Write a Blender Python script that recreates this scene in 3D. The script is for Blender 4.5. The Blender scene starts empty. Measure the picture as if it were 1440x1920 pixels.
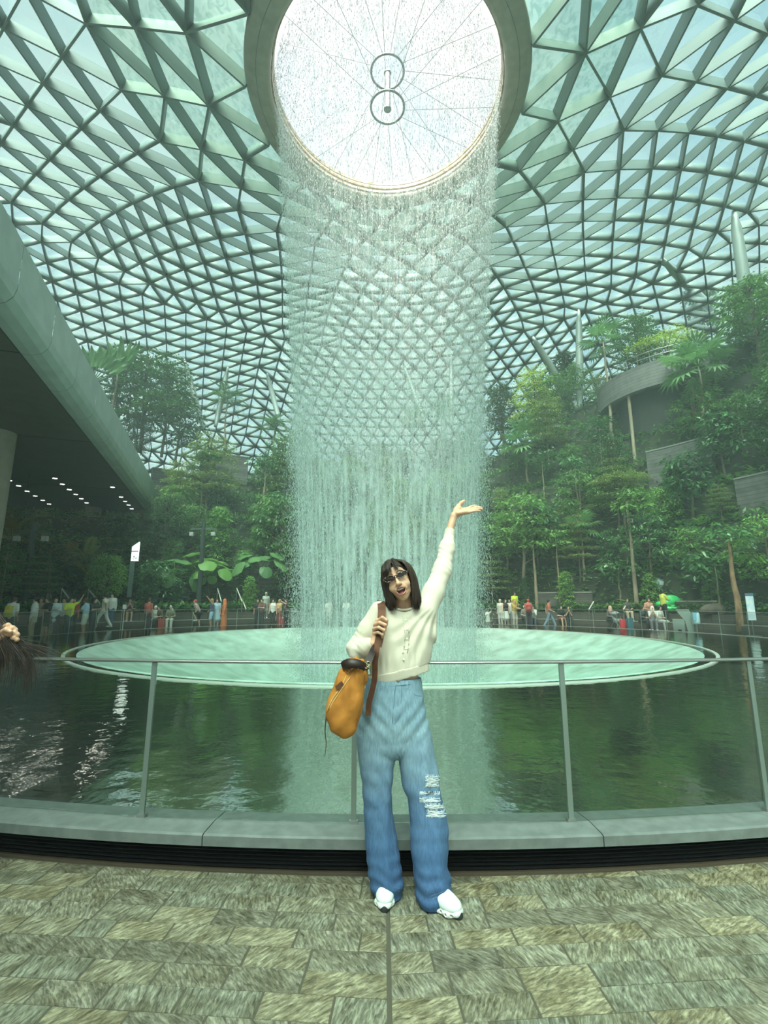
import bpy, math, random
import numpy as np
from mathutils import Vector, Matrix

# ------------------------------------------------------------------ camera, sky, exposure
SC = bpy.context.scene
F, HC, PITCH = 900.0, 1.45, math.radians(10.7)       # focal length in px of a 1440 wide frame, eye height
CP, SP = math.cos(PITCH), math.sin(PITCH)
cam_data = bpy.data.cameras.new('camera')
cam_data.sensor_fit = 'HORIZONTAL'
cam_data.sensor_width = 36.0
cam_data.lens = 36.0 * F / 1440.0
cam_data.clip_end = 400
cam = bpy.data.objects.new('camera', cam_data)
SC.collection.objects.link(cam)
cam.location = (0, 0, HC)
cam.rotation_euler = (math.pi / 2 + PITCH, 0, 0)
SC.camera = cam

world = bpy.data.worlds.new('overcast_sky')
SC.world = world
world.use_nodes = True
_n, _l = world.node_tree.nodes, world.node_tree.links
_n.clear()
_out = _n.new('ShaderNodeOutputWorld'); _bg = _n.new('ShaderNodeBackground')
_tc = _n.new('ShaderNodeTexCoord'); _no = _n.new('ShaderNodeTexNoise'); _rp = _n.new('ShaderNodeValToRGB')
_no.inputs['Scale'].default_value = 3.2; _no.inputs['Detail'].default_value = 5
_no.inputs['Roughness'].default_value = 0.55
_rp.color_ramp.elements[0].position = 0.36; _rp.color_ramp.elements[0].color = (0.62, 0.80, 0.92, 1)
_rp.color_ramp.elements[1].position = 0.60; _rp.color_ramp.elements[1].color = (1.0, 1.0, 0.98, 1)
_l.new(_tc.outputs['Generated'], _no.inputs['Vector']); _l.new(_no.outputs['Fac'], _rp.inputs['Fac'])
_l.new(_rp.outputs['Color'], _bg.inputs['Color']); _l.new(_bg.outputs['Background'], _out.inputs['Surface'])
_bg.inputs['Strength'].default_value = 0.54

sun_data = bpy.data.lights.new('veiled_sun', 'SUN')
sun_data.energy = 9.2
sun_data.angle = math.radians(50)
sun_data.color = (1.0, 0.90, 0.80)
sun = bpy.data.objects.new('veiled_sun', sun_data)
SC.collection.objects.link(sun)
sun.rotation_euler = (math.radians(33), math.radians(-12), 0)
sun.location = (0, -20, 60)

SC.view_settings.view_transform = 'Standard'
SC.view_settings.look = 'None'
SC.view_settings.gamma = 1.0
SC.view_settings.use_curve_mapping = False
SC.view_settings.exposure = 1.27
try:
    SC.cycles.transparent_max_bounces = 24
    SC.cycles.max_bounces = 5
    SC.cycles.diffuse_bounces = 2
    SC.cycles.glossy_bounces = 2
    SC.cycles.volume_bounces = 0
    SC.cycles.adaptive_threshold = 0.03
except Exception:
    pass

# ------------------------------------------------------------------ geometry of the place
XC, YC = 0.15, 16.75            # axis of the waterfall
R_RIM, R_RAIL = 9.0, 13.74     # funnel rim, glass balustrade
Z_WATER = 0.14
R_OCU, R_COL, Z_OCU = 4.85, 5.8, 22.6
RND = random.Random(7)
NR = np.random.default_rng(11)

def ray(u, v):
    lat, up = (u - 720.0) / F, (960.0 - v) / F
    return np.array([lat, CP - SP * up, SP + CP * up])
def P(u, v, Y):
    d = ray(u, v); t = Y / d[1]
    return np.array([d[0] * t, Y, HC + d[2] * t])
def at_z(u, v, z):
    d = ray(u, v); t = (z - HC) / d[2]
    return np.array([d[0] * t, d[1] * t, z])
def ring_loc(u, r):
    d = ray(u, 1165); a = np.array([d[0], d[1]]) / math.hypot(d[0], d[1]); c = np.array([XC, YC])
    b = a @ c; disc = b * b - (c @ c - r * r); t = b + math.sqrt(max(disc, 0)); return np.array([a[0] * t, a[1] * t])
def polar(phi, r, z=0.0):      # phi in degrees, 0 = far side of the axis, + to the right
    a = math.radians(phi)
    return np.array([XC + r * math.sin(a), YC + r * math.cos(a), z])
def rphi(x, y):
    return math.hypot(x - XC, y - YC), math.degrees(math.atan2(x - XC, y - YC))
_RR = np.array([5.8, 9, 14, 20, 27, 34, 41, 47, 52, 56, 59])
_RZ = np.array([22.6, 24.1, 25.8, 27.0, 27.0, 25.3, 22.2, 18.0, 13.0, 7.0, 1.0])
def _smooth_profile():
    t = np.linspace(0, 1, len(_RR)); tt = np.linspace(0, 1, 400)
    r = np.interp(tt, t, _RR); z = np.interp(tt, t, _RZ)
    k = np.ones(41) / 41
    for _ in range(2):
        rp = np.pad(r, 20, mode='reflect', reflect_type='odd'); zp = np.pad(z, 20, mode='reflect', reflect_type='odd')
        r = np.convolve(rp, k, 'valid'); z = np.convolve(zp, k, 'valid')
    return r, z
PROF_R, PROF_Z = _smooth_profile()
def roof_z(r):
    return float(np.interp(r, PROF_R, PROF_Z))
_KP = [-180, -126, -112, -100, -60, -44, -30, -8, 8, 20, 34, 50, 75, 96, 110, 124, 180]
_KK = [0, 0, .3, .42, .42, .62, 1.05, .92, .95, 1.25, 1.9, 2.35, 2.3, 2.1, 1.2, 0, 0]
_KT = [1, 1, 5, 7, 8, 9, 13, 13, 13, 14, 16, 18, 18, 17, 8, 1, 1]
R_HILL = 18.3
def hill_z(r, phi):
    k = np.interp(phi, _KP, _KK); top = np.interp(phi, _KP, _KT)
    h = np.minimum(np.maximum(r - R_HILL, 0) * k, top)
    s = 2.4
    q = np.floor(h / s); f = h / s - q
    f = np.clip((f - .45) / .55, 0, 1); f = f * f * (3 - 2 * f)
    edge = np.clip((126 - np.abs(phi)) / 8, 0, 1)
    return (0.9 + (q + f) * s) * edge
def hit_hill(u, v, bias=0.0):
    d = ray(u, v); t = 8.0
    while t < 75:
        p = d * t; r, ph = rphi(p[0], p[1]); z = HC + p[2]
        if r > R_HILL - .4 and p[1] > YC - 8 and z < hill_z(max(r, R_HILL), ph) + bias:
            return np.array([p[0], p[1], float(hill_z(max(r, R_HILL + .05), ph))])
        t += 0.05
    p = d * 45
    return np.array([p[0], p[1], HC + p[2]])
def hit_roof(u, v):
    d = ray(u, v); t = 4.0
    while t < 90:
        p = d * t; r, ph = rphi(p[0], p[1])
        if r > 6 and HC + p[2] > roof_z(r) - .3: return np.array([p[0], p[1], HC + p[2]])
        t += 0.05
    return np.array([d[0] * 40, d[1] * 40, HC + d[2] * 40])

# ------------------------------------------------------------------ object helpers
COL = SC.collection
def props(o, label=None, cat=None, group=None, kind=None):
    if label: o['label'] = label
    if cat: o['category'] = cat
    if group: o['group'] = group
    if kind: o['kind'] = kind
    return o
def empty(name, loc=(0, 0, 0), rz=0.0, **kw):
    o = bpy.data.objects.new(name, None); COL.objects.link(o)
    o.location = tuple(loc); o.rotation_euler = (0, 0, rz); o.empty_display_size = .2
    return props(o, **kw)
def make_mesh(name, V, Fc, smooth=False):
    """V (n,3) array; Fc an (m,3)/(m,4) array or a list of tuples"""
    me = bpy.data.meshes.new(name)
    V = np.asarray(V, dtype=np.float32)
    if isinstance(Fc, np.ndarray) and Fc.ndim == 2:
        m, k = Fc.shape
        me.vertices.add(len(V)); me.vertices.foreach_set('co', V.ravel())
        me.loops.add(m * k); me.loops.foreach_set('vertex_index', Fc.astype(np.int32).ravel())
        me.polygons.add(m)
        me.polygons.foreach_set('loop_start', np.arange(m, dtype=np.int32) * k)
        me.polygons.foreach_set('loop_total', np.full(m, k, dtype=np.int32))
        me.update(calc_edges=True)
    else:
        me.from_pydata(V.tolist(), [], [tuple(f) for f in Fc]); me.update()
    if smooth: me.polygons.foreach_set('use_smooth', np.ones(len(me.polygons), dtype=bool)); me.update()
    return me
def add(name, me, mat=None, parent=None, loc=None, rot=None, scale=None, **kw):
    o = bpy.data.objects.new(name, me); COL.objects.link(o)
    if mat is not None:
        if len(me.materials) == 0: me.materials.append(mat)
        elif me.materials[0] is not mat:
            o.material_slots[0].link = 'OBJECT'; o.material_slots[0].material = mat
    if parent is not None: o.parent = parent
    if loc is not None: o.location = tuple(float(c) for c in loc)
    if rot is not None: o.rotation_euler = rot
    if scale is not None: o.scale = scale if hasattr(scale, '__len__') else (scale,) * 3
    return props(o, **kw)
def copy_tree(o, parent=None):
    c = o.copy(); COL.objects.link(c); c.parent = parent
    for ch in list(o.children): copy_tree(ch, c)
    return c

class MB:
    """collects simple shapes of ONE piece"""
    def __init__(s): s.v = []; s.f = []
    def raw(s, V, Fc):
        n = len(s.v); s.v.extend([tuple(map(float, p)) for p in V]); s.f.extend([tuple(int(i) + n for i in q) for q in Fc]); return s
    def box(s, c, d, R=None):
        x, y, z = d[0] / 2, d[1] / 2, d[2] / 2
        V = np.array([(-x, -y, -z), (x, -y, -z), (x, y, -z), (-x, y, -z), (-x, -y, z), (x, -y, z), (x, y, z), (-x, y, z)])
        if R is not None: V = V @ np.asarray(R).T
        return s.raw(V + np.asarray(c), [(0, 3, 2, 1), (4, 5, 6, 7), (0, 1, 5, 4), (1, 2, 6, 5), (2, 3, 7, 6), (3, 0, 4, 7)])
    def tube(s, pts, rad, n=8, cap=True, flat=None):
        V, Fc = tube_geo(pts, rad, n, cap, flat); return s.raw(V, Fc)
    def lathe(s, prof, n=24, c=(0, 0, 0), a0=0, a1=2 * math.pi):
        full = abs(a1 - a0 - 2 * math.pi) < 1e-6
        m = n if full else n + 1
        V = [(c[0] + r * math.cos(a0 + (a1 - a0) * i / n), c[1] + r * math.sin(a0 + (a1 - a0) * i / n), c[2] + z) for (r, z) in prof for i in range(m)]
        Fc = []
        for j in range(len(prof) - 1):
            for i in range(n):
                i2 = (i + 1) % m
                Fc.append((j * m + i, j * m + i2, (j + 1) * m + i2, (j + 1) * m + i))
        return s.raw(V, Fc)
    def mesh(s, name, smooth=False): return make_mesh(name, s.v, s.f, smooth)

def frames(pts):
    pts = np.asarray(pts, float); n = len(pts)
    T = np.gradient(pts, axis=0); T /= np.linalg.norm(T, axis=1)[:, None] + 1e-9
    up = np.array([0, 0, 1.0]) if abs(T[0][2]) < .9 else np.array([0, 1.0, 0])
    N = np.zeros_like(T); B = np.zeros_like(T)
    u = np.cross(T[0], up); u /= np.linalg.norm(u)
    for i in range(n):
        u = u - T[i] * np.dot(u, T[i]); u /= np.linalg.norm(u) + 1e-9
        N[i] = u; B[i] = np.cross(T[i], u)
    return T, N, B
def tube_geo(pts, rad, n=8, cap=True, flat=None):
    pts = np.asarray(pts, float); m = len(pts)
    rad = np.full(m, rad, float) if np.isscalar(rad) else np.asarray(rad, float)
    T, N, B = frames(pts)
    a = np.linspace(0, 2 * np.pi, n, endpoint=False)
    fl = 1.0 if flat is None else flat
    V = (pts[:, None, :] + rad[:, None, None] * (np.cos(a)[None, :, None] * N[:, None, :] + fl * np.sin(a)[None, :, None] * B[:, None, :])).reshape(-1, 3)
    Fc = []
    for j in range(m - 1):
        for i in range(n):
            i2 = (i + 1) % n
            Fc.append((j * n + i, j * n + i2, (j + 1) * n + i2, (j + 1) * n + i))
    if cap: Fc.append(tuple(range(n - 1, -1, -1))); Fc.append(tuple((m - 1) * n + i for i in range(n)))
    return V, Fc
def spline(pts, n=24):
    """Catmull-Rom through the points"""
    p = np.asarray(pts, float); p = np.vstack([2 * p[0] - p[1], p, 2 * p[-1] - p[-2]])
    out = []; m = len(p) - 3
    for t in np.linspace(0, m - 1e-6, n):
        i = int(t); f = t - i; a, b, c, d = p[i:i + 4]
        out.append(.5 * ((2 * b) + (c - a) * f + (2 * a - 5 * b + 4 * c - d) * f * f + (3 * b - a - 3 * c + d) * f ** 3))
    return np.array(out)

# ------------------------------------------------------------------ materials
_MATS = {}
def new_mat(name):
    m = bpy.data.materials.new(name); m.use_nodes = True
    nt = m.node_tree; b = nt.nodes['Principled BSDF']
    return m, nt, b
def solid(col, rough=.6, metal=0.0, spec=None, name=None):
    key = (tuple(round(c, 3) for c in col), rough, metal, name)
    if key in _MATS: return _MATS[key]
    m, nt, b = new_mat(name or 'plain')
    b.inputs['Base Color'].default_value = (*col, 1); b.inputs['Roughness'].default_value = rough
    b.inputs['Metallic'].default_value = metal
    if spec is not None: b.inputs['Specular IOR Level'].default_value = spec
    _MATS[key] = m
    return m
def noise_mat(name, c0, c1, scale=5, detail=4, rough=.6, bump=0.0, stretch=(1, 1, 1), coords='Object', pos=(.35, .65), metal=0.0, bscale=None):
    m, nt, b = new_mat(name); n, l = nt.nodes, nt.links
    tc = n.new('ShaderNodeTexCoord'); mp = n.new('ShaderNodeMapping'); no = n.new('ShaderNodeTexNoise'); rp = n.new('ShaderNodeValToRGB')
    mp.inputs['Scale'].default_value = stretch
    no.inputs['Scale'].default_value = scale; no.inputs['Detail'].default_value = detail
    rp.color_ramp.elements[0].position, rp.color_ramp.elements[1].position = pos
    rp.color_ramp.elements[0].color = (*c0, 1); rp.color_ramp.elements[1].color = (*c1, 1)
    l.new(tc.outputs[coords], mp.inputs[0]); l.new(mp.outputs[0], no.inputs['Vector']); l.new(no.outputs['Fac'], rp.inputs['Fac'])
    l.new(rp.outputs['Color'], b.inputs['Base Color'])
    b.inputs['Roughness'].default_value = rough; b.inputs['Metallic'].default_value = metal
    if bump:
        bp = n.new('ShaderNodeBump'); bp.inputs['Strength'].default_value = bump; bp.inputs['Distance'].default_value = .02
        src = no
        if bscale:
            src = n.new('ShaderNodeTexNoise'); src.inputs['Scale'].default_value = bscale; l.new(mp.outputs[0], src.inputs['Vector'])
        l.new(src.outputs['Fac'], bp.inputs['Height']); l.new(bp.outputs['Normal'], b.inputs['Normal'])
    return m
def leaf_mat(name, c0, c1, trans=.35, rough=.45):
    m, nt, b = new_mat(name); n, l = nt.nodes, nt.links
    geo = n.new('ShaderNodeNewGeometry'); oi = n.new('ShaderNodeObjectInfo')
    ad = n.new('ShaderNodeMath'); ad.operation = 'MULTIPLY_ADD'; ad.inputs[1].default_value = .45
    mu = n.new('ShaderNodeMath'); mu.operation = 'MULTIPLY'; mu.inputs[1].default_value = .55
    rp = n.new('ShaderNodeValToRGB')
    rp.color_ramp.elements[0].color = (*c0, 1); rp.color_ramp.elements[1].color = (*c1, 1)
    l.new(oi.outputs['Random'], mu.inputs[0]); l.new(geo.outputs['Random Per Island'], ad.inputs[0]); l.new(mu.outputs[0], ad.inputs[2])
    l.new(ad.outputs[0], rp.inputs['Fac']); l.new(rp.outputs['Color'], b.inputs['Base Color'])
    b.inputs['Roughness'].default_value = rough
    tr = n.new('ShaderNodeBsdfTranslucent'); mx = n.new('ShaderNodeMixShader'); mx.inputs[0].default_value = trans
    l.new(rp.outputs['Color'], tr.inputs['Color'])
    l.new(b.outputs[0], mx.inputs[1]); l.new(tr.outputs[0], mx.inputs[2])
    l.new(mx.outputs[0], n['Material Output'].inputs['Surface'])
    return m
def glass_mat(name, tint, gloss=.12, rough=.02, streak=None, fres=1.45):
    """thin clear pane: tinted see-through with a mirror sheen"""
    m, nt, b = new_mat(name); n, l = nt.nodes, nt.links
    n.remove(b)
    tr = n.new('ShaderNodeBsdfTransparent'); tr.inputs['Color'].default_value = (*tint, 1)
    gl = n.new('ShaderNodeBsdfGlossy'); gl.inputs['Roughness'].default_value = rough
    fr = n.new('ShaderNodeFresnel'); fr.inputs['IOR'].default_value = fres
    mu = n.new('ShaderNodeMath'); mu.operation = 'MULTIPLY'; mu.inputs[1].default_value = gloss; mu.use_clamp = True
    mx = n.new('ShaderNodeMixShader')
    l.new(fr.outputs[0], mu.inputs[0]); l.new(mu.outputs[0], mx.inputs[0])
    l.new(tr.outputs[0], mx.inputs[1]); l.new(gl.outputs[0], mx.inputs[2])
    l.new(mx.outputs[0], n['Material Output'].inputs['Surface'])
    if streak:
        tc = n.new('ShaderNodeTexCoord'); no = n.new('ShaderNodeTexNoise'); rp = n.new('ShaderNodeValToRGB')
        no.inputs['Scale'].default_value = streak[0]; no.inputs['Detail'].default_value = 6; no.inputs['Distortion'].default_value = 1.2
        rp.color_ramp.elements[0].position = .40; rp.color_ramp.elements[0].color = (*streak[1], 1)
        rp.color_ramp.elements[1].position = .52; rp.color_ramp.elements[1].color = (*tint, 1)
        l.new(tc.outputs['Object'], no.inputs['Vector']); l.new(no.outputs['Fac'], rp.inputs['Fac']); l.new(rp.outputs['Color'], tr.inputs['Color'])
    return m
# ================================================================== THE SETTING
def arc_geo(prof, p0, p1, n, closed=True, caps=True):
    """profile [(r,z)] swept about the waterfall axis between two bearings (degrees)"""
    V = []; m = len(prof)
    for i in range(n + 1):
        a = math.radians(p0 + (p1 - p0) * i / n); s, c = math.sin(a), math.cos(a)
        V.extend([(XC + r * s, YC + r * c, z) for r, z in prof])
    Fc = []
    full = abs(abs(p1 - p0) - 360) < 1e-6
    for i in range(n):
        for j in range(m if closed else m - 1):
            j2 = (j + 1) % m
            Fc.append((i * m + j, i * m + j2, (i + 1) * m + j2, (i + 1) * m + j))
    if closed and caps and not full:
        Fc.append(tuple(range(m))[::-1]); Fc.append(tuple(n * m + j for j in range(m)))
    return V, Fc
def arc_obj(name, prof, p0, p1, n, mat, parent=None, closed=True, smooth=False, **kw):
    V, Fc = arc_geo(prof, p0, p1, n, closed)
    return add(name, make_mesh(name, V, Fc, smooth), mat, parent, **kw)

# ---- materials of the setting
def slate_mat():
    m, nt, b = new_mat('slate'); n, l = nt.nodes, nt.links
    tc = n.new('ShaderNodeTexCoord'); oi = n.new('ShaderNodeObjectInfo')
    rot = n.new('ShaderNodeMapping'); cmb = n.new('ShaderNodeCombineXYZ'); ma = n.new('ShaderNodeMath')
    ma.operation = 'MULTIPLY_ADD'; ma.inputs[1].default_value = 2.2; ma.inputs[2].default_value = -1.1
    l.new(oi.outputs['Random'], ma.inputs[0]); l.new(ma.outputs[0], cmb.inputs[2])
    off = n.new('ShaderNodeVectorMath'); off.operation = 'MULTIPLY_ADD'
    off.inputs[1].default_value = (7, 13, 5)
    l.new(oi.outputs['Random'], off.inputs[0]); l.new(tc.outputs['Object'], off.inputs[2])
    l.new(off.outputs[0], rot.inputs['Vector']); l.new(cmb.outputs[0], rot.inputs['Rotation'])
    st = n.new('ShaderNodeMapping'); st.inputs['Scale'].default_value = (60, 15, 10); l.new(rot.outputs[0], st.inputs['Vector'])
    rid = n.new('ShaderNodeTexNoise'); rid.inputs['Scale'].default_value = 1.5; rid.inputs['Detail'].default_value = 6
    rid.inputs['Roughness'].default_value = .62; rid.inputs['Distortion'].default_value = .45
    l.new(st.outputs[0], rid.inputs['Vector'])
    big = n.new('ShaderNodeTexNoise'); big.inputs['Scale'].default_value = 9; big.inputs['Detail'].default_value = 5
    l.new(off.outputs[0], big.inputs['Vector'])
    r1 = n.new('ShaderNodeValToRGB'); e = r1.color_ramp.elements
    e[0].position = .30; e[0].color = (.060, .055, .038, 1); e[1].position = .70; e[1].color = (.42, .405, .325, 1)
    k = r1.color_ramp.elements.new(.50); k.color = (.20, .19, .145, 1)
    l.new(rid.outputs['Fac'], r1.inputs['Fac'])
    hue = n.new('ShaderNodeValToRGB'); h = hue.color_ramp.elements
    h[0].position = 0; h[0].color = (.66, .66, .62, 1); h[1].position = 1; h[1].color = (1.12, 1.06, .88, 1)
    for p, c in ((.3, (1.0, 1.0, .95, 1)), (.55, (.80, .86, .84, 1)), (.78, (1.05, 1.02, .90, 1))):
        q = hue.color_ramp.elements.new(p); q.color = c
    l.new(oi.outputs['Random'], hue.inputs['Fac'])
    mx = n.new('ShaderNodeMix'); mx.data_type = 'RGBA'; mx.blend_type = 'MULTIPLY'; mx.inputs[0].default_value = 1
    l.new(r1.outputs['Color'], mx.inputs[6]); l.new(hue.outputs['Color'], mx.inputs[7])
    br = n.new('ShaderNodeValToRGB'); br.color_ramp.elements[0].position = .32; br.color_ramp.elements[0].color = (.62, .58, .48, 1)
    br.color_ramp.elements[1].position = .62; br.color_ramp.elements[1].color = (1.1, 1.1, 1.06, 1)
    l.new(big.outputs['Fac'], br.inputs['Fac'])
    m2 = n.new('ShaderNodeMix'); m2.data_type = 'RGBA'; m2.blend_type = 'MULTIPLY'; m2.inputs[0].default_value = 1
    l.new(mx.outputs[2], m2.inputs[6]); l.new(br.outputs['Color'], m2.inputs[7])
    l.new(m2.outputs[2], b.inputs['Base Color'])
    b.inputs['Roughness'].default_value = .42
    bp = n.new('ShaderNodeBump'); bp.inputs['Strength'].default_value = .4; bp.inputs['Distance'].default_value = .006
    l.new(rid.outputs['Fac'], bp.inputs['Height']); l.new(bp.outputs['Normal'], b.inputs['Normal'])
    return m
M_SLATE = slate_mat()
M_GROUT = solid((.085, .075, .05), .8, name='grout')
M_KERB = noise_mat('kerb_stone', (.125, .14, .13), (.17, .19, .175), 14, 5, .38, .08)
M_DARK = solid((.012, .012, .012), .5, name='recess_black')
M_SLAT = solid((.020, .020, .022), .35, .3, name='louvre_black')
M_STEEL = solid((.46, .46, .43), .28, .9, name='brushed_steel')
M_POST = solid((.30, .36, .32), .3, .7, name='post_steel')
M_GLASS = glass_mat('balustrade_glass', (.955, .985, .97), .3)
M_ROOFBAR = noise_mat('roof_steel', (.125, .165, .155), (.155, .20, .19), 1.5, 2, .5)
M_PANE = glass_mat('roof_glass', (.765, .925, .905), .25)
M_WETPANE = glass_mat('wet_roof_glass', (.70, .87, .80), .25, streak=(2.2, (.58, .77, .70)))
M_COLLAR = noise_mat('oculus_collar', (.33, .32, .255), (.40, .39, .315), 3, 3, .45)
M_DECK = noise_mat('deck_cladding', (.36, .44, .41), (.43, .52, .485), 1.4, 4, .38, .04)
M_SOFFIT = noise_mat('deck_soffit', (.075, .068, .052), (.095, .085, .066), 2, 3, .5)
M_COLUMN = noise_mat('concrete_column', (.30, .27, .22), (.36, .33, .27), 3, 4, .6, .05)
M_SOIL = noise_mat('planting_soil', (.012, .018, .009), (.035, .045, .022), 1.2, 6, .9, .5)
M_WALLST = None

def course_mat(name, c0, c1, h=.22, rough=.6):
    """coursed cladding: thin dark joints between long flat courses"""
    m, nt, b = new_mat(name); n, l = nt.nodes, nt.links
    tc = n.new('ShaderNodeTexCoord'); sp = n.new('ShaderNodeSeparateXYZ'); dv = n.new('ShaderNodeMath'); dv.operation = 'DIVIDE'; dv.inputs[1].default_value = h
    fr = n.new('ShaderNodeMath'); fr.operation = 'FRACT'; fl = n.new('ShaderNodeMath'); fl.operation = 'FLOOR'
    l.new(tc.outputs['Object'], sp.inputs[0]); l.new(sp.outputs[2], dv.inputs[0]); l.new(dv.outputs[0], fr.inputs[0]); l.new(dv.outputs[0], fl.inputs[0])
    no = n.new('ShaderNodeTexNoise'); no.inputs['Scale'].default_value = 2.2; no.inputs['Detail'].default_value = 5
    l.new(tc.outputs['Object'], no.inputs['Vector'])
    wn = n.new('ShaderNodeTexWhiteNoise'); wn.noise_dimensions = '1D'; l.new(fl.outputs[0], wn.inputs['W'])
    av = n.new('ShaderNodeMath'); av.operation = 'MULTIPLY_ADD'; av.inputs[1].default_value = .35; l.new(wn.outputs['Value'], av.inputs[0]); l.new(no.outputs['Fac'], av.inputs[2])
    rp = n.new('ShaderNodeValToRGB'); rp.color_ramp.elements[0].position = .45; rp.color_ramp.elements[1].position = .85
    rp.color_ramp.elements[0].color = (*c0, 1); rp.color_ramp.elements[1].color = (*c1, 1); l.new(av.outputs[0], rp.inputs['Fac'])
    gt = n.new('ShaderNodeMath'); gt.operation = 'GREATER_THAN'; gt.inputs[1].default_value = .9; l.new(fr.outputs[0], gt.inputs[0])
    mx = n.new('ShaderNodeMix'); mx.data_type = 'RGBA'; l.new(gt.outputs[0], mx.inputs[0]); l.new(rp.outputs['Color'], mx.inputs[6]); mx.inputs[7].default_value = (c0[0] * .35, c0[1] * .35, c0[2] * .35, 1)
    l.new(mx.outputs[2], b.inputs['Base Color']); b.inputs['Roughness'].default_value = rough
    return m
M_COURSE = course_mat('coursed_stone', (.075, .078, .07), (.14, .142, .13))
M_COURSE_D = course_mat('dark_coursed_stone', (.05, .048, .04), (.10, .098, .085), .15)
M_TIMBER = course_mat('bench_cladding', (.045, .04, .032), (.085, .076, .06), .10)

# ---- floor: base ring and the slate tiles near the viewer
floor = arc_obj('floor', [(13.8, -.3), (13.8, -.006), (62, -.006), (62, -.3)], 0, 360, 120, None, kind='structure')
floor.data.materials.append(noise_mat('far_paving', (.10, .10, .082), (.17, .17, .14), 3, 5, .45, .1))
grout = add('grout_bed', MB().box((0, 0, -.0045), (5.8, 3.4, .004)).mesh('grout_bed'), M_GROUT, floor, loc=(0, 1.5, 0))
JX = .02
ANG = math.radians(4.23)
rt = random.Random(3)
for side in (1, -1):
    for k in range(-3, 12):
        n1 = 2.814 - .12 * k; n0 = n1 - .12
        s = 0.0; first = True
        s += rt.uniform(.08, .29) if rt.random() < .8 else .29
        edges = [0.0, s]
        while s < 2.75:
            s += .288 * rt.uniform(.94, 1.06) if rt.random() < .96 else .16
            edges.append(s)
        g = .0036
        for a, bb in zip(edges[:-1], edges[1:]):
            def pt(ss, nn):
                # local row frame rotated about the radial joint; first tile is cut along the joint
                sh = (nn - 2.814) * math.tan(ANG)
                if ss == 0.0: ss = sh
                x = JX + side * (ss * math.cos(ANG) - (nn - 2.814) * math.sin(ANG))
                y = 2.814 + ss * math.sin(ANG) + (nn - 2.814) * math.cos(ANG)
                return x, y
            q = [pt(a, n0), pt(bb, n0), pt(bb, n1), pt(a, n1)]
            if a == 0.0:
                q = [(JX + side * .005, q[0][1]), q[1], q[2], (JX + side * .005, q[3][1])]
            rq = [math.hypot(p[0] - XC, p[1] - YC) for p in q]
            if max(rq) < 13.88: continue
            q = [(XC + (p[0] - XC) * max(1, 13.845 / r_), YC + (p[1] - YC) * max(1, 13.845 / r_)) for p, r_ in zip(q, rq)]
            c = np.mean(np.array(q), axis=0)
            q = [np.array(p) for p in q]
            q = [p + (c - p) / np.linalg.norm(c - p) * g * 1.3 for p in q]
            h = rt.uniform(-.0012, .0012)
            ch = .0022
            qi = [p + (c - p) / np.linalg.norm(c - p) * ch for p in q]
            V = [(p[0] - c[0], p[1] - c[1], -.006) for p in q] + [(p[0] - c[0], p[1] - c[1], -.0018 + h) for p in q] + [(p[0] - c[0], p[1] - c[1], h) for p in qi]
            fs = [(8, 9, 10, 11)] + [(i, (i + 1) % 4, 4 + (i + 1) % 4, 4 + i) for i in range(4)] + [(4 + i, 4 + (i + 1) % 4, 8 + (i + 1) % 4, 8 + i) for i in range(4)]
            if side < 0: fs = [f[::-1] for f in fs]
            add('slate_tile', make_mesh('slate_tile', V, fs), M_SLATE, floor, loc=(c[0], c[1], 0))

# ---- kerb with louvred plinth
kerb = empty('kerb', (XC, YC, 0), kind='structure')
kerb.location = (0, 0, 0)
RG = R_RAIL
KP = [(RG - .15, -.25), (RG - .15, .205), (RG + .015, .216), (RG + .145, .209), (RG + .16, .202), (RG + .16, .152), (RG + .145, .146), (RG + .04, .146), (RG + .04, -.25)]
for i in range(40):
    a = 180 - 4.3 + 9 * i
    arc_obj('kerb_stone', KP, a + .012, a + 9 - .012, 8, M_KERB, kerb)
arc_obj('plinth_recess', [(RG + .03, -.02), (RG + .03, .15), (RG + .05, .15), (RG + .05, -.02)], 0, 360, 160, M_DARK, kerb)
for i in range(6):
    z = .026 + .020 * i
    arc_obj('louvre_slat', [(RG + .05, z), (RG + .085, z - .006), (RG + .09, z + .001), (RG + .05, z + .009)], 0, 360, 160, M_SLAT, kerb)
arc_obj('floor_angle', [(RG + .07, -.004), (RG + .07, .012), (RG + .098, .012), (RG + .098, -.004)], 0, 360, 160, solid((.10, .075, .05), .5, .2), kerb)

# ---- glass balustrade
bal = empty('glass_balustrade', (0, 0, 0), label='curved clear glass balustrade with slim steel posts and handrail around the pool', cat='balustrade')
ZT = 1.085
post_me = MB().box((0, 0, (.212 + ZT) / 2), (.030, .014, ZT - .212)).mesh('post')
shoe_me = MB().box((0, 0, .222), (.05, .03, .02)).mesh('post_shoe')
pw = 2 * RG * math.sin(math.radians(180 / 69)) - .036
pane_me = MB().box((0, 0, (.218 + ZT) / 2 - .01), (pw, .012, ZT - .218 - .02)).mesh('glass_pane')
for i in range(69):
    ps = -1.35 + 360 / 69 * i
    def ring(psi):
        a = math.radians(psi); return (XC + RG * math.sin(a), YC - RG * math.cos(a), 0), a
    p, a = ring(ps)
    po = add('post', post_me, M_POST, bal, loc=p, rot=(0, 0, a))
    add('post_shoe', shoe_me, M_STEEL, po)
    p, a = ring(ps + 180 / 69)
    q = (XC + RG * math.cos(math.radians(180 / 69)) * math.sin(a), YC - RG * math.cos(math.radians(180 / 69)) * math.cos(a), 0)
    add('glass_pane', pane_me, M_GLASS, bal, loc=q, rot=(0, 0, a))
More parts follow.
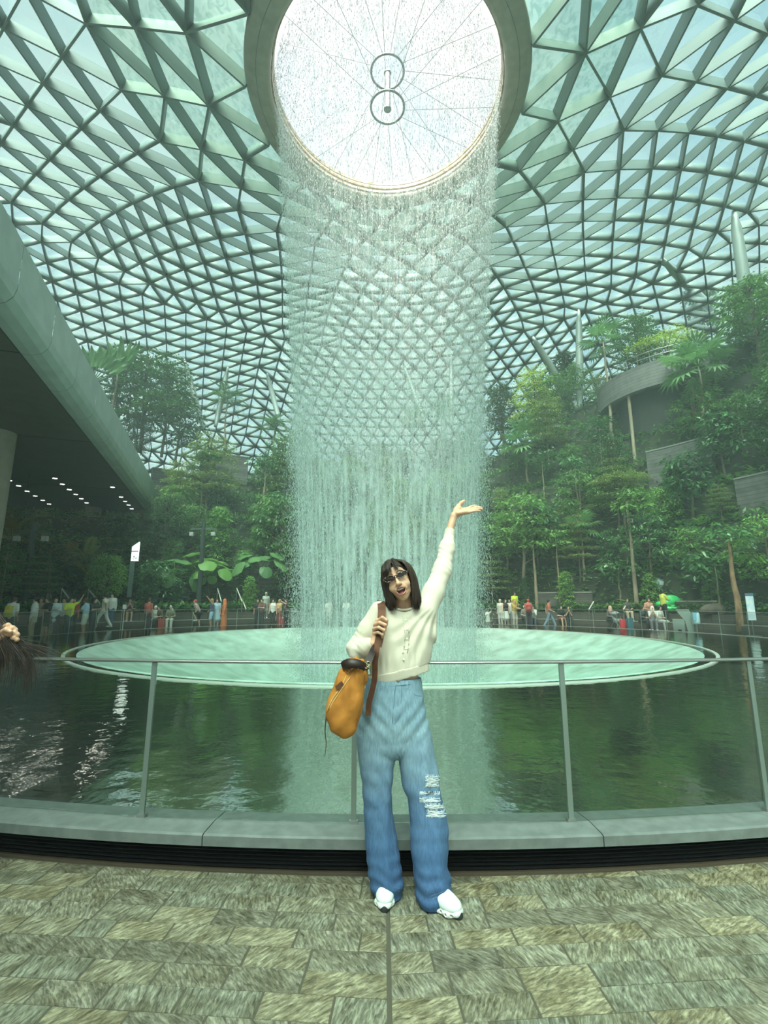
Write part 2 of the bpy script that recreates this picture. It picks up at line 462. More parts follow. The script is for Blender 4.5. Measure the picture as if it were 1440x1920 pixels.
rp_ = [(RG + .024 * math.cos(t), 1.096 + .0105 * math.sin(t)) for t in np.linspace(0, 2 * math.pi, 10, endpoint=False)]
arc_obj('handrail', rp_, 0, 360, 288, M_STEEL, bal, smooth=True)

# ---- pool: dark stone slabs, a skin of water, the funnel
pool = empty('pool_basin', kind='structure')
M_SLAB = noise_mat('pool_slab', (.016, .014, .009), (.046, .040, .025), 1.1, 6, .5, .1)
for i in range(30):
    a = i * 12 + 3
    for r0, r1, o in ((9.24, 11.4, 0), (11.41, RG - .15, 6)):
        arc_obj('stone_slab', [(r0, -.1), (r0, .12), (r1, .12), (r1, -.1)], a + o + .05, a + o + 12 - .05, 6, M_SLAB, pool)
def water_mat():
    m, nt, b = new_mat('pool_water'); n, l = nt.nodes, nt.links; n.remove(b)
    tr = n.new('ShaderNodeBsdfTransparent'); tr.inputs['Color'].default_value = (.62, .74, .60, 1)
    gl = n.new('ShaderNodeBsdfGlossy'); gl.inputs['Roughness'].default_value = .05
    gl.inputs['Color'].default_value = (.66, .68, .62, 1)
    fr = n.new('ShaderNodeFresnel'); fr.inputs['IOR'].default_value = 1.33
    mx = n.new('ShaderNodeMixShader')
    tc = n.new('ShaderNodeTexCoord'); no = n.new('ShaderNodeTexNoise'); no.inputs['Scale'].default_value = 2.6; no.inputs['Detail'].default_value = 4
    bp = n.new('ShaderNodeBump'); bp.inputs['Strength'].default_value = .22; bp.inputs['Distance'].default_value = .05
    l.new(tc.outputs['Object'], no.inputs['Vector']); l.new(no.outputs['Fac'], bp.inputs['Height'])
    l.new(bp.outputs['Normal'], gl.inputs['Normal']); l.new(bp.outputs['Normal'], fr.inputs['Normal'])
    l.new(fr.outputs[0], mx.inputs[0]); l.new(tr.outputs[0], mx.inputs[1]); l.new(gl.outputs[0], mx.inputs[2])
    l.new(mx.outputs[0], n['Material Output'].inputs['Surface'])
    return m
arc_obj('pool_water', [(8.90, .198), (RG - .14, .2)], 0, 360, 160, water_mat(), pool, closed=False)
rim_p = [(9.16, .10), (9.16, .218), (9.24, .218), (9.24, .10)]
arc_obj('rim_ring', rim_p, 0, 360, 200, solid((.55, .60, .54), .3, .2), pool)
def funnel_mat():
    m, nt, b = new_mat('funnel_water'); n, l = nt.nodes, nt.links
    tc = n.new('ShaderNodeTexCoord'); mp = n.new('ShaderNodeMapping'); mp.inputs['Scale'].default_value = (1, 1, .35)
    no = n.new('ShaderNodeTexNoise'); no.inputs['Scale'].default_value = 1.6; no.inputs['Detail'].default_value = 6
    rp = n.new('ShaderNodeValToRGB'); rp.color_ramp.elements[0].position = .34; rp.color_ramp.elements[0].color = (.29, .42, .34, 1)
    rp.color_ramp.elements[1].position = .62; rp.color_ramp.elements[1].color = (.44, .63, .535, 1)
    l.new(tc.outputs['Object'], mp.inputs[0]); l.new(mp.outputs[0], no.inputs['Vector']); l.new(no.outputs['Fac'], rp.inputs['Fac']); l.new(rp.outputs['Color'], b.inputs['Base Color'])
    b.inputs['Roughness'].default_value = .30
    bp = n.new('ShaderNodeBump'); bp.inputs['Strength'].default_value = .35; bp.inputs['Distance'].default_value = .1
    l.new(no.outputs['Fac'], bp.inputs['Height']); l.new(bp.outputs['Normal'], b.inputs['Normal'])
    return m
FP = [(8.96, -.10), (8.96, .185), (8.91, .212), (8.83, .203), (8.55, .09), (8.1, -.10), (7.3, -.42), (6.2, -.78), (5.0, -1.25), (3.8, -1.95), (2.7, -3.1), (1.9, -5.0), (1.5, -8.0), (1.4, -13)]
arc_obj('funnel', FP, 0, 360, 160, funnel_mat(), pool, closed=False, smooth=True)

# ---- terraced hillside
def build_hill():
    rs = np.concatenate([[18.3, 18.31], np.linspace(18.5, 34, 90), np.linspace(34.6, 60, 26)])
    ph = np.linspace(-126, 126, 240)
    Rg, Pg = np.meshgrid(rs, ph, indexing='ij')
    Z = hill_z(Rg, Pg); Z[0, :] = -.05
    a = np.radians(Pg)
    V = np.stack([XC + Rg * np.sin(a), YC + Rg * np.cos(a), Z], -1).reshape(-1, 3)
    nr, npn = len(rs), len(ph)
    i, j = np.meshgrid(np.arange(nr - 1), np.arange(npn - 1), indexing='ij')
    q = np.stack([i * npn + j, (i + 1) * npn + j, (i + 1) * npn + j + 1, i * npn + j + 1], -1).reshape(-1, 4)
    return add('hillside', make_mesh('hillside', V, q, True), M_SOIL, kind='structure')
hillside = build_hill()

# ---- seating ledges in front of the planting
ledge = empty('stepped_seating', kind='structure')
for i in range(18):
    a = -117 + 13 * i
    arc_obj('bench_block', [(16.9, -.02), (16.9, .42), (17.62, .42), (17.62, -.02)], a + .04, a + 13 - .04, 10, M_TIMBER, ledge)
    arc_obj('bench_block', [(17.63, -.02), (17.63, .86), (18.34, .86), (18.34, -.02)], a + .04, a + 13 - .04, 10, M_TIMBER, ledge)
    arc_obj('bench_nosing', [(16.88, .42), (16.88, .45), (17.62, .45), (17.62, .42)], a + .04, a + 13 - .04, 10, solid((.19, .18, .15), .5), ledge)

# ================================================================== THE ROOF
roof = empty('ceiling', kind='structure')
def build_roof():
    # arc length along the profile, ring by ring
    seg = np.hypot(np.diff(PROF_R), np.diff(PROF_Z)); L = np.concatenate([[0], np.cumsum(seg)])
    s = 0.0; rings = []; k = 0
    while s < L[-1]:
        r = np.interp(s, L, PROF_R); z = np.interp(s, L, PROF_Z)
        sp = np.interp(r, [5.8, 11, 18, 28, 55], [2.75, 2.65, 2.2, 1.8, 1.6])
        N = int(round(2 * math.pi * r / sp / 2) * 2)
        off = (0.5 if k % 2 else 0.0) / N * 2 * math.pi + .13
        a = off + np.arange(N) / N * 2 * math.pi
        rings.append((r, z, a)); s += sp * .88; k += 1
    nodes = []; start = []
    for r, z, a in rings:
        start.append(len(nodes))
        for t in a: nodes.append((XC + r * math.sin(t), YC + r * math.cos(t), z))
    nodes = np.array(nodes)
    rr = np.hypot(nodes[:, 0] - XC, nodes[:, 1] - YC)
    # outward normals from the profile slope
    dz = np.gradient(PROF_Z); dr = np.gradient(PROF_R)
    tr_ = np.interp(rr, PROF_R, dr / np.hypot(dr, dz)); tz_ = np.interp(rr, PROF_R, dz / np.hypot(dr, dz))
    ur = np.stack([(nodes[:, 0] - XC) / rr, (nodes[:, 1] - YC) / rr], -1)
    NORM = np.stack([-tz_ * ur[:, 0], -tz_ * ur[:, 1], tr_], -1)
    tris = []
    for k in range(len(rings) - 1):
        A, B = rings[k][2], rings[k + 1][2]; N, M = len(A), len(B)
        i = 0
        j = int(np.argmin(np.abs((B - A[0] + math.pi) % (2 * math.pi) - math.pi)))
        ja = 0; ia = 0; sa, sb = start[k], start[k + 1]
        def angA(q): return A[0] + q * 2 * math.pi / N
        b0 = A[0] + ((B[j] - A[0] + math.pi) % (2 * math.pi) - math.pi)
        def angB(q): return b0 + q * 2 * math.pi / M
        while ia < N or ja < M:
            if ja >= M or (ia < N and angA(ia + 1) + angA(ia) < angB(ja + 1) + angB(ja)):
                tris.append((sa + ia % N, sa + (ia + 1) % N, sb + (j + ja) % M)); ia += 1
            else:
                tris.append((sa + ia % N, sb + (j + ja + 1) % M, sb + (j + ja) % M)); ja += 1
    tris = np.array(tris)
    E = np.sort(np.concatenate([tris[:, [0, 1]], tris[:, [1, 2]], tris[:, [2, 0]]]), axis=1)
    E = np.unique(E, axis=0)
    inner = rr < 5.81
    E = E[~(inner[E[:, 0]] & inner[E[:, 1]])]
    return nodes, NORM, E, tris, rr
NODES, NORM, EDG, TRI, NRR = build_roof()
def project(Pn):
    d = Pn - np.array([0, 0, HC])
    dep = d[..., 1] * CP + d[..., 2] * SP; up = d[..., 2] * CP - d[..., 1] * SP
    dd = np.where(np.abs(dep) < .1, .1, dep)
    return 720 + F * d[..., 0] / dd, 960 - F * up / dd, dep
BW, BD = .095, .56
def bar_basis(e):
    p, q = NODES[e[:, 0]], NODES[e[:, 1]]
    ax = q - p; Ln = np.linalg.norm(ax, axis=1); ax = ax / Ln[:, None]
    nm = NORM[e[:, 0]] + NORM[e[:, 1]]; nm -= ax * np.sum(nm * ax, axis=1)[:, None]; nm /= np.linalg.norm(nm, axis=1)[:, None]
    sd = np.cross(nm, ax)
    return (p + q) / 2, ax, sd, nm, Ln
def visible_score(pts_list, size):
    u, v, dep = project(pts_list)
    ok = (dep > 1) & (u > -20) & (u < 1460) & (v > -20) & (v < 900)
    # hidden behind the deck at the left edge
    return np.where(ok, size, 0)
def in_frame_len():
    pu, pv, pd = project(NODES)
    a, b = EDG[:, 0], EDG[:, 1]
    ln = np.hypot(pu[a] - pu[b], pv[a] - pv[b])
    mid = (NODES[a] + NODES[b]) / 2
    return visible_score(mid, ln)
unit_bar = make_mesh('steel_bar', MB().box((0, 0, 0), (1, 1, 1)).v, MB().box((0, 0, 0), (1, 1, 1)).f)
def build_bars():
    sc = in_frame_len(); order = np.argsort(-sc)
    top = order[:300]; rest = order[300:]
    c, ax, sd, nm, Ln = bar_basis(EDG)
    for i in top:
        o = add('steel_bar', unit_bar, M_ROOFBAR, roof)
        M = Matrix([[ax[i][k] * Ln[i], sd[i][k] * BW, nm[i][k] * BD, c[i][k]] for k in range(3)] + [[0, 0, 0, 1]])
        o.matrix_local = M
    i = rest
    sg = np.array([(-1, -1, -1), (1, -1, -1), (1, 1, -1), (-1, 1, -1), (-1, -1, 1), (1, -1, 1), (1, 1, 1), (-1, 1, 1)]) / 2
    V = (c[i][:, None, :] + sg[None, :, 0:1] * (ax[i] * Ln[i][:, None])[:, None, :] + sg[None, :, 1:2] * sd[i][:, None, :] * BW + sg[None, :, 2:3] * nm[i][:, None, :] * BD).reshape(-1, 3)
    fq = np.array([(0, 3, 2, 1), (4, 5, 6, 7), (0, 1, 5, 4), (1, 2, 6, 5), (2, 3, 7, 6), (3, 0, 4, 7)])
    Fq = (np.arange(len(i))[:, None, None] * 8 + fq[None]).reshape(-1, 4)
    add('steel_lattice', make_mesh('steel_lattice', V, Fq), M_ROOFBAR, roof, kind='stuff')
build_bars()
def build_panes():
    p = NODES[TRI]; nm = NORM[TRI].mean(1); nm /= np.linalg.norm(nm, axis=1)[:, None]
    base = p + nm[:, None, :] * .24
    u, v, dep = project(base)
    area = np.abs((u[:, 1] - u[:, 0]) * (v[:, 2] - v[:, 0]) - (u[:, 2] - u[:, 0]) * (v[:, 1] - v[:, 0]))
    sc = visible_score(base.mean(1), area); order = np.argsort(-sc)
    rad = NRR[TRI].mean(1)
    wet = rad < 11.5 + 1.2 * np.sin(np.arctan2(base.mean(1)[:, 0] - XC, base.mean(1)[:, 1] - YC) * 3)
    f8 = [(0, 1, 2), (5, 4, 3), (0, 3, 4, 1), (1, 4, 5, 2), (2, 5, 3, 0)]
    for i in order[:300]:
        c = base[i].mean(0)
        q = np.vstack([base[i] - c, base[i] - c + nm[i] * .03])
        add('glass_pane', make_mesh('glass_pane', q, f8), M_WETPANE if wet[i] else M_PANE, roof, loc=c)
    for flag, mat, nme in ((True, M_WETPANE, 'wet_glazing'), (False, M_PANE, 'glazing')):
        i = order[300:][wet[order[300:]] == flag]
        if len(i) == 0: continue
        V = np.concatenate([base[i], base[i] + nm[i][:, None, :] * .03], 1).reshape(-1, 3)
        ft = np.array([(0, 1, 2), (5, 4, 3), (0, 3, 4), (0, 4, 1), (1, 4, 5), (1, 5, 2), (2, 5, 3), (2, 3, 0)])
        Ft = (np.arange(len(i))[:, None, None] * 6 + ft[None]).reshape(-1, 3)
        add(nme, make_mesh(nme, V, Ft), mat, roof, kind='stuff')
build_panes()

# ---- oculus: collar, stepped lip, cable wheel
ocu = empty('oculus', kind='structure')
arc_obj('collar', [(5.86, 22.98), (5.88, 22.55), (5.80, 22.42), (5.4, 22.30), (5.0, 22.26), (4.86, 22.30), (4.84, 22.42), (4.84, 23.0), (5.3, 23.1)], 0, 360, 128, M_COLLAR, ocu, smooth=True)
arc_obj('collar_joint', [(5.395, 22.315), (5.395, 22.285), (5.41, 22.285), (5.41, 22.315)], 0, 360, 128, solid((.16, .16, .13), .6), ocu)
M_LIP = noise_mat('wet_lip', (.30, .25, .16), (.62, .56, .42), 6, 4, .2)
for r, z, h in ((4.83, 22.50, .10), (4.80, 22.70, .07), (4.77, 22.88, .12)):
    arc_obj('drip_edge', [(r, z), (r - .06, z - .01), (r - .07, z + h), (r, z + h)], 0, 360, 128, M_LIP, ocu)
wheel = empty('cable_wheel', (XC, YC, 22.4), label='steel hub rings with radiating cables strung across the round roof opening', cat='cable wheel')
M_HUB = solid((.30, .32, .33), .35, .6, name='hub_steel')
ZLO, ZHI = 22.0, 23.85
strut = MB().tube([(0, 0, ZLO - 22.4), (0, 0, ZHI - 22.4)], .13, 12).mesh('hub_strut')
add('hub_strut', strut, M_HUB, wheel)
for zz in (ZLO, ZHI):
    ringp = [(.70 * math.cos(a), .70 * math.sin(a), 0) for a in np.linspace(0, 2 * math.pi, 49)]
    V, Fq = tube_geo(ringp, .048, 8, False)
    hr = add('hub_ring', make_mesh('hub_ring', V, Fq, True), M_HUB, wheel, loc=(0, 0, zz - 22.4))
    add('hub_cap', MB().lathe([(0, 0), (.16, 0), (.16, .05), (.09, .05), (.09, 0.09), (0, .09)], 20).mesh('hub_cap'), M_HUB, hr, loc=(0, 0, -.1))
for i in range(14):
    a = 2 * math.pi * (i + .35) / 14
    for zz, zr in ((ZLO, 22.95), (ZHI, 22.95)):
        aa = a + (0 if zz == ZLO else math.pi / 14)
        p0 = (.70 * math.cos(aa), .70 * math.sin(aa), zz - 22.4); p1 = (4.84 * math.cos(aa), 4.84 * math.sin(aa), zr - 22.4)
        add('cable', MB().tube([p0, p1], .009, 5).mesh('cable'), M_HUB, wheel)

# ================================================================== DECK (viaduct) at the left
D0 = np.array([-9.3, 10.0]); DIR = np.array([-12.3, 36.4]); DIR = DIR / np.linalg.norm(DIR); PER = np.array([DIR[1] * -1, DIR[0]])
if PER[0] > 0: PER = -PER
ZS, ZDT = 9.15, 11.05
def deckpt(s, w, z): q = D0 + DIR * s + PER * w; return (q[0], q[1], z)
deck = empty('viaduct', label='raised concrete viaduct with curved pale fascia and dark soffit on round columns', cat='viaduct')
prof = [(0.0, ZDT), (0.0, ZS + .55), (.06, ZS + .30), (.22, ZS + .10), (.48, ZS), (.75, ZS)]
pn = [-26, -14.0, -7.0, -3.6, -1.0, 1.6, 4.4, 7.2, 10.2, 13.4, 16.8, 20.4, 24.2, 28.0, 32.0, 36.0, 40.0]
for a, bb in zip(pn[:-1], pn[1:]):
    g = .012
    V = [deckpt(s, w, z) for s in (a + g, bb - g) for (w, z) in prof] ; m = len(prof)
    V += [deckpt(s, w + .25, z) for s in (a + g, bb - g) for (w, z) in [(0, ZDT)]]
    fs = [(i, i + 1, m + i + 1, m + i) for i in range(m - 1)] + [(0, m, 2 * m + 1, 2 * m)]
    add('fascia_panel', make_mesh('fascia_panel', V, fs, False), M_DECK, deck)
sb = MB()
c = np.array(deckpt(7, 6.5, (ZS + ZDT) / 2 - .05)); R3 = np.array([[DIR[0], PER[0], 0], [DIR[1], PER[1], 0], [0, 0, 1]])
sb.box(c, (66, 11.6, ZDT - ZS - .16), R3)
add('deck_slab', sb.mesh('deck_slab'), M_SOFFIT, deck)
for s in (-3.6, 4.4, 13.4, 24.2):      # soffit panel joints
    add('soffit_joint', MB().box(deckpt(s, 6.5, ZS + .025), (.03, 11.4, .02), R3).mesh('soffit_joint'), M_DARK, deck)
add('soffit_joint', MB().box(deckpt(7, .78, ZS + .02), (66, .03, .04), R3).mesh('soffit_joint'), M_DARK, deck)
for uu, vv, rad in ((-2, 812, .68), (176, 953, .60)):
    p = at_z(uu, vv, ZS)
    add('deck_column', MB().lathe([(rad, -p[2] - .1), (rad, .1)], 32, (0, 0, 0)).mesh('deck_column', True), M_COLUMN, deck, loc=p)
M_LAMP = bpy.data.materials.new('downlight_lens'); M_LAMP.use_nodes = True
_b = M_LAMP.node_tree.nodes['Principled BSDF']; _b.inputs['Emission Color'].default_value = (1, .97, .9, 1); _b.inputs['Emission Strength'].default_value = 9
dl_me = MB().lathe([(0, 0), (.13, 0)], 16).mesh('lens'); dl_ring = MB().lathe([(.13, -.006), (.17, -.006), (.17, .02), (.13, .02)], 16).mesh('downlight')
for (uu, vv) in [(18, 901), (35, 911), (51, 921), (66, 930), (80, 938), (92, 945), (103, 897), (117, 908), (130, 918), (142, 927), (152.5, 935), (162.5, 943), (211, 913.5), (227, 932), (234.5, 940), (241, 947), (247, 954), (253, 960), (258.5, 965.5), (263.5, 971)]:
    p = at_z(uu, vv, ZS + .02)
    d = add('downlight', dl_ring, solid((.3, .3, .28), .4, .4), loc=p, label='round recessed downlight glowing in the dark viaduct soffit', cat='downlight', group='downlights in the viaduct soffit')
    add('lens', dl_me, M_LAMP, d)

# ---- raking roof columns
M_PIPE = solid((.33, .40, .37), .4, .1, name='painted_pipe')
def rake(u0, v0, u1, v1, w, label, depth=None):
    a = hit_roof(u0, v0)
    if depth is None: bpt = hit_hill(u1, v1)
    else: bpt = P(u1, v1, depth)
    L = np.linalg.norm(a - bpt); ts = np.array([0, .04, .14, .5, .86, .95, 1.0]); rd = np.array([.55, .62, .9, 1.0, .85, .55, .40]) * w
    o = empty('roof_strut', bpt, label=label, cat='roof strut')
    add('shaft', make_mesh('shaft', *tube_geo([(a - bpt) * t for t in ts], rd, 14), True), M_PIPE, o)
    add('head_pin', MB().tube([(a - bpt) * .99, (a - bpt) * 1.012], w * .32, 8).mesh('head_pin'), M_HUB, o)
rake(1243, 488, 1365, 612, .36, 'stout raking steel roof column rising from the hilltop trees beside the curved lookout')
rake(1376, 398, 1412, 640, .36, 'steep steel roof column beside the stout raking one above the dark hilltop trees')
rake(1085, 583, 1088, 768, .30, 'upright steel roof column behind the paired raking struts on the hill')
rake(999, 632, 1082, 768, .30, 'long raking steel strut leaning on the upright roof column')
rake(1058, 698, 1082, 768, .22, 'short pale steel strut between the upright column and the long strut', 40.0)
rake(346, 675, 382, 806, .26, 'steel roof strut leaning over the feathery treetops beside the viaduct')
rake(427, 690, 404, 800, .26, 'steel roof strut rising behind a feather palm crown')
rake(501, 702, 524, 790, .26, 'slim roof strut behind the round bushy palm')
rake(574, 756, 562, 812, .22, 'slim roof strut beside the edge of the waterfall')
rake(846, 668, 846, 800, .26, 'upright roof column seen through the falling water')
rake(756, 682, 796, 790, .24, 'leaning roof strut seen through the falling water')
# ================================================================== PLANTS
def leaf_geo(B, D, L, W, rng, fold=.18, updir=None):
    """folded lozenge leaves: two triangles each"""
    n = len(B); T = D / (np.linalg.norm(D, axis=1)[:, None] + 1e-9)
    U = np.tile([0, 0, 1.0], (n, 1)) + rng.normal(0, .35, (n, 3))
    S = np.cross(T, U); S /= np.linalg.norm(S, axis=1)[:, None] + 1e-9
    N = np.cross(S, T)
    L = np.broadcast_to(L, (n,)); W = np.broadcast_to(W, (n,))
    mid = B + T * (L * .48)[:, None]
    a = mid + S * (W / 2)[:, None] - N * (W * fold)[:, None]; b = mid - S * (W / 2)[:, None] - N * (W * fold)[:, None]
    tip = B + T * L[:, None] - np.array([0, 0, 1.0]) * (L * .12)[:, None]
    V = np.stack([B, a, tip, b], 1).reshape(-1, 3)
    i = np.arange(n)[:, None] * 4
    Fc = np.concatenate([i + np.array([0, 1, 2]), i + np.array([0, 2, 3])], 1).reshape(-1, 3)
    return V, Fc
def crown_mesh(seed, clumps, per, rc, L, W, flat=.45, droop=.35):
    rng = np.random.default_rng(seed)
    Bs = []; Ds = []
    for c in clumps:
        n = per
        a = rng.uniform(0, 2 * np.pi, n); rr = rc * np.sqrt(rng.uniform(0.02, 1, n)) * rng.uniform(.85, 1.1)
        z = rng.normal(0, rc * flat * .5, n) - (rr / rc) ** 2 * rc * flat * .6
        o = np.stack([rr * np.cos(a), rr * np.sin(a), z], -1)
        Bs.append(np.array(c) + o)
        d = np.stack([np.cos(a) + rng.normal(0, .5, n), np.sin(a) + rng.normal(0, .5, n), rng.normal(-droop, .35, n)], -1)
        Ds.append(d)
    B = np.concatenate(Bs); D = np.concatenate(Ds); n = len(B)
    V, Fc = leaf_geo(B, D, L * rng.uniform(.7, 1.25, n), W * rng.uniform(.75, 1.2, n), rng)
    return make_mesh('crown', V, Fc)
def wiggle(p0, p1, n, amp, rng):
    t = np.linspace(0, 1, n)[:, None]; p = np.asarray(p0) * (1 - t) + np.asarray(p1) * t
    w = np.cumsum(rng.normal(0, amp, (n, 3)), 0); w -= t * w[-1]; w[:, 2] *= .2
    return p + w
def trunk_mesh(seed, H, r, clumps=(), amp=.05):
    rng = np.random.default_rng(seed); m = MB()
    tr = wiggle((0, 0, -.3), (0, 0, H), 9, amp, rng)
    m.tube(tr, np.linspace(r, r * .35, 9), 7)
    for c in clumps:
        i = int(np.clip(round(9 * (c[2] / H - .12)), 2, 7)); s = tr[i]
        m.tube(wiggle(s, c, 5, .05, rng), np.linspace(r * .42, r * .12, 5), 5)
    return m.mesh('trunk', True)
M_BARK = noise_mat('bark', (.075, .062, .042), (.16, .135, .095), 6, 5, .8, .4, (1, 1, .25))
M_BARK_P = noise_mat('pale_bark', (.20, .165, .11), (.34, .29, .20), 5, 5, .75, .4, (1, 1, .3))
LEAF = {
    'mid': leaf_mat('leaf_mid', (.055, .145, .035), (.18, .36, .09)),
    'fresh': leaf_mat('leaf_fresh', (.10, .26, .05), (.26, .48, .11)),
    'glossy': leaf_mat('leaf_glossy', (.040, .125, .050), (.14, .30, .11), .25, .25),
    'dark': leaf_mat('leaf_dark', (.024, .070, .024), (.075, .16, .055)),
    'olive': leaf_mat('leaf_olive', (.12, .20, .05), (.30, .39, .11)),
    'lime': leaf_mat('leaf_lime', (.30, .46, .06), (.58, .70, .12), .45),
    'palm': leaf_mat('leaf_palm', (.06, .17, .06), (.19, .36, .12)),
    'bronze': leaf_mat('leaf_bronze', (.18, .13, .03), (.38, .30, .075)),
}
def broad(seed, H=7.0, R=2.2, z0=.38, K=20, per=95, rc=.85, L=.34, W=.15, trunk=.13, flat=.45):
    rng = np.random.default_rng(seed); cl = []
    for k in range(K):
        f = (k + .5) / K; z = H * (z0 + (1 - z0) * f)
        prof = math.sin(math.pi * (.12 + .83 * f)) ** .6
        a = k * 2.4 + rng.uniform(-.4, .4); r = R * prof * rng.uniform(.45, .95)
        cl.append((r * math.cos(a), r * math.sin(a), z - .3))
    return crown_mesh(seed, cl, per, rc, L, W, flat), trunk_mesh(seed, H * .93, trunk, cl)
def tiered(seed, H=7.0, R=2.3, tiers=6, per=210, L=.20, W=.09):
    rng = np.random.default_rng(seed); cl = []
    for k in range(tiers):
        z = H * (.42 + .58 * k / (tiers - 1)); m = 4 if k < tiers - 1 else 1
        for j in range(m):
            a = j * 2 * math.pi / m + k * .8 + rng.uniform(-.3, .3); r = R * (1 - .62 * k / (tiers - 1)) * rng.uniform(.5, .75) if m > 1 else 0
            cl.append((r * math.cos(a), r * math.sin(a), z - .15))
    return crown_mesh(seed, cl, per, 1.05, L, W, .10, .15), trunk_mesh(seed, H * .95, .10, cl)
def flat_top(seed, H=5.0, R=2.4):
    rng = np.random.default_rng(seed); cl = []
    for k in range(16):
        a = k * 2.4; r = R * math.sqrt(k / 16.0); cl.append((r * math.cos(a), r * math.sin(a), H - .10 * r * r + rng.uniform(-.2, .25)))
    return crown_mesh(seed, cl, 170, .85, .17, .075, .14, .15), trunk_mesh(seed, H * .8, .09, cl)
KINDS = {}
for i in range(4): KINDS['broad%d' % i] = broad(20 + i, R=1.9 + .25 * i)
for i in range(3): KINDS['big%d' % i] = broad(40 + i, R=2.0, K=18, per=62, rc=.95, L=.52, W=.22)
for i in range(2): KINDS['dense%d' % i] = broad(60 + i, R=1.7, z0=.40, K=30, per=130, rc=.75, L=.19, W=.11, flat=.8)
for i in range(3): KINDS['tier%d' % i] = tiered(80 + i)
KINDS['flat0'] = flat_top(90); KINDS['flat1'] = flat_top(91, R=2.1)
for i in range(2): KINDS['cone%d' % i] = broad(100 + i, R=1.25, z0=.06, K=30, per=80, rc=.62, L=.36, W=.15, trunk=.09)
NOMINAL = {k: (5.0 if k.startswith('flat') else 7.0) for k in KINDS}
tr_rng = random.Random(5)
def tree(kind, loc, H, leaf, label, group=None, bark=None, cat='tree', name='tree'):
    cm, tm = KINDS[kind]; s = H / NOMINAL[kind]
    o = empty(name, loc, tr_rng.uniform(0, 6.28), label=label, cat=cat, group=group)
    sx = s * tr_rng.uniform(.92, 1.1)
    o.scale = (sx, sx, s)
    add('trunk', tm, bark or M_BARK, o); add('crown', cm, LEAF[leaf], o)
    return o
def tree_px(kind, u, vb, vt, leaf, label, group=None, bark=None, name='tree', depth=None, cat='tree'):
    b = hit_hill(u, vb) if depth is None else P(u, vb, depth)
    top = P(u, vt, b[1]); H = max(1.2, top[2] - b[2])
    return tree(kind, b, H, leaf, label, group, bark, cat, name)

# ---- palms and large-leaved plants: every frond or leaf a part of its own
def fan_frond_mesh(seed, blades=15, L=.9, stalk=1.0, spread=150):
    rng = np.random.default_rng(seed); m = MB()
    m.tube([(0, 0, 0), (stalk * .5, 0, .08), (stalk, 0, 0)], [.022, .016, .012], 4)
    for k in range(blades):
        a = math.radians(-spread + 2 * spread * k / (blades - 1)); l = L * (1 - .28 * abs(a) / math.radians(spread)) * rng.uniform(.92, 1.05)
        d = np.array([math.cos(a), math.sin(a), 0]); s = np.array([-d[1], d[0], 0]); b = np.array([stalk, 0, 0.0])
        w = .055 + .02 * l
        V = [b, b + d * l * .55 + s * w + (0, 0, .02), b + d * l * .55 - s * w + (0, 0, .02), b + d * l + np.array([0, 0, -.22 * l])]
        m.raw(V, [(0, 2, 1), (1, 2, 3)])
    return m.mesh('frond')
def feather_frond_mesh(seed, L=2.2, nl=18, arch=.55, ll=.55, w=.055):
    rng = np.random.default_rng(seed); m = MB()
    ts = np.linspace(0, 1, 8); rach = np.stack([L * ts * (1 - .12 * ts), 0 * ts, L * (.55 * ts - (arch + .55) * ts ** 2.2)], -1)
    m.tube(rach, np.linspace(.024, .006, 8), 4)
    for k in range(nl):
        t = .12 + .86 * k / (nl - 1); c = np.array([np.interp(t, ts, rach[:, 0]), 0, np.interp(t, ts, rach[:, 2])])
        l = ll * math.sin(math.pi * (.15 + .75 * t)) ** .7
        for sgn in (-1, 1):
            d = np.array([.55, sgn * .85, -.28 + rng.uniform(-.1, .1)]); d /= np.linalg.norm(d); s = np.array([.85, -sgn * .5, 0.0])
            V = [c, c + d * l * .5 + s * w, c + d * l * .5 - s * w * .4, c + d * l + (0, 0, -.1 * l)]
            m.raw(V, [(0, 1, 2), (1, 3, 2)] if sgn > 0 else [(0, 2, 1), (1, 2, 3)])
    return m.mesh('frond')
def paddle_leaf_mesh(seed, L=1.7, W=.5, stalk=1.3):
    """long paddle leaf on a stalk, used by the traveller's palms and banana-like clumps"""
    rng = np.random.default_rng(seed); m = MB()
    m.tube([(0, 0, 0), (0, 0, stalk * .6), (0, 0, stalk)], [.05, .035, .022], 5)
    n = 10; V = []; 
    for k in range(n + 1):
        t = k / n; w = W * .5 * math.sin(math.pi * min(1, .06 + .94 * t) ** .75) ** .7 if k < n else .01
        y = -.25 * t * t * L
        V += [(-w, y + .05 * math.sin(9 * t), stalk + L * t), (0, y - .05, stalk + L * t), (w, y + .05 * math.sin(8 * t + 1), stalk + L * t)]
    f = []
    for k in range(n):
        i = 3 * k; f += [(i, i + 1, i + 4, i + 3), (i + 1, i + 2, i + 5, i + 4)]
    m.raw(V, f)
    return m.mesh('leaf')
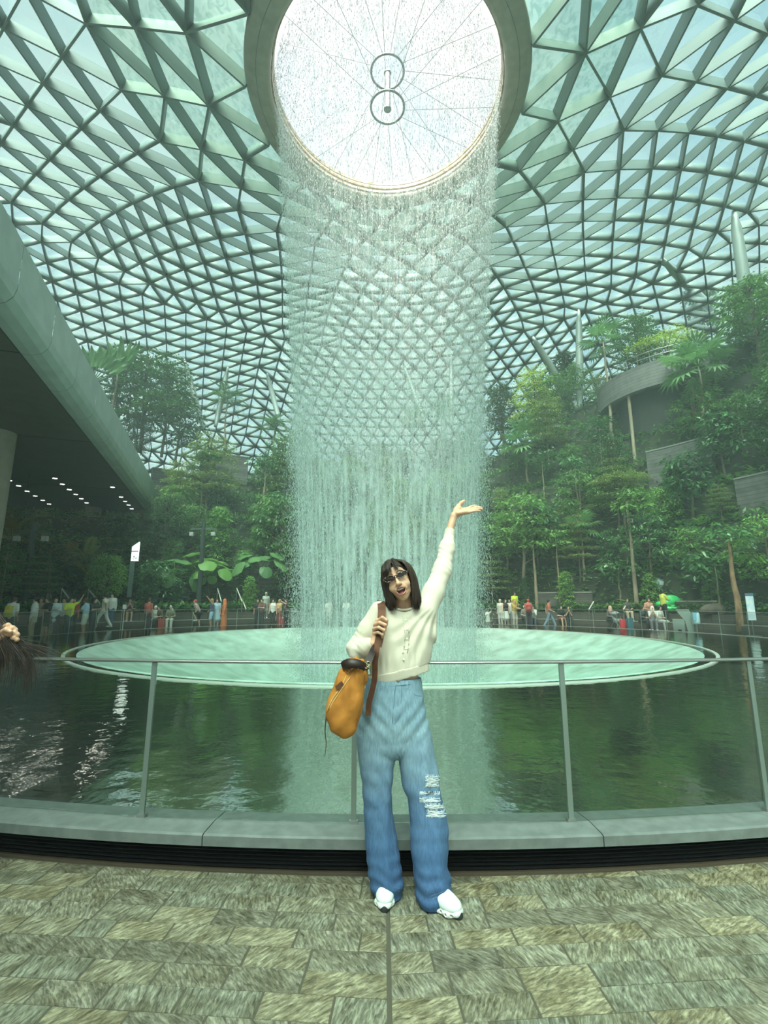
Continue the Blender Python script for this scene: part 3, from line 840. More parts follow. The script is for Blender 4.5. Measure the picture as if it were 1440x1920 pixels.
def ear_leaf_mesh(seed, R=.62, stalk=1.5):
    """broad heart-shaped blade hanging from an arching stalk"""
    rng = np.random.default_rng(seed); m = MB()
    tip = np.array([stalk * .62, 0, stalk * .8])
    m.tube([(0, 0, 0), (stalk * .22, 0, stalk * .55), tip], [.035, .028, .018], 5)
    n = 22; V = [tip]; ring = []; ring2 = []
    for k in range(n):
        a = 2 * math.pi * k / n
        r = R * (.80 + .34 * math.cos(a) - .22 * math.exp(-((a - math.pi) / .35) ** 2) + .03 * math.sin(7 * a + seed))
        x, y = r * math.cos(a) + .15 * R, r * math.sin(a)
        dr = -.55 * max(0, x) - .10 * abs(y) + .035 * math.sin(6 * a)
        ring2.append(tip + np.array([x * .55, y * .55, dr * .35 + .03])); ring.append(tip + np.array([x, y, dr]))
    V += ring2 + ring
    f = [(0, 1 + k, 1 + (k + 1) % n) for k in range(n)] + [(1 + k, 1 + n + k, 1 + n + (k + 1) % n, 1 + (k + 1) % n) for k in range(n)]
    m.raw(V, f)
    return m.mesh('leaf', True)
FAN = [fan_frond_mesh(i) for i in range(3)]
FEA = [feather_frond_mesh(i) for i in range(3)]
FERN = [feather_frond_mesh(10 + i, 2.0, 24, .35, .42, .05) for i in range(2)]
PAD = [paddle_leaf_mesh(i, W=.45 + .08 * i) for i in range(3)]
EAR = [ear_leaf_mesh(i, .55 + .06 * i, 1.3 + .2 * i) for i in range(3)]
palm_trunks = {}
def palm(style, loc, H, label, group=None, leaf='palm', n=16, size=1.0, bark=None, name='palm'):
    o = empty(name, loc, tr_rng.uniform(0, 6.28), label=label, cat='palm' if 'palm' in name else ('fern' if 'fern' in name else 'plant'), group=group)
    src = {'fan': FAN, 'feather': FEA, 'fern': FERN}[style]
    key = round(H, 1)
    if key not in palm_trunks: palm_trunks[key] = trunk_mesh(int(H * 10), H, .07 + .008 * H)
    add('trunk', palm_trunks[key], bark or M_BARK_P, o)
    for k in range(n):
        f = k / (n - 1); az = k * 2.399; el = math.radians(72 - 105 * f + tr_rng.uniform(-8, 8))
        if style != 'fan': el = math.radians(70 - 85 * f)
        fr = add('frond', src[k % len(src)], LEAF[leaf], o, loc=(0, 0, H - .05 * f), scale=size * tr_rng.uniform(.85, 1.1))
        fr.rotation_euler = (tr_rng.uniform(-.3, .3), -el, az)
    return o
def palm_px(style, u, vb, vt, label, **kw):
    d = kw.pop('depth', None); b = hit_hill(u, vb) if d is None else P(u, vb, d)
    return palm(style, b, max(.4, P(u, vt, b[1])[2] - b[2]), label, **kw)
def paddle_fan(loc, label, n=11, size=1.0, rz=0.0, group=None, stem=2.0, name='traveller_palm', arc=75):
    o = empty(name, loc, rz, label=label, cat='palm', group=group)
    add('trunk', trunk_mesh(3, stem, .16), M_BARK, o)
    for k in range(n):
        a = math.radians(-arc + 2 * arc * k / (n - 1))
        l = add('leaf', PAD[k % 3], LEAF['palm'], o, loc=(0, 0, stem - .15), scale=size * tr_rng.uniform(.9, 1.1)); l.rotation_euler = (tr_rng.uniform(-.1, .1), a, 0)
    return o
def ear_plant(loc, label, n=14, size=1.0, stem=1.0, group=None, leaf='fresh'):
    o = empty('elephant_ear_plant', loc, tr_rng.uniform(0, 6), label=label, cat='plant', group=group)
    add('stem', trunk_mesh(9, stem, .10), M_BARK, o)
    for k in range(n):
        l = add('leaf', EAR[k % 3], LEAF[leaf], o, loc=(0, 0, stem - .1), scale=size * tr_rng.uniform(.6, 1.1)); l.rotation_euler = (tr_rng.uniform(-.3, .3), tr_rng.uniform(-.55, .85), k * 2.399)
    return o

# ---- the plants one can point to
G1 = 'trees on the terraced hillside'
tree_px('dense0', 945, 855, 715, 'dark', 'round dark dense-crowned tree at the skyline beside the falling water')
tree_px('dense1', 1205, 735, 590, 'mid', 'domed dense green tree rising behind the curved lookout balcony')
tree_px('flat0', 1258, 735, 636, 'lime', 'bright lime flat-topped tree over the curved lookout balcony')
tree_px('broad0', 1330, 660, 535, 'dark', 'dark loose-leaved tree behind the stout raking roof column')
tree_px('broad1', 1425, 690, 515, 'mid', 'tall dark leafy tree beside the steep steel roof column')
tree_px('tier0', 1030, 880, 745, 'olive', 'olive tiered tree with flat sprays below the raking strut')
tree_px('tier1', 1010, 840, 690, 'lime', 'yellow-green tiered tree touching the long raking strut')
tree_px('cone0', 1065, 770, 655, 'dark', 'slim dark sapling standing against the roof lattice')
tree_px('big0', 1360, 905, 765, 'glossy', 'glossy umbrella-leaved tree growing above the coursed terrace wall')
tree_px('big1', 1300, 985, 845, 'glossy', 'broad glossy-leaved tree below the terrace wall with drooping leaf whorls')
tree_px('cone1', 1270, 970, 862, 'fresh', 'fresh green conical tree in front of the terrace wall')
tree_px('flat1', 1175, 1010, 892, 'olive', 'wide olive flat-crowned tree with a pale slender stem')
tree_px('big2', 1300, 1095, 985, 'mid', 'leafy tree over the three bare pale stems near the green sculpture', bark=M_BARK_P)
tree_px('broad2', 1225, 1100, 955, 'glossy', 'deep green tree with drooping glossy leaves behind the bench ledges')
tree_px('tier2', 1090, 1100, 965, 'olive', 'olive layered tree whose flat sprays hang over the fan palm')
tree_px('broad3', 985, 1100, 920, 'mid', 'tall mid green tree beside the edge of the waterfall with pale trunk', bark=M_BARK_P)
tree_px('big0', 330, 1015, 905, 'fresh', 'bright fresh-leaved tree at the end of the viaduct fascia')
tree_px('cone0', 222, 1110, 955, 'dark', 'dark conical tree standing under the viaduct beside the lit sign')
tree_px('cone1', 405, 1060, 945, 'fresh', 'leafy green tree beside the dark lamp post')
tree_px('tier0', 385, 985, 815, 'olive', 'pale feathery tiered tree above the grey terrace wall')
tree_px('tier1', 530, 990, 850, 'olive', 'yellowish tiered tree close to the waterfall')
tree_px('broad1', 500, 1075, 925, 'mid', 'soft green tree spreading behind the people at the far ledge')
tree_px('dense1', 545, 1000, 800, 'mid', 'bushy round-headed tree at the skyline left of the falling water'.replace(' left of', ' beside'))
palm_px('fan', 1330, 850, 685, 'tall fan palm with a clear trunk in front of the curved lookout', n=20, size=1.35)
palm_px('fan', 990, 915, 830, 'broad fan palm with arching fronds on the middle terrace', n=20, size=1.45)
palm_px('fan', 1150, 850, 640, 'slender fan palm standing at the end of the lookout balcony', n=14, size=1.1)
palm_px('fan', 1095, 1090, 990, 'slim fan palm with star-like leaves over the far seating', n=12, size=.9)
palm_px('feather', 420, 850, 752, 'feather palm crown against the roof lattice', n=16, size=1.0)
palm_px('feather', 512, 850, 800, 'thick round-headed palm before the slim roof strut', n=22, size=.9)
palm_px('fan', 775, 860, 785, 'palm seen through the middle of the falling water', n=14, size=.9)
palm_px('feather', 830, 860, 770, 'feather palm seen through the falling water beside the upright column', n=14, size=.9)
dk = lambda u, v: at_z(u, v, ZDT)
paddle_fan(P(176, 700, 32.0) * [1, 1, 0] + [0, 0, ZDT], "traveller's palm with a flat fan of paddle leaves on the viaduct edge", 10, .95, .3, stem=P(176, 712, 32.0)[2] - ZDT, arc=58)
paddle_fan(P(222, 690, 33.0) * [1, 1, 0] + [0, 0, ZDT], "traveller's palm with taller upright paddle leaves beside its twin", 9, .98, -.2, stem=P(222, 702, 33.0)[2] - ZDT, arc=42)
for u, vb, vt, kd, lf, lb in ((215, 800, 690, 'broad0', 'dark', 'dark leafy tree beneath the paddle-leaved palms on the viaduct'), (262, 840, 660, 'broad2', 'mid', 'tall airy tree with fine branches above the viaduct'),
                              (305, 850, 670, 'tier2', 'mid', 'feathery tree beside the leaning strut above the viaduct'), (250, 880, 770, 'dense0', 'dark', 'low dense dark tree against the viaduct edge'), (330, 870, 745, 'broad3', 'dark', 'dark open-crowned tree between viaduct and grey wall')):
    d = 40.0; base = P(u, vb, d); top = P(u, vt, d); tree(kd, base, top[2] - base[2], lf, lb)
ear_plant(hit_hill(392, 1120) + [0, 0, -.2], 'huge elephant-ear plant with overlapping round leaves beside the dark lamp post', 36, 1.05, 1.4)
ear_plant(hit_hill(485, 1115) + [0, 0, -.2], 'elephant-ear plant with pale green leaves over the stone recess', 24, 1.0, 1.8, leaf='palm')
ear_plant(hit_hill(325, 1110), 'arching elephant-ear clump before the lit sign post', 14, 1.05, .8, leaf='palm')
palm_px('fern', 105, 1125, 1062, 'golden-bronze tree fern with arching fronds under the viaduct', leaf='bronze', n=12, size=1.1, name='tree_fern', bark=M_BARK)
palm_px('fan', 90, 1130, 1085, 'dark fan palm with drooping blades at the shaded bank', n=14, size=1.1, leaf='dark')
palm_px('fern', 10, 1100, 1010, 'bronze fern catching light beside the near viaduct column', leaf='bronze', n=10, size=1.1, name='tree_fern', bark=M_BARK)
palm_px('fern', 300, 1120, 1085, 'fresh green fern at the foot of the conical tree', leaf='fresh', n=12, size=.8, name='tree_fern')
palm_px('fern', 155, 1115, 1060, 'shaded fern with long fronds beside the conical tree', leaf='olive', n=12, size=1.0, name='tree_fern', bark=M_BARK)

# ---- the rest of the forest, kind by kind
fill = random.Random(21)
SP_LABEL = {
    'broad': ('broadleaf tree among many on the terraces', 'broadleaf trees on the terraces'),
    'big': ('large-leaved tree among many on the terraces', 'glossy large-leaved trees on the terraces'),
    'tier': ('tiered feathery tree among many on the terraces', 'tiered trees on the terraces'),
    'dense': ('small-leaved dense tree among many on the terraces', 'dense trees on the terraces'),
    'cone': ('narrow tree leafy to the ground among many on the terraces', 'narrow leafy trees on the terraces')}
count = 0
KEEP = [(160, 950, 196, 1008), (1205, 640, 1310, 700), (1155, 690, 1262, 738), (1225, 830, 1325, 885), (1378, 890, 1440, 930), (390, 848, 458, 885), (1275, 660, 1375, 720), (945, 810, 1050, 890), (350, 1030, 440, 1100), (1250, 1085, 1295, 1125), (905, 730, 975, 800), (1135, 640, 1170, 700), (400, 725, 445, 780), (490, 780, 545, 830)]
def blocked(x, y, z, H):
    u, v0, d = project(np.array([x, y, z + .3 * H])); _, v1, _ = project(np.array([x, y, z + H])); w = F * .27 * H / d
    return any(u + w > a and u - w < c and v1 < dd and v0 > bb for a, bb, c, dd in KEEP)
for r in (19.0, 20.6, 22.2, 24.2, 26.5, 29.2, 32.2):
    phi = -98.0
    while phi < 104:
        step = fill.uniform(2.0, 3.3) / r * 57.3
        phi += step
        x, y, _ = polar(phi, r + fill.uniform(-.6, .6))
        rr, pp = rphi(x, y); z = float(hill_z(rr, pp))
        u, v, dep = project(np.array([x, y, z + 2.5]))
        if dep < 3 or u < -90 or u > 1530: continue
        if r > 27 and -28 > phi and phi > -120: continue
        under = u < 300 and phi < -30
        if under and r > 26: continue
        k = fill.choices(['broad', 'big', 'tier', 'dense', 'cone'], [5, 3, 3.2, 1.5, 2.5])[0]
        if r < 19.5: k = fill.choices(['cone', 'broad', 'tier'], [4, 2, 1])[0]
        n = {'broad': 4, 'big': 3, 'tier': 3, 'dense': 2, 'cone': 2}[k]
        H = fill.uniform(4.2, 6.8) if k != 'cone' else fill.uniform(2.2, 4.0)
        if r < 19.5: H *= .75
        if r > 20 and 30 < phi < 75 and k == 'cone': k = 'broad'
        if under: H = min(H, fill.uniform(2.2, 4.0))
        H = min(H, roof_z(rr) - z - 1.0)
        if abs(phi) < 13: H = min(H, 5.4)
        elif r > 24 and -48 < phi < -12: H *= 1.35
        if r > 21.5 and phi > 32: H *= .8
        if blocked(x, y, z, H):
            H *= .45
            if blocked(x, y, z, H): continue
        lf = {'broad': fill.choice(['mid', 'mid', 'dark', 'fresh']), 'big': fill.choice(['glossy', 'glossy', 'mid']), 'tier': fill.choice(['olive', 'mid', 'olive']), 'dense': 'dark', 'cone': fill.choice(['fresh', 'mid', 'glossy', 'dark'])}[k]
        pale = fill.random() < .4
        lb = '%s %s, %s trunk' % ({'mid': 'mid-green', 'dark': 'dark green', 'fresh': 'fresh green', 'glossy': 'glossy deep green', 'olive': 'olive green'}[lf], SP_LABEL[k][0], 'pale' if pale else 'brown')
        tree(k + str(fill.randrange(n)), (x, y, z), H, lf, lb, lb.split(',')[0].split(' among')[0] + ' group, ' + ('pale' if pale else 'brown') + ' trunks', M_BARK_P if pale else M_BARK)
        count += 1
# bare slender trunks that read in front of the foliage
for i, (u, vb, vt, w) in enumerate(((1008, 1152, 1000, .13), (1052, 1148, 1010, .08), (1196, 1158, 940, .15), (1386, 1205, 1010, .17), (1353, 1165, 1060, .06), (1165, 1128, 1065, .07), (492, 990, 860, .10), (372, 1005, 860, .06), (1085, 955, 870, .06), (528, 1020, 955, .05), (1020, 930, 862, .06), (1130, 880, 800, .05))):
    b = hit_hill(u, vb) if vb < 1140 else at_z(u, vb, .3)
    if vb >= 1140: b = np.array([*ring_loc(u, 17.0 if i == 3 else 18.6), .42 if i == 3 else .8])
    top = P(u, vt, b[1]); H = top[2] - b[2]
    words = ['pale trunk behind the person in the red shirt', 'thin stem beside the pale trunk', 'tall ringed pale trunk in front of the seated group', 'thick rough orange-brown trunk beside the white banner', 'white crooked sapling near the orange-brown trunk', 'thin grey stem near the green sculpture', 'tall thin stem before the grey terrace wall', 'slim grey stem under the feathery tree', 'slim pole-like stem on the middle terrace', 'slim stem near the waterfall edge', 'slim stem below the broad fan palm', 'slim stem on the upper planted terrace'][i]
    o = empty('slender_tree', b, label=words + ', lightly leafed at the top', cat='tree')
    bark = noise_mat('orange_bark', (.16, .085, .04), (.42, .27, .15), 5, 6, .8, .6, (1, 1, .4)) if i == 3 else M_BARK_P
    add('trunk', trunk_mesh(200 + i, H, w, amp=.022), bark, o)
    cl = [(fill.uniform(-.8, .8), fill.uniform(-.8, .8), H + fill.uniform(-.5, .6)) for _ in range(6)]
    add('crown', crown_mesh(300 + i, cl, 60, .7, .33, .14), LEAF['glossy' if i > 2 else 'mid'], o)

# ---- undergrowth covering the soil: nobody could count it
def undergrowth(name, seed, n, L, W, leaf, label, r0=18.4, r1=36, patch=0.0):
    rng = np.random.default_rng(seed)
    ph = rng.uniform(-112, 116, n); r = r0 + (r1 - r0) * rng.uniform(0, 1, n) ** 1.35
    if patch: 
        keep = (np.sin(ph * .35 + seed) * np.sin(r * 1.1 + ph * .12)) > patch; ph, r = ph[keep], r[keep]; n = len(r)
    z = hill_z(r, ph); a = np.radians(ph)
    up = rng.uniform(.0, .55, n)
    B = np.stack([XC + r * np.sin(a), YC + r * np.cos(a), z + up * .8], -1)
    D = np.stack([rng.normal(0, 1, n) - .7 * np.sin(a), rng.normal(0, 1, n) - .7 * np.cos(a), rng.uniform(-.1, .9, n)], -1)
    V, Fc = leaf_geo(B, D, L * rng.uniform(.6, 1.3, n), W * rng.uniform(.7, 1.2, n), rng)
    add(name, make_mesh(name, V, Fc), LEAF[leaf], label=label, cat='undergrowth', kind='stuff')
undergrowth('undergrowth', 1, 60000, .42, .16, 'mid', 'dense mid-green undergrowth carpeting the planted terraces')
undergrowth('fern_undergrowth', 2, 30000, .6, .10, 'fresh', 'fresh green strappy ferns in patches on the terraces', patch=.1)
undergrowth('dark_undergrowth', 3, 30000, .36, .20, 'glossy', 'dark glossy ground cover between the terrace trees')
# ================================================================== WATERFALL AND MIST
def fall_r(z):
    return 2.9 + 1.72 * np.clip(np.asarray(z, float) / 22.3, 0, 1) ** 1.2
def droplet_mat(name, col, alpha):
    m, nt, b = new_mat(name); n, l = nt.nodes, nt.links; n.remove(b)
    df = n.new('ShaderNodeBsdfDiffuse'); df.inputs['Color'].default_value = (*col, 1)
    tl = n.new('ShaderNodeBsdfTranslucent'); tl.inputs['Color'].default_value = (*col, 1)
    tr = n.new('ShaderNodeBsdfTransparent')
    a = n.new('ShaderNodeMixShader'); a.inputs[0].default_value = .5
    l.new(df.outputs[0], a.inputs[1]); l.new(tl.outputs[0], a.inputs[2])
    if alpha == 1.0:
        l.new(a.outputs[0], n['Material Output'].inputs['Surface']); return m, nt, a
    mx = n.new('ShaderNodeMixShader'); mx.inputs[0].default_value = alpha
    l.new(tr.outputs[0], mx.inputs[1]); l.new(a.outputs[0], mx.inputs[2]); l.new(mx.outputs[0], n['Material Output'].inputs['Surface'])
    return m, nt, mx
waterfall = empty('waterfall', (XC, YC, 0), label='tall round curtain of white falling water dropping from the roof opening into the funnel', cat='waterfall')
def droplets(n, seed, zlo, zhi, spread, wid, ln):
    rng = np.random.default_rng(seed)
    z = zlo + (zhi - zlo) * rng.uniform(0, 1, n); a = rng.uniform(0, 2 * np.pi, n)
    # strands: bundle the angles so that ropes of water show
    bundle = np.round(a / (2 * np.pi) * 150) / 150 * 2 * np.pi
    a = np.where(rng.uniform(0, 1, n) < .55, bundle + rng.normal(0, .011, n), a)
    sp = spread * (1.0 - .75 * np.clip(z / 22, 0, 1))
    r = fall_r(z) + rng.normal(0, 1, n) * sp
    c = np.stack([r * np.sin(a), r * np.cos(a), z], -1)
    L = ln * rng.uniform(.5, 1.6, n); W = wid * rng.uniform(.6, 1.4, n); rot = rng.uniform(0, 2 * np.pi, n)
    ring = [c + np.stack([np.cos(rot + k * 2.094) * W, np.sin(rot + k * 2.094) * W, -.15 * L], -1) for k in range(3)]
    tilt = rng.normal(0, .05, (n, 2)) * L[:, None]
    top = c + np.stack([tilt[:, 0], tilt[:, 1], L * .6], -1); bot = c - np.stack([tilt[:, 0], tilt[:, 1], L * .4], -1)
    V = np.stack(ring + [top, bot], 1).reshape(-1, 3)
    f = np.array([(0, 1, 3), (1, 2, 3), (2, 0, 3), (1, 0, 4), (2, 1, 4), (0, 2, 4)])
    Fc = (np.arange(n)[:, None, None] * 5 + f[None]).reshape(-1, 3)
    return make_mesh('falling_drops', V, Fc)
M_DROP, _, _ = droplet_mat('water_drops', (.72, .84, .815), 1.0)
add('falling_drops', droplets(75000, 4, 6.0, 22.4, .20, .0062, .11), M_DROP, waterfall, kind='stuff')
add('falling_drops', droplets(105000, 5, -1.8, 8.0, .30, .0060, .058), M_DROP, waterfall, kind='stuff')
def sheet_mat():
    m, nt, mx = droplet_mat('water_sheet', (.78, .90, .875), .3)
    n, l = nt.nodes, nt.links
    tc = n.new('ShaderNodeTexCoord'); mp = n.new('ShaderNodeMapping'); mp.inputs['Scale'].default_value = (5, 5, .16)
    no = n.new('ShaderNodeTexNoise'); no.inputs['Scale'].default_value = 1.5; no.inputs['Detail'].default_value = 4; no.inputs['Roughness'].default_value = .65
    fine = n.new('ShaderNodeTexNoise'); fine.inputs['Scale'].default_value = 9; fine.inputs['Detail'].default_value = 3
    mp2 = n.new('ShaderNodeMapping'); mp2.inputs['Scale'].default_value = (1, 1, .3)
    rp = n.new('ShaderNodeMapRange'); rp.inputs['From Min'].default_value = .38; rp.inputs['From Max'].default_value = .68; rp.inputs['To Min'].default_value = .06; rp.inputs['To Max'].default_value = .78
    l.new(tc.outputs['Object'], mp.inputs[0]); l.new(mp.outputs[0], no.inputs['Vector']); l.new(tc.outputs['Object'], mp2.inputs[0]); l.new(mp2.outputs[0], fine.inputs['Vector'])
    av = n.new('ShaderNodeMath'); av.operation = 'MULTIPLY_ADD'; av.inputs[1].default_value = .35
    sb = n.new('ShaderNodeMath'); sb.operation = 'SUBTRACT'; sb.inputs[1].default_value = .5; l.new(fine.outputs['Fac'], sb.inputs[0]); l.new(sb.outputs[0], av.inputs[0]); l.new(no.outputs['Fac'], av.inputs[2])
    l.new(av.outputs[0], rp.inputs['Value'])
    sz = n.new('ShaderNodeSeparateXYZ'); l.new(tc.outputs['Object'], sz.inputs[0])
    zr = n.new('ShaderNodeMapRange'); zr.inputs['From Min'].default_value = 3; zr.inputs['From Max'].default_value = 15; zr.inputs['To Min'].default_value = 1.0; zr.inputs['To Max'].default_value = .42
    l.new(sz.outputs[2], zr.inputs['Value'])
    mm = n.new('ShaderNodeMath'); mm.operation = 'MULTIPLY'; l.new(rp.outputs['Result'], mm.inputs[0]); l.new(zr.outputs['Result'], mm.inputs[1]); l.new(mm.outputs[0], mx.inputs[0])
    return m
M_SHEET = sheet_mat()
for k, dr in enumerate((0.0,)):
    zs = np.linspace(-1.6, 22.42, 40)
    add('water_sheet', MB().lathe([(float(fall_r(z)) + dr * (1 - .7 * max(0, z) / 22.4), float(z)) for z in zs], 96).mesh('water_sheet', True), M_SHEET, waterfall, kind='stuff')

def haze_mat(name, density, col):
    m = bpy.data.materials.new(name); m.use_nodes = True; n, l = m.node_tree.nodes, m.node_tree.links; n.clear()
    o = n.new('ShaderNodeOutputMaterial'); v = n.new('ShaderNodeVolumeScatter')
    v.inputs['Density'].default_value = density; v.inputs['Color'].default_value = (*col, 1); v.inputs['Anisotropy'].default_value = .2
    l.new(v.outputs[0], o.inputs['Volume'])
    return m
def haze(name, r, z0, z1, density, col, label, prof=None):
    pr = prof or [(0.001, z0), (r, z0), (r, z1), (0.001, z1)]
    return add(name, MB().lathe(pr, 40).mesh(name), haze_mat(name, density, col), loc=(XC, YC, 0), label=label, cat='mist', kind='stuff')
haze('haze', 33.5, .30, 20.5, .0046, (.80, .97, .93), 'thin pale green haze hanging in the garden valley under the roof')
# ================================================================== SMOOTH BODIES: distance fields turned into meshes
class Field:
    def __init__(s, lo, hi, h):
        s.lo = np.asarray(lo, float); s.h = h
        s.n = np.ceil((np.asarray(hi, float) - s.lo) / h).astype(int) + 1
        s.D = np.full(tuple(s.n), 9.0, np.float32)
        s.ax = [s.lo[i] + h * np.arange(s.n[i]) for i in range(3)]
    def block(s, lo, hi):
        a = np.clip(np.floor((np.asarray(lo) - s.lo) / s.h).astype(int), 0, s.n - 1)
        b = np.clip(np.ceil((np.asarray(hi) - s.lo) / s.h).astype(int) + 1, 1, s.n)
        sl = tuple(slice(a[i], max(b[i], a[i] + 1)) for i in range(3))
        g = np.meshgrid(*[s.ax[i][sl[i]] for i in range(3)], indexing='ij')
        return sl, np.stack(g, -1)
    def mix(s, sl, d, k, sub):
        A = s.D[sl]; d = d.astype(np.float32)
        if sub: A2 = -A; B2 = d
        else: A2 = A; B2 = d
        if k > 0:
            hh = np.maximum(k - np.abs(A2 - B2), 0) / k; r = np.minimum(A2, B2) - hh * hh * k * .25
        else: r = np.minimum(A2, B2)
        s.D[sl] = -r if sub else r
    def cap(s, p0, p1, r0, r1=None, k=.01, sub=False):
        r1 = r0 if r1 is None else r1
        p0 = np.asarray(p0, float); p1 = np.asarray(p1, float); m = max(r0, r1) + k + 3 * s.h
        sl, g = s.block(np.minimum(p0, p1) - m, np.maximum(p0, p1) + m)
        v = p1 - p0; q = g - p0; t = np.clip((q @ v) / (v @ v + 1e-12), 0, 1)
        d = np.linalg.norm(q - t[..., None] * v, axis=-1) - (r0 + (r1 - r0) * t)
        s.mix(sl, d, k, sub); return s
    def chain(s, pts, rad, k=.01, sub=False):
        for i in range(len(pts) - 1): s.cap(pts[i], pts[i + 1], rad[i], rad[i + 1], k, sub)
        return s
    def ell(s, c, r, R=None, k=.01, sub=False):
        c = np.asarray(c, float); r = np.asarray(r, float); m = r.max() + k + 3 * s.h
        sl, g = s.block(c - m, c + m); q = g - c
        if R is not None: q = q @ np.asarray(R)
        k0 = np.linalg.norm(q / r, axis=-1); k1 = np.linalg.norm(q / (r * r), axis=-1) + 1e-9
        s.mix(sl, np.where(k0 < 1e-6, -r.min(), k0 * (k0 - 1) / k1), k, sub); return s
    def tube(s, pts, a, b, depth=(0, 1, 0), k=.01, power=2.0):
        """elliptic tube: half width a across the view, half depth b"""
        e2 = np.asarray(depth, float)
        for i in range(len(pts) - 1):
            p0, p1 = np.asarray(pts[i], float), np.asarray(pts[i + 1], float); m = max(a[i], a[i + 1], b[i], b[i + 1]) + k + 3 * s.h
            sl, g = s.block(np.minimum(p0, p1) - m, np.maximum(p0, p1) + m)
            v = p1 - p0; L = np.linalg.norm(v); w = v / L; e1 = np.cross(w, e2); e1 /= np.linalg.norm(e1) + 1e-9; ee = np.cross(e1, w)
            q = g - p0; al = q @ w; t = np.clip(al / L, 0, 1)
            A = a[i] + (a[i + 1] - a[i]) * t; Bv = b[i] + (b[i + 1] - b[i]) * t; mn = np.minimum(A, Bv)
            ov = np.where(al < 0, -al, np.where(al > L, al - L, 0)) / mn
            n = (np.abs((q @ e1) / A) ** power + np.abs((q @ ee) / Bv) ** power + np.abs(ov) ** power) ** (1 / power)
            s.mix(sl, (n - 1) * mn, k, False)
        return s
    def cut_plane(s, p, n):
        """removes what lies on the side the normal points to"""
        n = np.asarray(n, float); n /= np.linalg.norm(n)
        g = np.meshgrid(*s.ax, indexing='ij'); d = sum((g[i] - p[i]) * n[i] for i in range(3))
        s.D = np.maximum(s.D, d.astype(np.float32)); return s
    def ripple(s, fn):
        g = np.meshgrid(*s.ax, indexing='ij'); s.D += fn(*g).astype(np.float32); return s
    def hit(s, u, v, y0=1.5, y1=3.4, back=0.0):
        """first surface point met by the view ray of a photograph pixel"""
        d = ray(u, v); ys = np.arange(y0, y1, .002); pts = np.array([0, 0, HC]) + d[None] * (ys / d[1])[:, None]
        idx = np.round((pts - s.lo) / s.h).astype(int); ok = np.all((idx >= 0) & (idx < s.n), axis=1)
        val = np.full(len(ys), 9.0); val[ok] = s.D[idx[ok, 0], idx[ok, 1], idx[ok, 2]]
        w = np.nonzero(val < 0)[0]
        if len(w) == 0: return None
        return pts[max(w[0] - int(back / .002), 0)]
    def geo(s, relax=2):
        D = s.D; ins = D < 0; nx, ny, nz = D.shape
        c = np.zeros((nx - 1, ny - 1, nz - 1), np.uint8)
        for dx in (0, 1):
            for dy in (0, 1):
                for dz in (0, 1): c += ins[dx:nx - 1 + dx, dy:ny - 1 + dy, dz:nz - 1 + dz]
        cell = np.argwhere((c > 0) & (c < 8)); m = len(cell)
        if m == 0: return np.zeros((0, 3)), np.zeros((0, 4), int)
        idx = np.full(c.shape, -1, np.int32); idx[tuple(cell.T)] = np.arange(m)
        acc = np.zeros((m, 3)); cnt = np.zeros(m)
        cor = [np.array(o) for o in ((0, 0, 0), (1, 0, 0), (0, 1, 0), (1, 1, 0), (0, 0, 1), (1, 0, 1), (0, 1, 1), (1, 1, 1))]
        val = [D[tuple((cell + o).T)] for o in cor]
        for i, j in ((0, 1), (2, 3), (4, 5), (6, 7), (0, 2), (1, 3), (4, 6), (5, 7), (0, 4), (1, 5), (2, 6), (3, 7)):
            a, b = val[i], val[j]; x = (a < 0) != (b < 0); t = np.where(x, a / np.where(a - b == 0, 1, a - b), 0)
            acc[x] += (cor[i] + (cor[j] - cor[i]) * t[:, None])[x]; cnt[x] += 1
        V = (cell + acc / cnt[:, None]) * s.h + s.lo
        quads = []
        for axis in range(3):
            o = [1, 1, 1]; o[axis] = 0
            sl0 = [slice(1, None)] * 3; sl0[axis] = slice(0, -1); sl1 = [slice(1, None)] * 3; sl1[axis] = slice(1, None)
            A = ins[tuple(sl0)]; B = ins[tuple(sl1)]
            e = np.argwhere(A != B); 
            if len(e) == 0: continue
            fl = A[tuple(e.T)]
            e = e + np.array([1 if k != axis else 0 for k in range(3)])
            b, d = [k for k in range(3) if k != axis]
            def nb(db, dd):
                q = e.copy(); q[:, b] += db; q[:, d] += dd
                okk = np.all((q >= 0) & (q < np.array(c.shape)), axis=1); r = np.full(len(q), -1); r[okk] = idx[tuple(q[okk].T)]; return r
            Q = np.stack([nb(-1, -1), nb(0, -1), nb(0, 0), nb(-1, 0)], 1)
            flip = fl if axis != 1 else ~fl
            Q = np.where(flip[:, None], Q, Q[:, ::-1])
            quads.append(Q[np.all(Q >= 0, axis=1)])
        Q = np.concatenate(quads)
        for _ in range(relax):
            S = np.zeros_like(V); N = np.zeros(len(V))
            for i in range(4):
                for j in (1, 3):
                    np.add.at(S, Q[:, i], V[Q[:, (i + j) % 4]]); np.add.at(N, Q[:, i], 1)
            V = V * .5 + .5 * S / np.maximum(N, 1)[:, None]
        return V, Q
    def mesh(s, name, relax=2):
        V, Q = s.geo(relax); return make_mesh(name, V, Q, True)
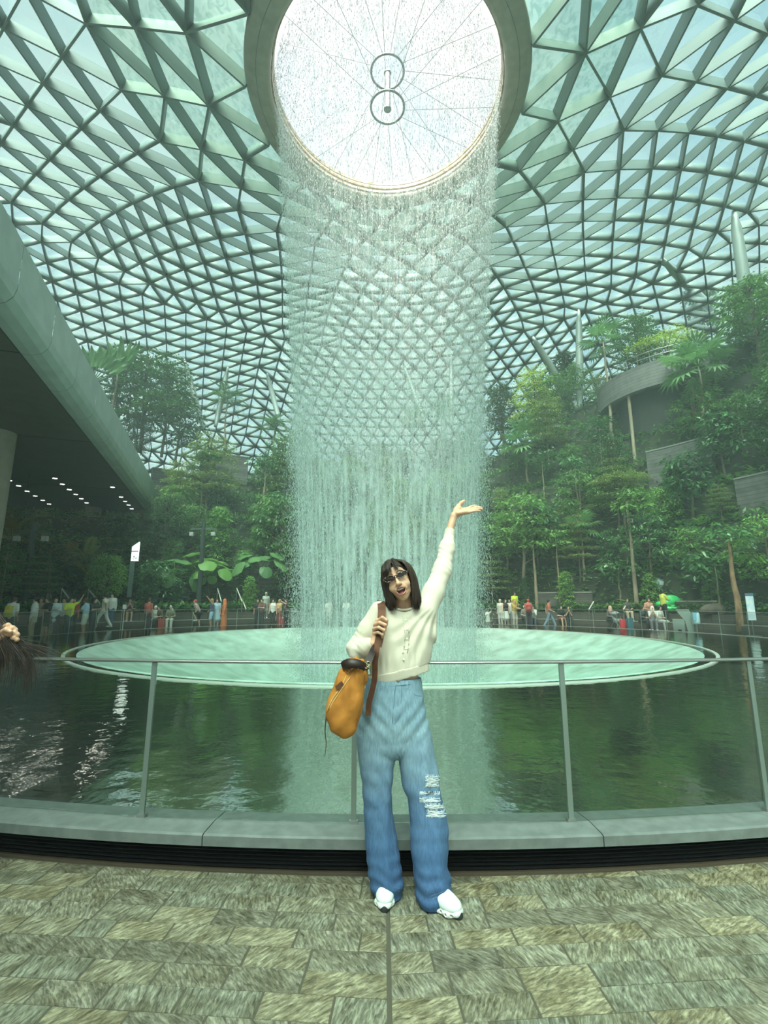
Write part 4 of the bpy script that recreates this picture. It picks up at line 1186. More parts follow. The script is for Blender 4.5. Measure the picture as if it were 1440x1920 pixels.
def ribbon_geo(pts, width, thick, face=(0, -1, 0)):
    """flat strap: its broad side turned to 'face'"""
    pts = np.asarray(pts, float); n = len(pts); width = np.broadcast_to(width, (n,))
    T = np.gradient(pts, axis=0); T /= np.linalg.norm(T, axis=1)[:, None] + 1e-9
    f = np.broadcast_to(np.asarray(face, float), (n, 3)); S = np.cross(T, f); S /= np.linalg.norm(S, axis=1)[:, None] + 1e-9; Nn = np.cross(S, T)
    V = []
    for i in range(n):
        for sx, sz in ((-1, -1), (1, -1), (1, 1), (-1, 1)): V.append(pts[i] + S[i] * sx * width[i] / 2 + Nn[i] * sz * thick / 2)
    Fc = [(4 * i + j, 4 * i + (j + 1) % 4, 4 * i + 4 + (j + 1) % 4, 4 * i + 4 + j) for i in range(n - 1) for j in range(4)] + [(3, 2, 1, 0), (4 * n - 4, 4 * n - 3, 4 * n - 2, 4 * n - 1)]
    return V, Fc
def join_geo(parts):
    """parts: (V, quads, material index) -> arrays"""
    Vs, Qs, Ms, n = [], [], [], 0
    for V, Q, m in parts:
        Vs.append(V); Qs.append(np.asarray(Q) + n); Ms.append(np.broadcast_to(m, (len(Q),))); n += len(V)
    return np.concatenate(Vs), np.concatenate(Qs), np.concatenate(Ms)
# ================================================================== THE WOMAN IN FRONT OF THE RAIL
Y0 = 2.72
def W(u, v, dy=0.0): return P(u, v, Y0 + dy)
def sc(v, dy=0.0): return (Y0 + dy) / ray(720, v)[1] / F      # metres per pixel across
def skin_mat():
    m, nt, b = new_mat('skin'); n, l = nt.nodes, nt.links
    tc = n.new('ShaderNodeTexCoord'); no = n.new('ShaderNodeTexNoise'); no.inputs['Scale'].default_value = 14; no.inputs['Detail'].default_value = 3
    rp = n.new('ShaderNodeValToRGB'); rp.color_ramp.elements[0].position = .3; rp.color_ramp.elements[0].color = (.66, .36, .22, 1); rp.color_ramp.elements[1].position = .7; rp.color_ramp.elements[1].color = (.75, .44, .285, 1)
    l.new(tc.outputs['Object'], no.inputs['Vector']); l.new(no.outputs['Fac'], rp.inputs['Fac']); l.new(rp.outputs['Color'], b.inputs['Base Color'])
    b.inputs['Roughness'].default_value = .45; b.inputs['Subsurface Weight'].default_value = .08; b.inputs['Subsurface Radius'].default_value = (.012, .005, .003); b.inputs['Subsurface Scale'].default_value = .5
    return m
M_SKIN = skin_mat()
M_MOUTH = solid((.16, .025, .025), .5, name='mouth_inside')
woman = empty('person', (0, Y0, 0), label='smiling person in cream sweater and ripped jeans raising one arm before the glass rail', cat='person')
woman.location = (0, 0, 0)

# ---- head: local frame x = image right, y = up the face, z = towards the camera
tilt = math.radians(21); HB = W(747, 1089, -.05)
ex = np.array([math.cos(tilt), 0, math.sin(tilt)]); ey = np.array([-math.sin(tilt), 0, math.cos(tilt)]); ez = np.array([0, -1.0, 0])
pit = math.radians(4); ey, ez = ey * math.cos(pit) - ez * math.sin(pit), ez * math.cos(pit) + ey * math.sin(pit)
yw = math.radians(-6); ex, ez = ex * math.cos(yw) - ez * math.sin(yw), ez * math.cos(yw) + ex * math.sin(yw)
HM = np.stack([ex, ey, ez], 1)                     # local -> world
def HW(p): return HB + HM @ np.asarray(p, float)
def to_world(V): return V @ HM.T + HB
def head_field():
    f = Field((-.11, -.22, -.14), (.11, .15, .14), .0026)
    f.ell((0, .035, -.022), (.073, .082, .093), k=0)
    f.ell((0, -.02, .022), (.058, .075, .064), k=.02)
    f.ell((0, -.064, .030), (.042, .044, .048), k=.02)
    f.ell((0, -.096, .052), (.020, .016, .018), k=.018)
    for s in (-1, 1):
        f.ell((s * .036, -.034, .058), (.023, .020, .020), k=.018)       # raised cheeks
        f.ell((s * .031, .020, .086), (.020, .012, .014), k=.010, sub=True)  # eye sockets
        f.ell((s * .031, .019, .071), (.015, .010, .010), k=.006)
        f.cap((s * .012, .034, .084), (s * .044, .033, .072), .006, .005, k=.008)
        f.ell((s * .0105, -.026, .094), (.008, .0065, .009), k=.005)
        f.ell((s * .072, -.002, -.012), (.010, .030, .018), k=.006)
        f.cap((s * .020, -.032, .084), (s * .032, -.058, .072), .0045, .003, k=.008)
    f.cap((0, .020, .083), (0, -.020, .101), .0065, .0095, k=.010)
    f.ell((0, -.024, .102), (.0105, .0085, .0095), k=.007)
    f.ell((0, -.050, .076), (.030, .016, .014), k=.012)
    f.ell((0, -.079, .068), (.024, .012, .014), k=.010)
    f.ell((.001, -.0640, .094), (.0265, .0185, .030), k=.003, sub=True)     # open laughing mouth
    f.ell((.0, -.0575, .094), (.0305, .0065, .028), k=.004, sub=True)
    nb = HM.T @ (W(757, 1158, .01) - HB); f.cap((0, -.06, -.020), nb, .042, .050, k=.02)
    return f
hf = head_field()
Vh, Qh = hf.geo(2)
cen = Vh[Qh].mean(1); inm = (((cen[:, 0]) / .0262) ** 2 + ((cen[:, 1] + .0635) / .0178) ** 2 < 1) & (cen[:, 2] > .04) & (cen[:, 2] < .0765)
body_parts = [(to_world(Vh), Qh, np.where(inm, 1, 0))]

# ---- raised hand, palm turned up
H0 = W(853.5, 962.5, .25)
fd = np.array([.955, .16, .23]); fd /= np.linalg.norm(fd)
wd = np.array([-.10, .80, .50]); wd -= fd * (wd @ fd); wd /= np.linalg.norm(wd)
nd = np.cross(wd, fd)
if nd[2] < 0: nd = -nd
HL = np.stack([fd, wd, nd], 1)
HS = 1.13
def loc(p): return HL.T @ (np.asarray(p) - H0) / HS
def hand_field():
    f = Field((-.13, -.10, -.14), (.19, .10, .09), .0019)
    elb = loc(W(838, 1010, .225)); wr = loc(W(851.5, 967, .25))
    f.cap(elb, wr, .0225, .0185, k=0)
    f.cap(wr, (.012, 0, .0), .0185, .019, k=.012)
    for y, x1, r in ((.024, .084, .0115), (.008, .087, .0115), (-.009, .083, .011), (-.024, .075, .0105)):
        f.cap((.008, y * .62, 0), (x1, y, .001), .0135, r, k=.010)
    fing = [((.084, .026, .001), (.116, .033, .005), (.137, .037, .002), (.153, .039, -.003), .0082),
            ((.087, .008, .001), (.125, .010, .004), (.148, .011, 0.0), (.166, .012, -.006), .0085),
            ((.083, -.010, .001), (.119, -.012, .004), (.141, -.012, .001), (.157, -.012, -.004), .0080),
            ((.075, -.026, .001), (.103, -.032, .004), (.119, -.035, .003), (.132, -.037, .0), .0070)]
    for a, b, c, d, r in fing: f.chain([a, b, c, d], [r * 1.05, r, r * .92, r * .76], k=.004)
    f.chain([(.012, .020, .006), (.038, .044, .018), (.060, .052, .032), (.078, .052, .040)], [.0155, .0120, .0100, .0080], k=.008)
    f.ell((.030, .026, .010), (.026, .016, .013), k=.010)
    f.ell((.030, -.022, .008), (.030, .013, .011), k=.010)
    f.ell((.055, 0, .017), (.026, .020, .008), k=.008, sub=True)
    return f
Vr, Qr = hand_field().geo(2)
body_parts.append((Vr * HS @ HL.T + H0, Qr, 0))
# ---- the hand closed on the strap
def fist_field():
    c = W(711, 1180, -.17); f = Field(c - .085, c + .085, .0019)
    w = W(700, 1207, -.150); pal = [W(704, 1196, -.150), W(706, 1172, -.155)]
    f.cap(W(690, 1214, -.10), w, .027, .022, k=0); f.cap(w, pal[0], .022, .019, k=.012)
    f.cap(pal[0], pal[1], .019, .017, k=.012); f.cap(W(703, 1188, -.158), W(708, 1163, -.160), .013, .012, k=.010)
    ch = [((709, 1164, -.166), (717, 1158, -.196), (725, 1163, -.196), (724.5, 1172, -.172), .0090),
          ((703, 1171.5, -.168), (712, 1167.5, -.204), (722.5, 1172, -.204), (722, 1181, -.178), .0092),
          ((701, 1179.5, -.168), (710, 1176.5, -.204), (720, 1181.5, -.202), (719.5, 1190, -.178), .0088),
          ((702, 1187.5, -.166), (709, 1185.5, -.196), (716.5, 1190, -.194), (716.5, 1197, -.174), .0078)]
    for a, b, c2, d, r in ch: f.chain([W(*a), W(*b), W(*c2), W(*d)], [r * 1.08, r, r * .95, r * .8], k=.0035)
    f.chain([W(703, 1194, -.14), W(711, 1193, -.125), W(718, 1186, -.128), W(721, 1179, -.135)], [.013, .0115, .010, .008], k=.008)
    return f
Vf, Qf = fist_field().geo(2)
body_parts.append((Vf, Qf, 0))
# ---- trunk and legs under the clothes (waist and knee show)
bf = Field((-.30, Y0 - .22, 0.0), (.36, Y0 + .40, 1.62), .010)
bf.tube([W(757, 1150, .01), W(755, 1180), W(748, 1230), W(742, 1262), W(740, 1300), W(740, 1370)], [.05, .115, .112, .112, .118, .10], [.045, .078, .076, .074, .074, .06], k=.03)
for pts in ([(708, 1380), (708, 1500), (716, 1600), (722, 1690)], [(772, 1380), (798, 1495), (800, 1600), (808, 1690)]):
    f3 = [W(u, v, .03 if k == 3 else 0.0) for k, (u, v) in enumerate(pts)]
    bf.chain(f3, [.082, .060, .050, .040], k=.02)
bf.chain([W(713, 1146), W(668, 1214, .01), W(694, 1211, -.12)], [.042, .030, .020], k=.02)
bf.chain([W(797, 1140), W(828, 1072, .12), W(839, 1022, .195)], [.042, .030, .018], k=.02)
Vb, Qb = bf.geo(2)
body_parts.append((Vb, Qb, 0))
Vall, Qall, Mall = join_geo(body_parts)
me = make_mesh('body', Vall, Qall, True); me.materials.append(M_SKIN); me.materials.append(M_MOUTH)
me.polygons.foreach_set('material_index', Mall.astype(np.int32)); me.update()
body = add('body', me, None, woman)
# ---- features of the face
M_LIP2 = solid((.44, .17, .13), .38, name='lip'); M_TOOTH = solid((.82, .80, .74), .25, name='tooth')
up = spline([(-.0285, -.0565, .0755), (-.016, -.0475, .0865), (-.005, -.0445, .0925), (0, -.0455, .0930), (.005, -.0445, .0925), (.016, -.0475, .0865), (.0285, -.0565, .0755)], 22)
lowl = spline([(-.0285, -.0565, .0755), (-.0185, -.0745, .0815), (0, -.0825, .0865), (.0185, -.0745, .0815), (.0285, -.0565, .0755)], 22)
prof_l = np.sin(np.linspace(.12, math.pi - .12, 22)) ** .7
add('upper_lip', make_mesh('upper_lip', *tube_geo([HW(p) for p in up], .0026 * prof_l + .0006, 8), True), M_LIP2, woman)
add('lower_lip', make_mesh('lower_lip', *tube_geo([HW(p) for p in lowl], .0036 * prof_l + .0006, 8), True), M_LIP2, woman)
tf = Field((-.03, -.07, .05), (.03, -.04, .095), .0016); tf.ell((0, -.0515, .0675), (.0245, .0068, .0195), k=0)
Vt, Qt = tf.geo(1); add('teeth', make_mesh('teeth', to_world(Vt), Qt, True), M_TOOTH, woman)
tg = Field((-.03, -.09, .03), (.03, -.05, .09), .002); tg.ell((0, -.074, .062), (.016, .006, .018), k=0)
Vt, Qt = tg.geo(1); add('tongue', make_mesh('tongue', to_world(Vt), Qt, True), solid((.42, .12, .11), .35), woman)
for s in (-1, 1):
    br = spline([(s * .010, .036, .0915), (s * .028, .0415, .0880), (s * .047, .036, .0740)], 8)
    add('eyebrow', make_mesh('eyebrow', *tube_geo([HW(p) for p in br], [.001, .0022, .0026, .0026, .0024, .002, .0015, .0006], 6), True), solid((.06, .035, .022), .7), woman)
    e = Field((s * .031 - .016, .003, .055), (s * .031 + .016, .035, .09), .0018); e.ell((s * .031, .018, .0695), (.0105, .0085, .0105), k=0)
    Ve, Qe = e.geo(1); add('eye', make_mesh('eye', to_world(Ve), Qe, True), solid((.12, .08, .06), .15), woman)
# ---- sunglasses
gl = empty('sunglasses', label='narrow oval sunglasses with speckled tortoiseshell frame and dark brown lenses', cat='sunglasses')
def tort():
    m, nt, b = new_mat('tortoiseshell'); n, l = nt.nodes, nt.links
    tc = n.new('ShaderNodeTexCoord'); no = n.new('ShaderNodeTexVoronoi'); no.inputs['Scale'].default_value = 150
    rp = n.new('ShaderNodeValToRGB'); rp.color_ramp.interpolation = 'CONSTANT'; rp.color_ramp.elements[0].color = (.38, .32, .26, 1); rp.color_ramp.elements[1].position = .30; rp.color_ramp.elements[1].color = (.055, .028, .018, 1)
    l.new(tc.outputs['Object'], no.inputs['Vector']); l.new(no.outputs['Color'], rp.inputs['Fac']); l.new(rp.outputs['Color'], b.inputs['Base Color']); b.inputs['Roughness'].default_value = .2
    return m
M_TORT = tort()
M_LENS, _nt, _b = new_mat('sun_lens')
_b.inputs['Base Color'].default_value = (.016, .008, .007, 1); _b.inputs['Roughness'].default_value = .10; _b.inputs['Alpha'].default_value = .95
for s in (-1, 1):
    cx, cy = s * .0345, .0165
    def lp(a, k=1.0):
        x = .0295 * k * math.copysign(abs(math.cos(a)) ** .8, math.cos(a)); y = .0145 * k * math.copysign(abs(math.sin(a)) ** .85, math.sin(a)) + s * x * .10
        z = .0985 - .30 * abs((cx + x)) ** 1.0 * .42 - 2.2 * max(0, abs(cx + x) - .03) ** 2 * 1.2
        return HW((cx + x, cy + y, z))
    ring = [lp(a) for a in np.linspace(0, 2 * math.pi, 29)]
    fr = add('frame_rim', make_mesh('frame_rim', *tube_geo(ring, .0028, 7, False), True), M_TORT, gl)
    V = [lp(0, 0.0)] + [lp(a, .5) for a in np.linspace(0, 2 * math.pi, 24, endpoint=False)] + [lp(a, .99) for a in np.linspace(0, 2 * math.pi, 24, endpoint=False)]
    V = [v + HM[:, 2] * (.0025 if i == 0 else .0018 if i < 25 else 0) for i, v in enumerate(V)]
    add('lens', make_mesh('lens', V, [(0, 1 + k, 1 + (k + 1) % 24) for k in range(24)] + [(1 + k, 25 + k, 25 + (k + 1) % 24, 1 + (k + 1) % 24) for k in range(24)], True), M_LENS, gl)
    tp = [HW((s * .0650, .022, .0815)), HW((s * .0735, .024, .060)), HW((s * .0765, .022, .020)), HW((s * .0765, .012, -.025))]
    add('temple', make_mesh('temple', *tube_geo(tp, .0034, 6), True), M_TORT, gl)
add('bridge', make_mesh('bridge', *tube_geo([HW((-.007, .019, .098)), HW((0, .022, .1015)), HW((.007, .019, .098))], .0026, 6), True), M_TORT, gl)

# ---- hair: a smooth mass with strands laid over it
M_HAIR = noise_mat('dark_hair', (.020, .011, .007), (.060, .033, .020), 60, 3, .48, 0, (1, 1, .15))
hr = Field((-.22, Y0 - .26, 1.28), (.32, Y0 + .20, 1.80), .0045)
hr.ell(HW((0, .044, -.030)), (.079, .085, .096), R=HM, k=0)
L = [W(724, 1066, -.03), W(720, 1088, -.035), W(726, 1112, -.03), W(731, 1130, -.04), W(733, 1141, -.045)]
hr.tube(L, [.026, .014, .018, .022, .014], [.050, .055, .050, .045, .026], k=.02)
Rr = [W(760, 1066, -.02), W(773, 1088, -.03), W(778, 1108, -.03), W(780, 1128, -.035), W(778, 1141, -.04)]
hr.tube(Rr, [.014, .007, .009, .016, .010], [.045, .036, .034, .034, .022], k=.02)
hr.tube([W(746, 1075, .06), W(750, 1110, .07), W(754, 1135, .06)], [.08, .085, .075], [.05, .05, .035], k=.03)
# open the face
hr.ell(HW((0.002, -.045, .115)), (.0565, .105, .110), R=HM, k=.012, sub=True)
add('hair', hr.mesh('hair', 2), M_HAIR, woman)
def strand_set(name, guides, n, seed, r0=.0024, jit=.004, trim=.93):
    rng = np.random.default_rng(seed); m = MB()
    gs = [spline(g, 12) for g in guides]
    for k in range(n):
        t = rng.uniform(0, len(gs) - 1.001); i = int(t); f = t - i
        p = gs[i] * (1 - f) + gs[i + 1] * f + rng.normal(0, jit, 3) * np.linspace(.25, 1, 12)[:, None]
        ln = rng.uniform(trim, 1.0); x = np.linspace(0, 11 * ln, 12); p = np.stack([np.interp(x, np.arange(12), p[:, c]) for c in range(3)], -1)
        m.tube(p, r0 * rng.uniform(.6, 1.2) * np.array([.6] + [1] * 8 + [.8, .5, .15]), 5)
    return m.mesh(name, True)
bang = [[HW((x0 * .8, .130, -.012)), HW((x0 * 1.1, .112, .052)), HW((x1, .070, .086)), HW((x2, .040 + 6 * abs(x2) ** 2, .091 - 4.5 * x2 * x2))] for x0, x1, x2 in ((-.030, -.055, -.062), (-.020, -.040, -.046), (-.010, -.022, -.028), (0, -.006, -.010), (.004, .010, .010), (.012, .028, .030), (.022, .046, .054))]
add('fringe', strand_set('fringe', bang[:4], 62, 3, .0014, .0040, .78), M_HAIR, woman)
add('fringe', strand_set('fringe', bang[4:], 36, 4, .0014, .0040, .78), M_HAIR, woman)
gl_l = [[HW((-.008, .121, -.0 - d)), W(731 - d * 30, 1051 + d * 20, -.09 + d * 1.5), W(721, 1063, -.095 + d * 1.5), W(716.5 - d * 10, 1085, -.085 + d * 1.2), W(722, 1112, -.085 + d), W(730 - d * 60, 1130, -.09 + d), W(735 - d * 120, 1146, -.085 + d)] for d in (0, .035, .07)]
gl_l = [[HW((-.006, .122, .01)), W(734, 1053, -.10), W(726, 1064, -.115), W(722.5, 1085, -.105), W(731, 1110, -.10), W(740, 1128, -.10), W(743, 1143, -.09)]] + gl_l
add('hair_lock', strand_set('hair_lock', gl_l, 300, 5, .0019, .0045), M_HAIR, woman)
gl_r = [[HW((.010, .121, .0 - d)), W(756 + d * 30, 1051 + d * 20, -.085 + d * 1.5), W(768 + d * 30, 1062, -.09 + d * 1.5), W(777 + d * 40, 1082, -.085 + d * 1.2), W(782 + d * 40, 1108, -.085 + d), W(784 + d * 60, 1128, -.09 + d), W(785 - d * 100, 1144, -.085 + d)] for d in (0, .035, .07)]
gl_r = [[HW((.008, .122, .01)), W(754, 1053, -.10), W(763, 1064, -.11), W(771, 1084, -.10), W(774, 1110, -.095), W(774, 1130, -.095), W(776, 1146, -.09)]] + gl_r
add('hair_lock', strand_set('hair_lock', gl_r, 300, 6, .0019, .0045), M_HAIR, woman)

# ---- sweater
def knit_mat(name, c, rib=None):
    m, nt, b = new_mat(name); n, l = nt.nodes, nt.links
    b.inputs['Base Color'].default_value = (*c, 1); b.inputs['Roughness'].default_value = .85; b.inputs['Sheen Weight'].default_value = .15
    tc = n.new('ShaderNodeTexCoord'); no = n.new('ShaderNodeTexNoise'); no.inputs['Scale'].default_value = 380 if not rib else 200
    bp = n.new('ShaderNodeBump'); bp.inputs['Strength'].default_value = .25; bp.inputs['Distance'].default_value = .002
    mp = n.new('ShaderNodeMapping'); mp.inputs['Scale'].default_value = (1, 1, .12) if rib else (1, 1, 1)
    l.new(tc.outputs['Object'], mp.inputs[0]); l.new(mp.outputs[0], no.inputs['Vector']); l.new(no.outputs['Fac'], bp.inputs['Height']); l.new(bp.outputs['Normal'], b.inputs['Normal'])
    return m
M_KNIT = knit_mat('cream_knit', (.70, .615, .49)); M_RIB = knit_mat('cream_rib', (.66, .58, .46), True)
sw = Field((-.32, Y0 - .24, 1.00), (.44, Y0 + .36, 1.98), .0047)
rows = [(1141, 742, 776, .050), (1150, 712, 801, .066), (1165, 699, 815, .085), (1185, 701, 815, .094), (1210, 700, 810, .098), (1234, 696, 804, .102), (1256, 691, 801, .104)]
sw.tube([W((a + b) / 2, v, .01) for v, a, b, d in rows], [(b - a) / 2 * sc(v) for v, a, b, d in rows], [d for v, a, b, d in rows], k=.02, power=2.3)
sw.chain([W(712, 1146), W(690, 1180, 0.0), W(668, 1214, .01)], [.056, .050, .050], k=.03)
sw.chain([W(667, 1216, .01), W(674, 1222, -.05), W(690, 1214, -.105), W(698, 1208, -.14)], [.050, .052, .046, .032], k=.022)
sw.chain([W(797, 1144), W(812, 1112, .05), W(829, 1070, .12), W(838, 1028, .185), W(842, 1008, .215)], [.066, .058, .052, .044, .034], k=.03)
AP = W(824, 1124, 0.0)
def folds(X, Y, Z):
    # long drapes radiating from the raised arm, gathers at the hem and along the sleeves
    dx, dz = X - AP[0], Z - AP[2]; ang = np.arctan2(-dz, -dx); dist = np.hypot(dx, dz)
    fan = np.sin(ang * 25 + 1.2 * np.sin(dist * 16)) * np.clip(dist * 6 - .25, 0, 1) * np.clip((.42 - dist) * 6, 0, 1) * np.clip((ang - .35) * 3, 0, 1) * (Z < 1.50)
    gather = np.sin(X * 150 + 1.4 * np.sin(X * 41)) * np.exp(-((Z - (1.145 + .22 * (X - .08))) / .045) ** 2)
    slv = np.sin(Z * 150 + X * 75 + 2.2 * np.sin(X * 45 + Z * 20)) * (np.clip((-X - .085) * 14, 0, 1) + np.clip((Z - 1.53) * 8, 0, 1))
    return .0046 * fan + .0026 * gather + .0016 * slv
sw.ripple(folds)
pa, pb = W(697, 1270, 0), W(803, 1243, 0); dv_ = pb - pa; nn_ = np.array([dv_[2], 0, -dv_[0]])
sw.cut_plane(pa, nn_)
sw.ell(W(757, 1128, -.02), (.058, .075, .062), k=.006, sub=True)
sweater = add('sweater', sw.mesh('sweater', 2), M_KNIT, woman)
hem = Field((-.20, Y0 - .20, .95), (.34, Y0 + .20, 1.25), .005)
hc0, hc1 = W(745, 1258, .01), W(743.5, 1274, .01)
ax_ = dv_ / np.linalg.norm(dv_)
dn_ = np.array([ax_[2], 0, -ax_[0]])
hcm = W(747.5, 1261, .01)
hem.tube([hcm - dn_ * .020, hcm + dn_ * .024], [.171, .166], [.110, .103], k=0, power=2.4)
hem.cut_plane(hcm + dn_ * .026, dn_); hem.cut_plane(hcm - dn_ * .024, -dn_)
hem.ripple(lambda X, Y, Z: .0010 * np.sin(X * 70 + Y * 40))
add('hem_band', hem.mesh('hem_band', 1), M_RIB, sweater)
cf = Field(W(843, 1000, .22) - .07, W(843, 1000, .22) + .07, .0035)
cf.cap(W(841.5, 1010, .212), W(844.0, 993, .232), .0325, .0310, k=0); cd = W(844, 993, .232) - W(841.5, 1010, .212); cf.cut_plane(W(844.0, 993.5, .232), cd); cf.cut_plane(W(841.3, 1011.5, .211), -cd)
add('cuff', cf.mesh('cuff', 1), M_RIB, sweater)
cf = Field(W(697, 1209, -.13) - .07, W(697, 1209, -.13) + .07, .0035)
cf.cap(W(692, 1212, -.112), W(699, 1207.5, -.145), .0345, .0310, k=0); cd = W(699, 1207.5, -.145) - W(692, 1212, -.112); cf.cut_plane(W(699.5, 1207.3, -.146), cd); cf.cut_plane(W(691, 1212.5, -.108), -cd)
add('cuff', cf.mesh('cuff', 1), M_RIB, sweater)
nk = [W(757 + 22.5 * math.cos(a), 1135.5 + 9.5 * math.sin(a) - 1.5, -.012 - .055 * max(0, math.sin(a)) + .05 * max(0, -math.sin(a))) for a in np.linspace(0, 2 * math.pi, 33)]
add('neckband', make_mesh('neckband', *tube_geo(nk, .0065, 8, False), True), M_RIB, sweater)
M_BUTTON = solid((.80, .76, .66), .25, name='pearl_button')
pl = [(758, 1146), (759.5, 1154), (761, 1163), (762, 1174), (763, 1186), (763, 1198), (762.5, 1210), (760, 1222), (757, 1236), (753, 1250)]
for off in (-5.0, 5.5):
    pts = [sw.hit(u + off, v, back=.001) for u, v in pl]; pts = [p for p in pts if p is not None]
    if len(pts) > 3: add('placket_seam', make_mesh('placket_seam', *tube_geo(spline(pts, 30), .0014, 5), True), M_RIB, sweater)
bt = MB().lathe([(0, .0022), (.0035, .0026), (.0055, .0018), (.0058, 0), (0, -.001)], 14).mesh('button', True)
for u, v in ((758, 1146), (761, 1163), (763, 1180), (763, 1198), (761, 1217), (757, 1237)):
    p = sw.hit(u, v, back=.002)
    if p is not None: add('button', bt, M_BUTTON, sweater, loc=p, rot=(math.pi / 2, 0, 0))
fr = np.random.default_rng(8)                       # frilled trim beside the buttons
for side in (-4, 4):
    pts = []
    for k in range(46):
        v = 1181 + k * .98; u = np.interp(v, [q[1] for q in pl], [q[0] for q in pl]) + side + 1.3 * math.sin(k * 1.9 + side)
        p = sw.hit(u, v, back=.002)
        if p is not None: pts.append(p + np.array([0, -.002 * math.cos(k * 1.9), 0]))
    if len(pts) > 5: add('frill', make_mesh('frill', *tube_geo(pts, .0017, 5), True), M_RIB, sweater)

# ---- jeans
def denim_mat():
    m, nt, b = new_mat('denim'); n, l = nt.nodes, nt.links
    tc = n.new('ShaderNodeTexCoord'); sp = n.new('ShaderNodeSeparateXYZ'); no = n.new('ShaderNodeTexNoise'); no.inputs['Scale'].default_value = 7; no.inputs['Detail'].default_value = 6
    l.new(tc.outputs['Object'], sp.inputs[0]); l.new(tc.outputs['Object'], no.inputs['Vector'])
    ad = n.new('ShaderNodeMath'); ad.operation = 'MULTIPLY_ADD'; ad.inputs[1].default_value = .26; l.new(no.outputs['Fac'], ad.inputs[0]); l.new(sp.outputs[2], ad.inputs[2])
    rp = n.new('ShaderNodeValToRGB'); e = rp.color_ramp.elements; e[0].position = .12; e[0].color = (.040, .092, .205, 1); e[1].position = 1.0; e[1].color = (.20, .305, .375, 1)
    for p, c in ((.36, (.055, .125, .255, 1)), (.58, (.100, .185, .315, 1)), (.78, (.19, .29, .375, 1)), (.92, (.245, .355, .42, 1))):
        q = e.new(p); q.color = c
    l.new(ad.outputs[0], rp.inputs['Fac'])
    tw = n.new('ShaderNodeTexNoise'); tw.inputs['Scale'].default_value = 55; tw.inputs['Detail'].default_value = 4; mp = n.new('ShaderNodeMapping'); mp.inputs['Scale'].default_value = (3, 3, .45)
    l.new(tc.outputs['Object'], mp.inputs[0]); l.new(mp.outputs[0], tw.inputs['Vector'])
    r2 = n.new('ShaderNodeValToRGB'); r2.color_ramp.elements[0].position = .3; r2.color_ramp.elements[0].color = (.78, .80, .84, 1); r2.color_ramp.elements[1].position = .7; r2.color_ramp.elements[1].color = (1.2, 1.18, 1.14, 1)
    l.new(tw.outputs['Fac'], r2.inputs['Fac']); mx = n.new('ShaderNodeMix'); mx.data_type = 'RGBA'; mx.blend_type = 'MULTIPLY'; mx.inputs[0].default_value = 1
    l.new(rp.outputs['Color'], mx.inputs[6]); l.new(r2.outputs['Color'], mx.inputs[7]); l.new(mx.outputs[2], b.inputs['Base Color'])
    b.inputs['Roughness'].default_value = .85
    bp = n.new('ShaderNodeBump'); bp.inputs['Strength'].default_value = .25; bp.inputs['Distance'].default_value = .002; l.new(tw.outputs['Fac'], bp.inputs['Height']); l.new(bp.outputs['Normal'], b.inputs['Normal'])
    return m
M_DENIM = denim_mat(); M_SEAM = solid((.10, .17, .26), .8, name='denim_seam'); M_STITCH = solid((.45, .52, .55), .8, name='pale_stitch'); M_FRAY = solid((.60, .645, .635), .9, name='frayed_cotton')
jn = Field((-.24, Y0 - .24, -.005), (.40, Y0 + .22, 1.14), .0055)
hipr = [(1268, 692, 790, .088), (1290, 686, 791, .095), (1312, 683, 794, .104), (1336, 678, 797, .110), (1362, 672, 803, .108), (1386, 670, 809, .100)]
jn.tube([W((a + b) / 2, v) for v, a, b, d in hipr], [(b - a) / 2 * sc(v) for v, a, b, d in hipr], [d for v, a, b, d in hipr], k=.01, power=2.3)
lg = [(1380, 669, 740), (1420, 673, 741), (1449, 676, 738), (1489, 680, 735), (1519, 683, 736), (1538, 684, 738), (1578, 686, 744), (1610, 689, 749), (1637, 692, 753), (1655, 695, 756), (1671, 699, 752)]
jn.tube([W((a + b) / 2, v, .02 * i / 10) for i, (v, a, b) in enumerate(lg)], [(b - a) / 2 * sc(v) for v, a, b in lg], [.092, .090, .086, .082, .080, .080, .084, .088, .092, .092, .090], k=.008, power=2.2)
rg = [(1380, 741, 809), (1404, 744, 812), (1455, 753, 822), (1499, 765, 828), (1530, 768, 836), (1558, 769, 839), (1590, 770, 839), (1627, 776, 838), (1653, 779, 844), (1675, 780, 847), (1687, 784, 846)]
jn.tube([W((a + b) / 2, v, -.05 * i / 10) for i, (v, a, b) in enumerate(rg)], [(b - a) / 2 * sc(v) for v, a, b in rg], [.092, .090, .088, .084, .080, .082, .086, .090, .094, .094, .090], k=.008, power=2.2)
def jfold(X, Y, Z):
    hem_ = np.clip((.22 - Z) * 6, 0, 1); knee = np.exp(-((Z - .50) / .14) ** 2); cr = np.exp(-((Z - .86) / .10) ** 2)
    return .0042 * hem_ * np.sin(Z * 95 + X * 30 + Y * 22 + 1.5 * np.sin(X * 40)) + .0022 * knee * np.sin(Z * 60 + X * 45 + 2 * np.sin(X * 25)) + .0026 * cr * np.sin(Z * 75 - np.abs(X - .06) * 80 + 1.0) + .0026 * np.sin(X * 75 + 1.5 * np.sin(Z * 6) + Y * 20) * np.clip((.95 - Z) * 3, 0, 1)
jn.ripple(jfold)
jn.cut_plane((0, 0, .004), (0, 0, -1))
jn.cut_plane(W(740, 1269.5), (.02, 0, 1))
jn.ell(W(809, 1493, -.115), (.030, .05, .0085), k=.003, sub=True)
jeans = add('jeans', jn.mesh('jeans', 2), M_DENIM, woman)
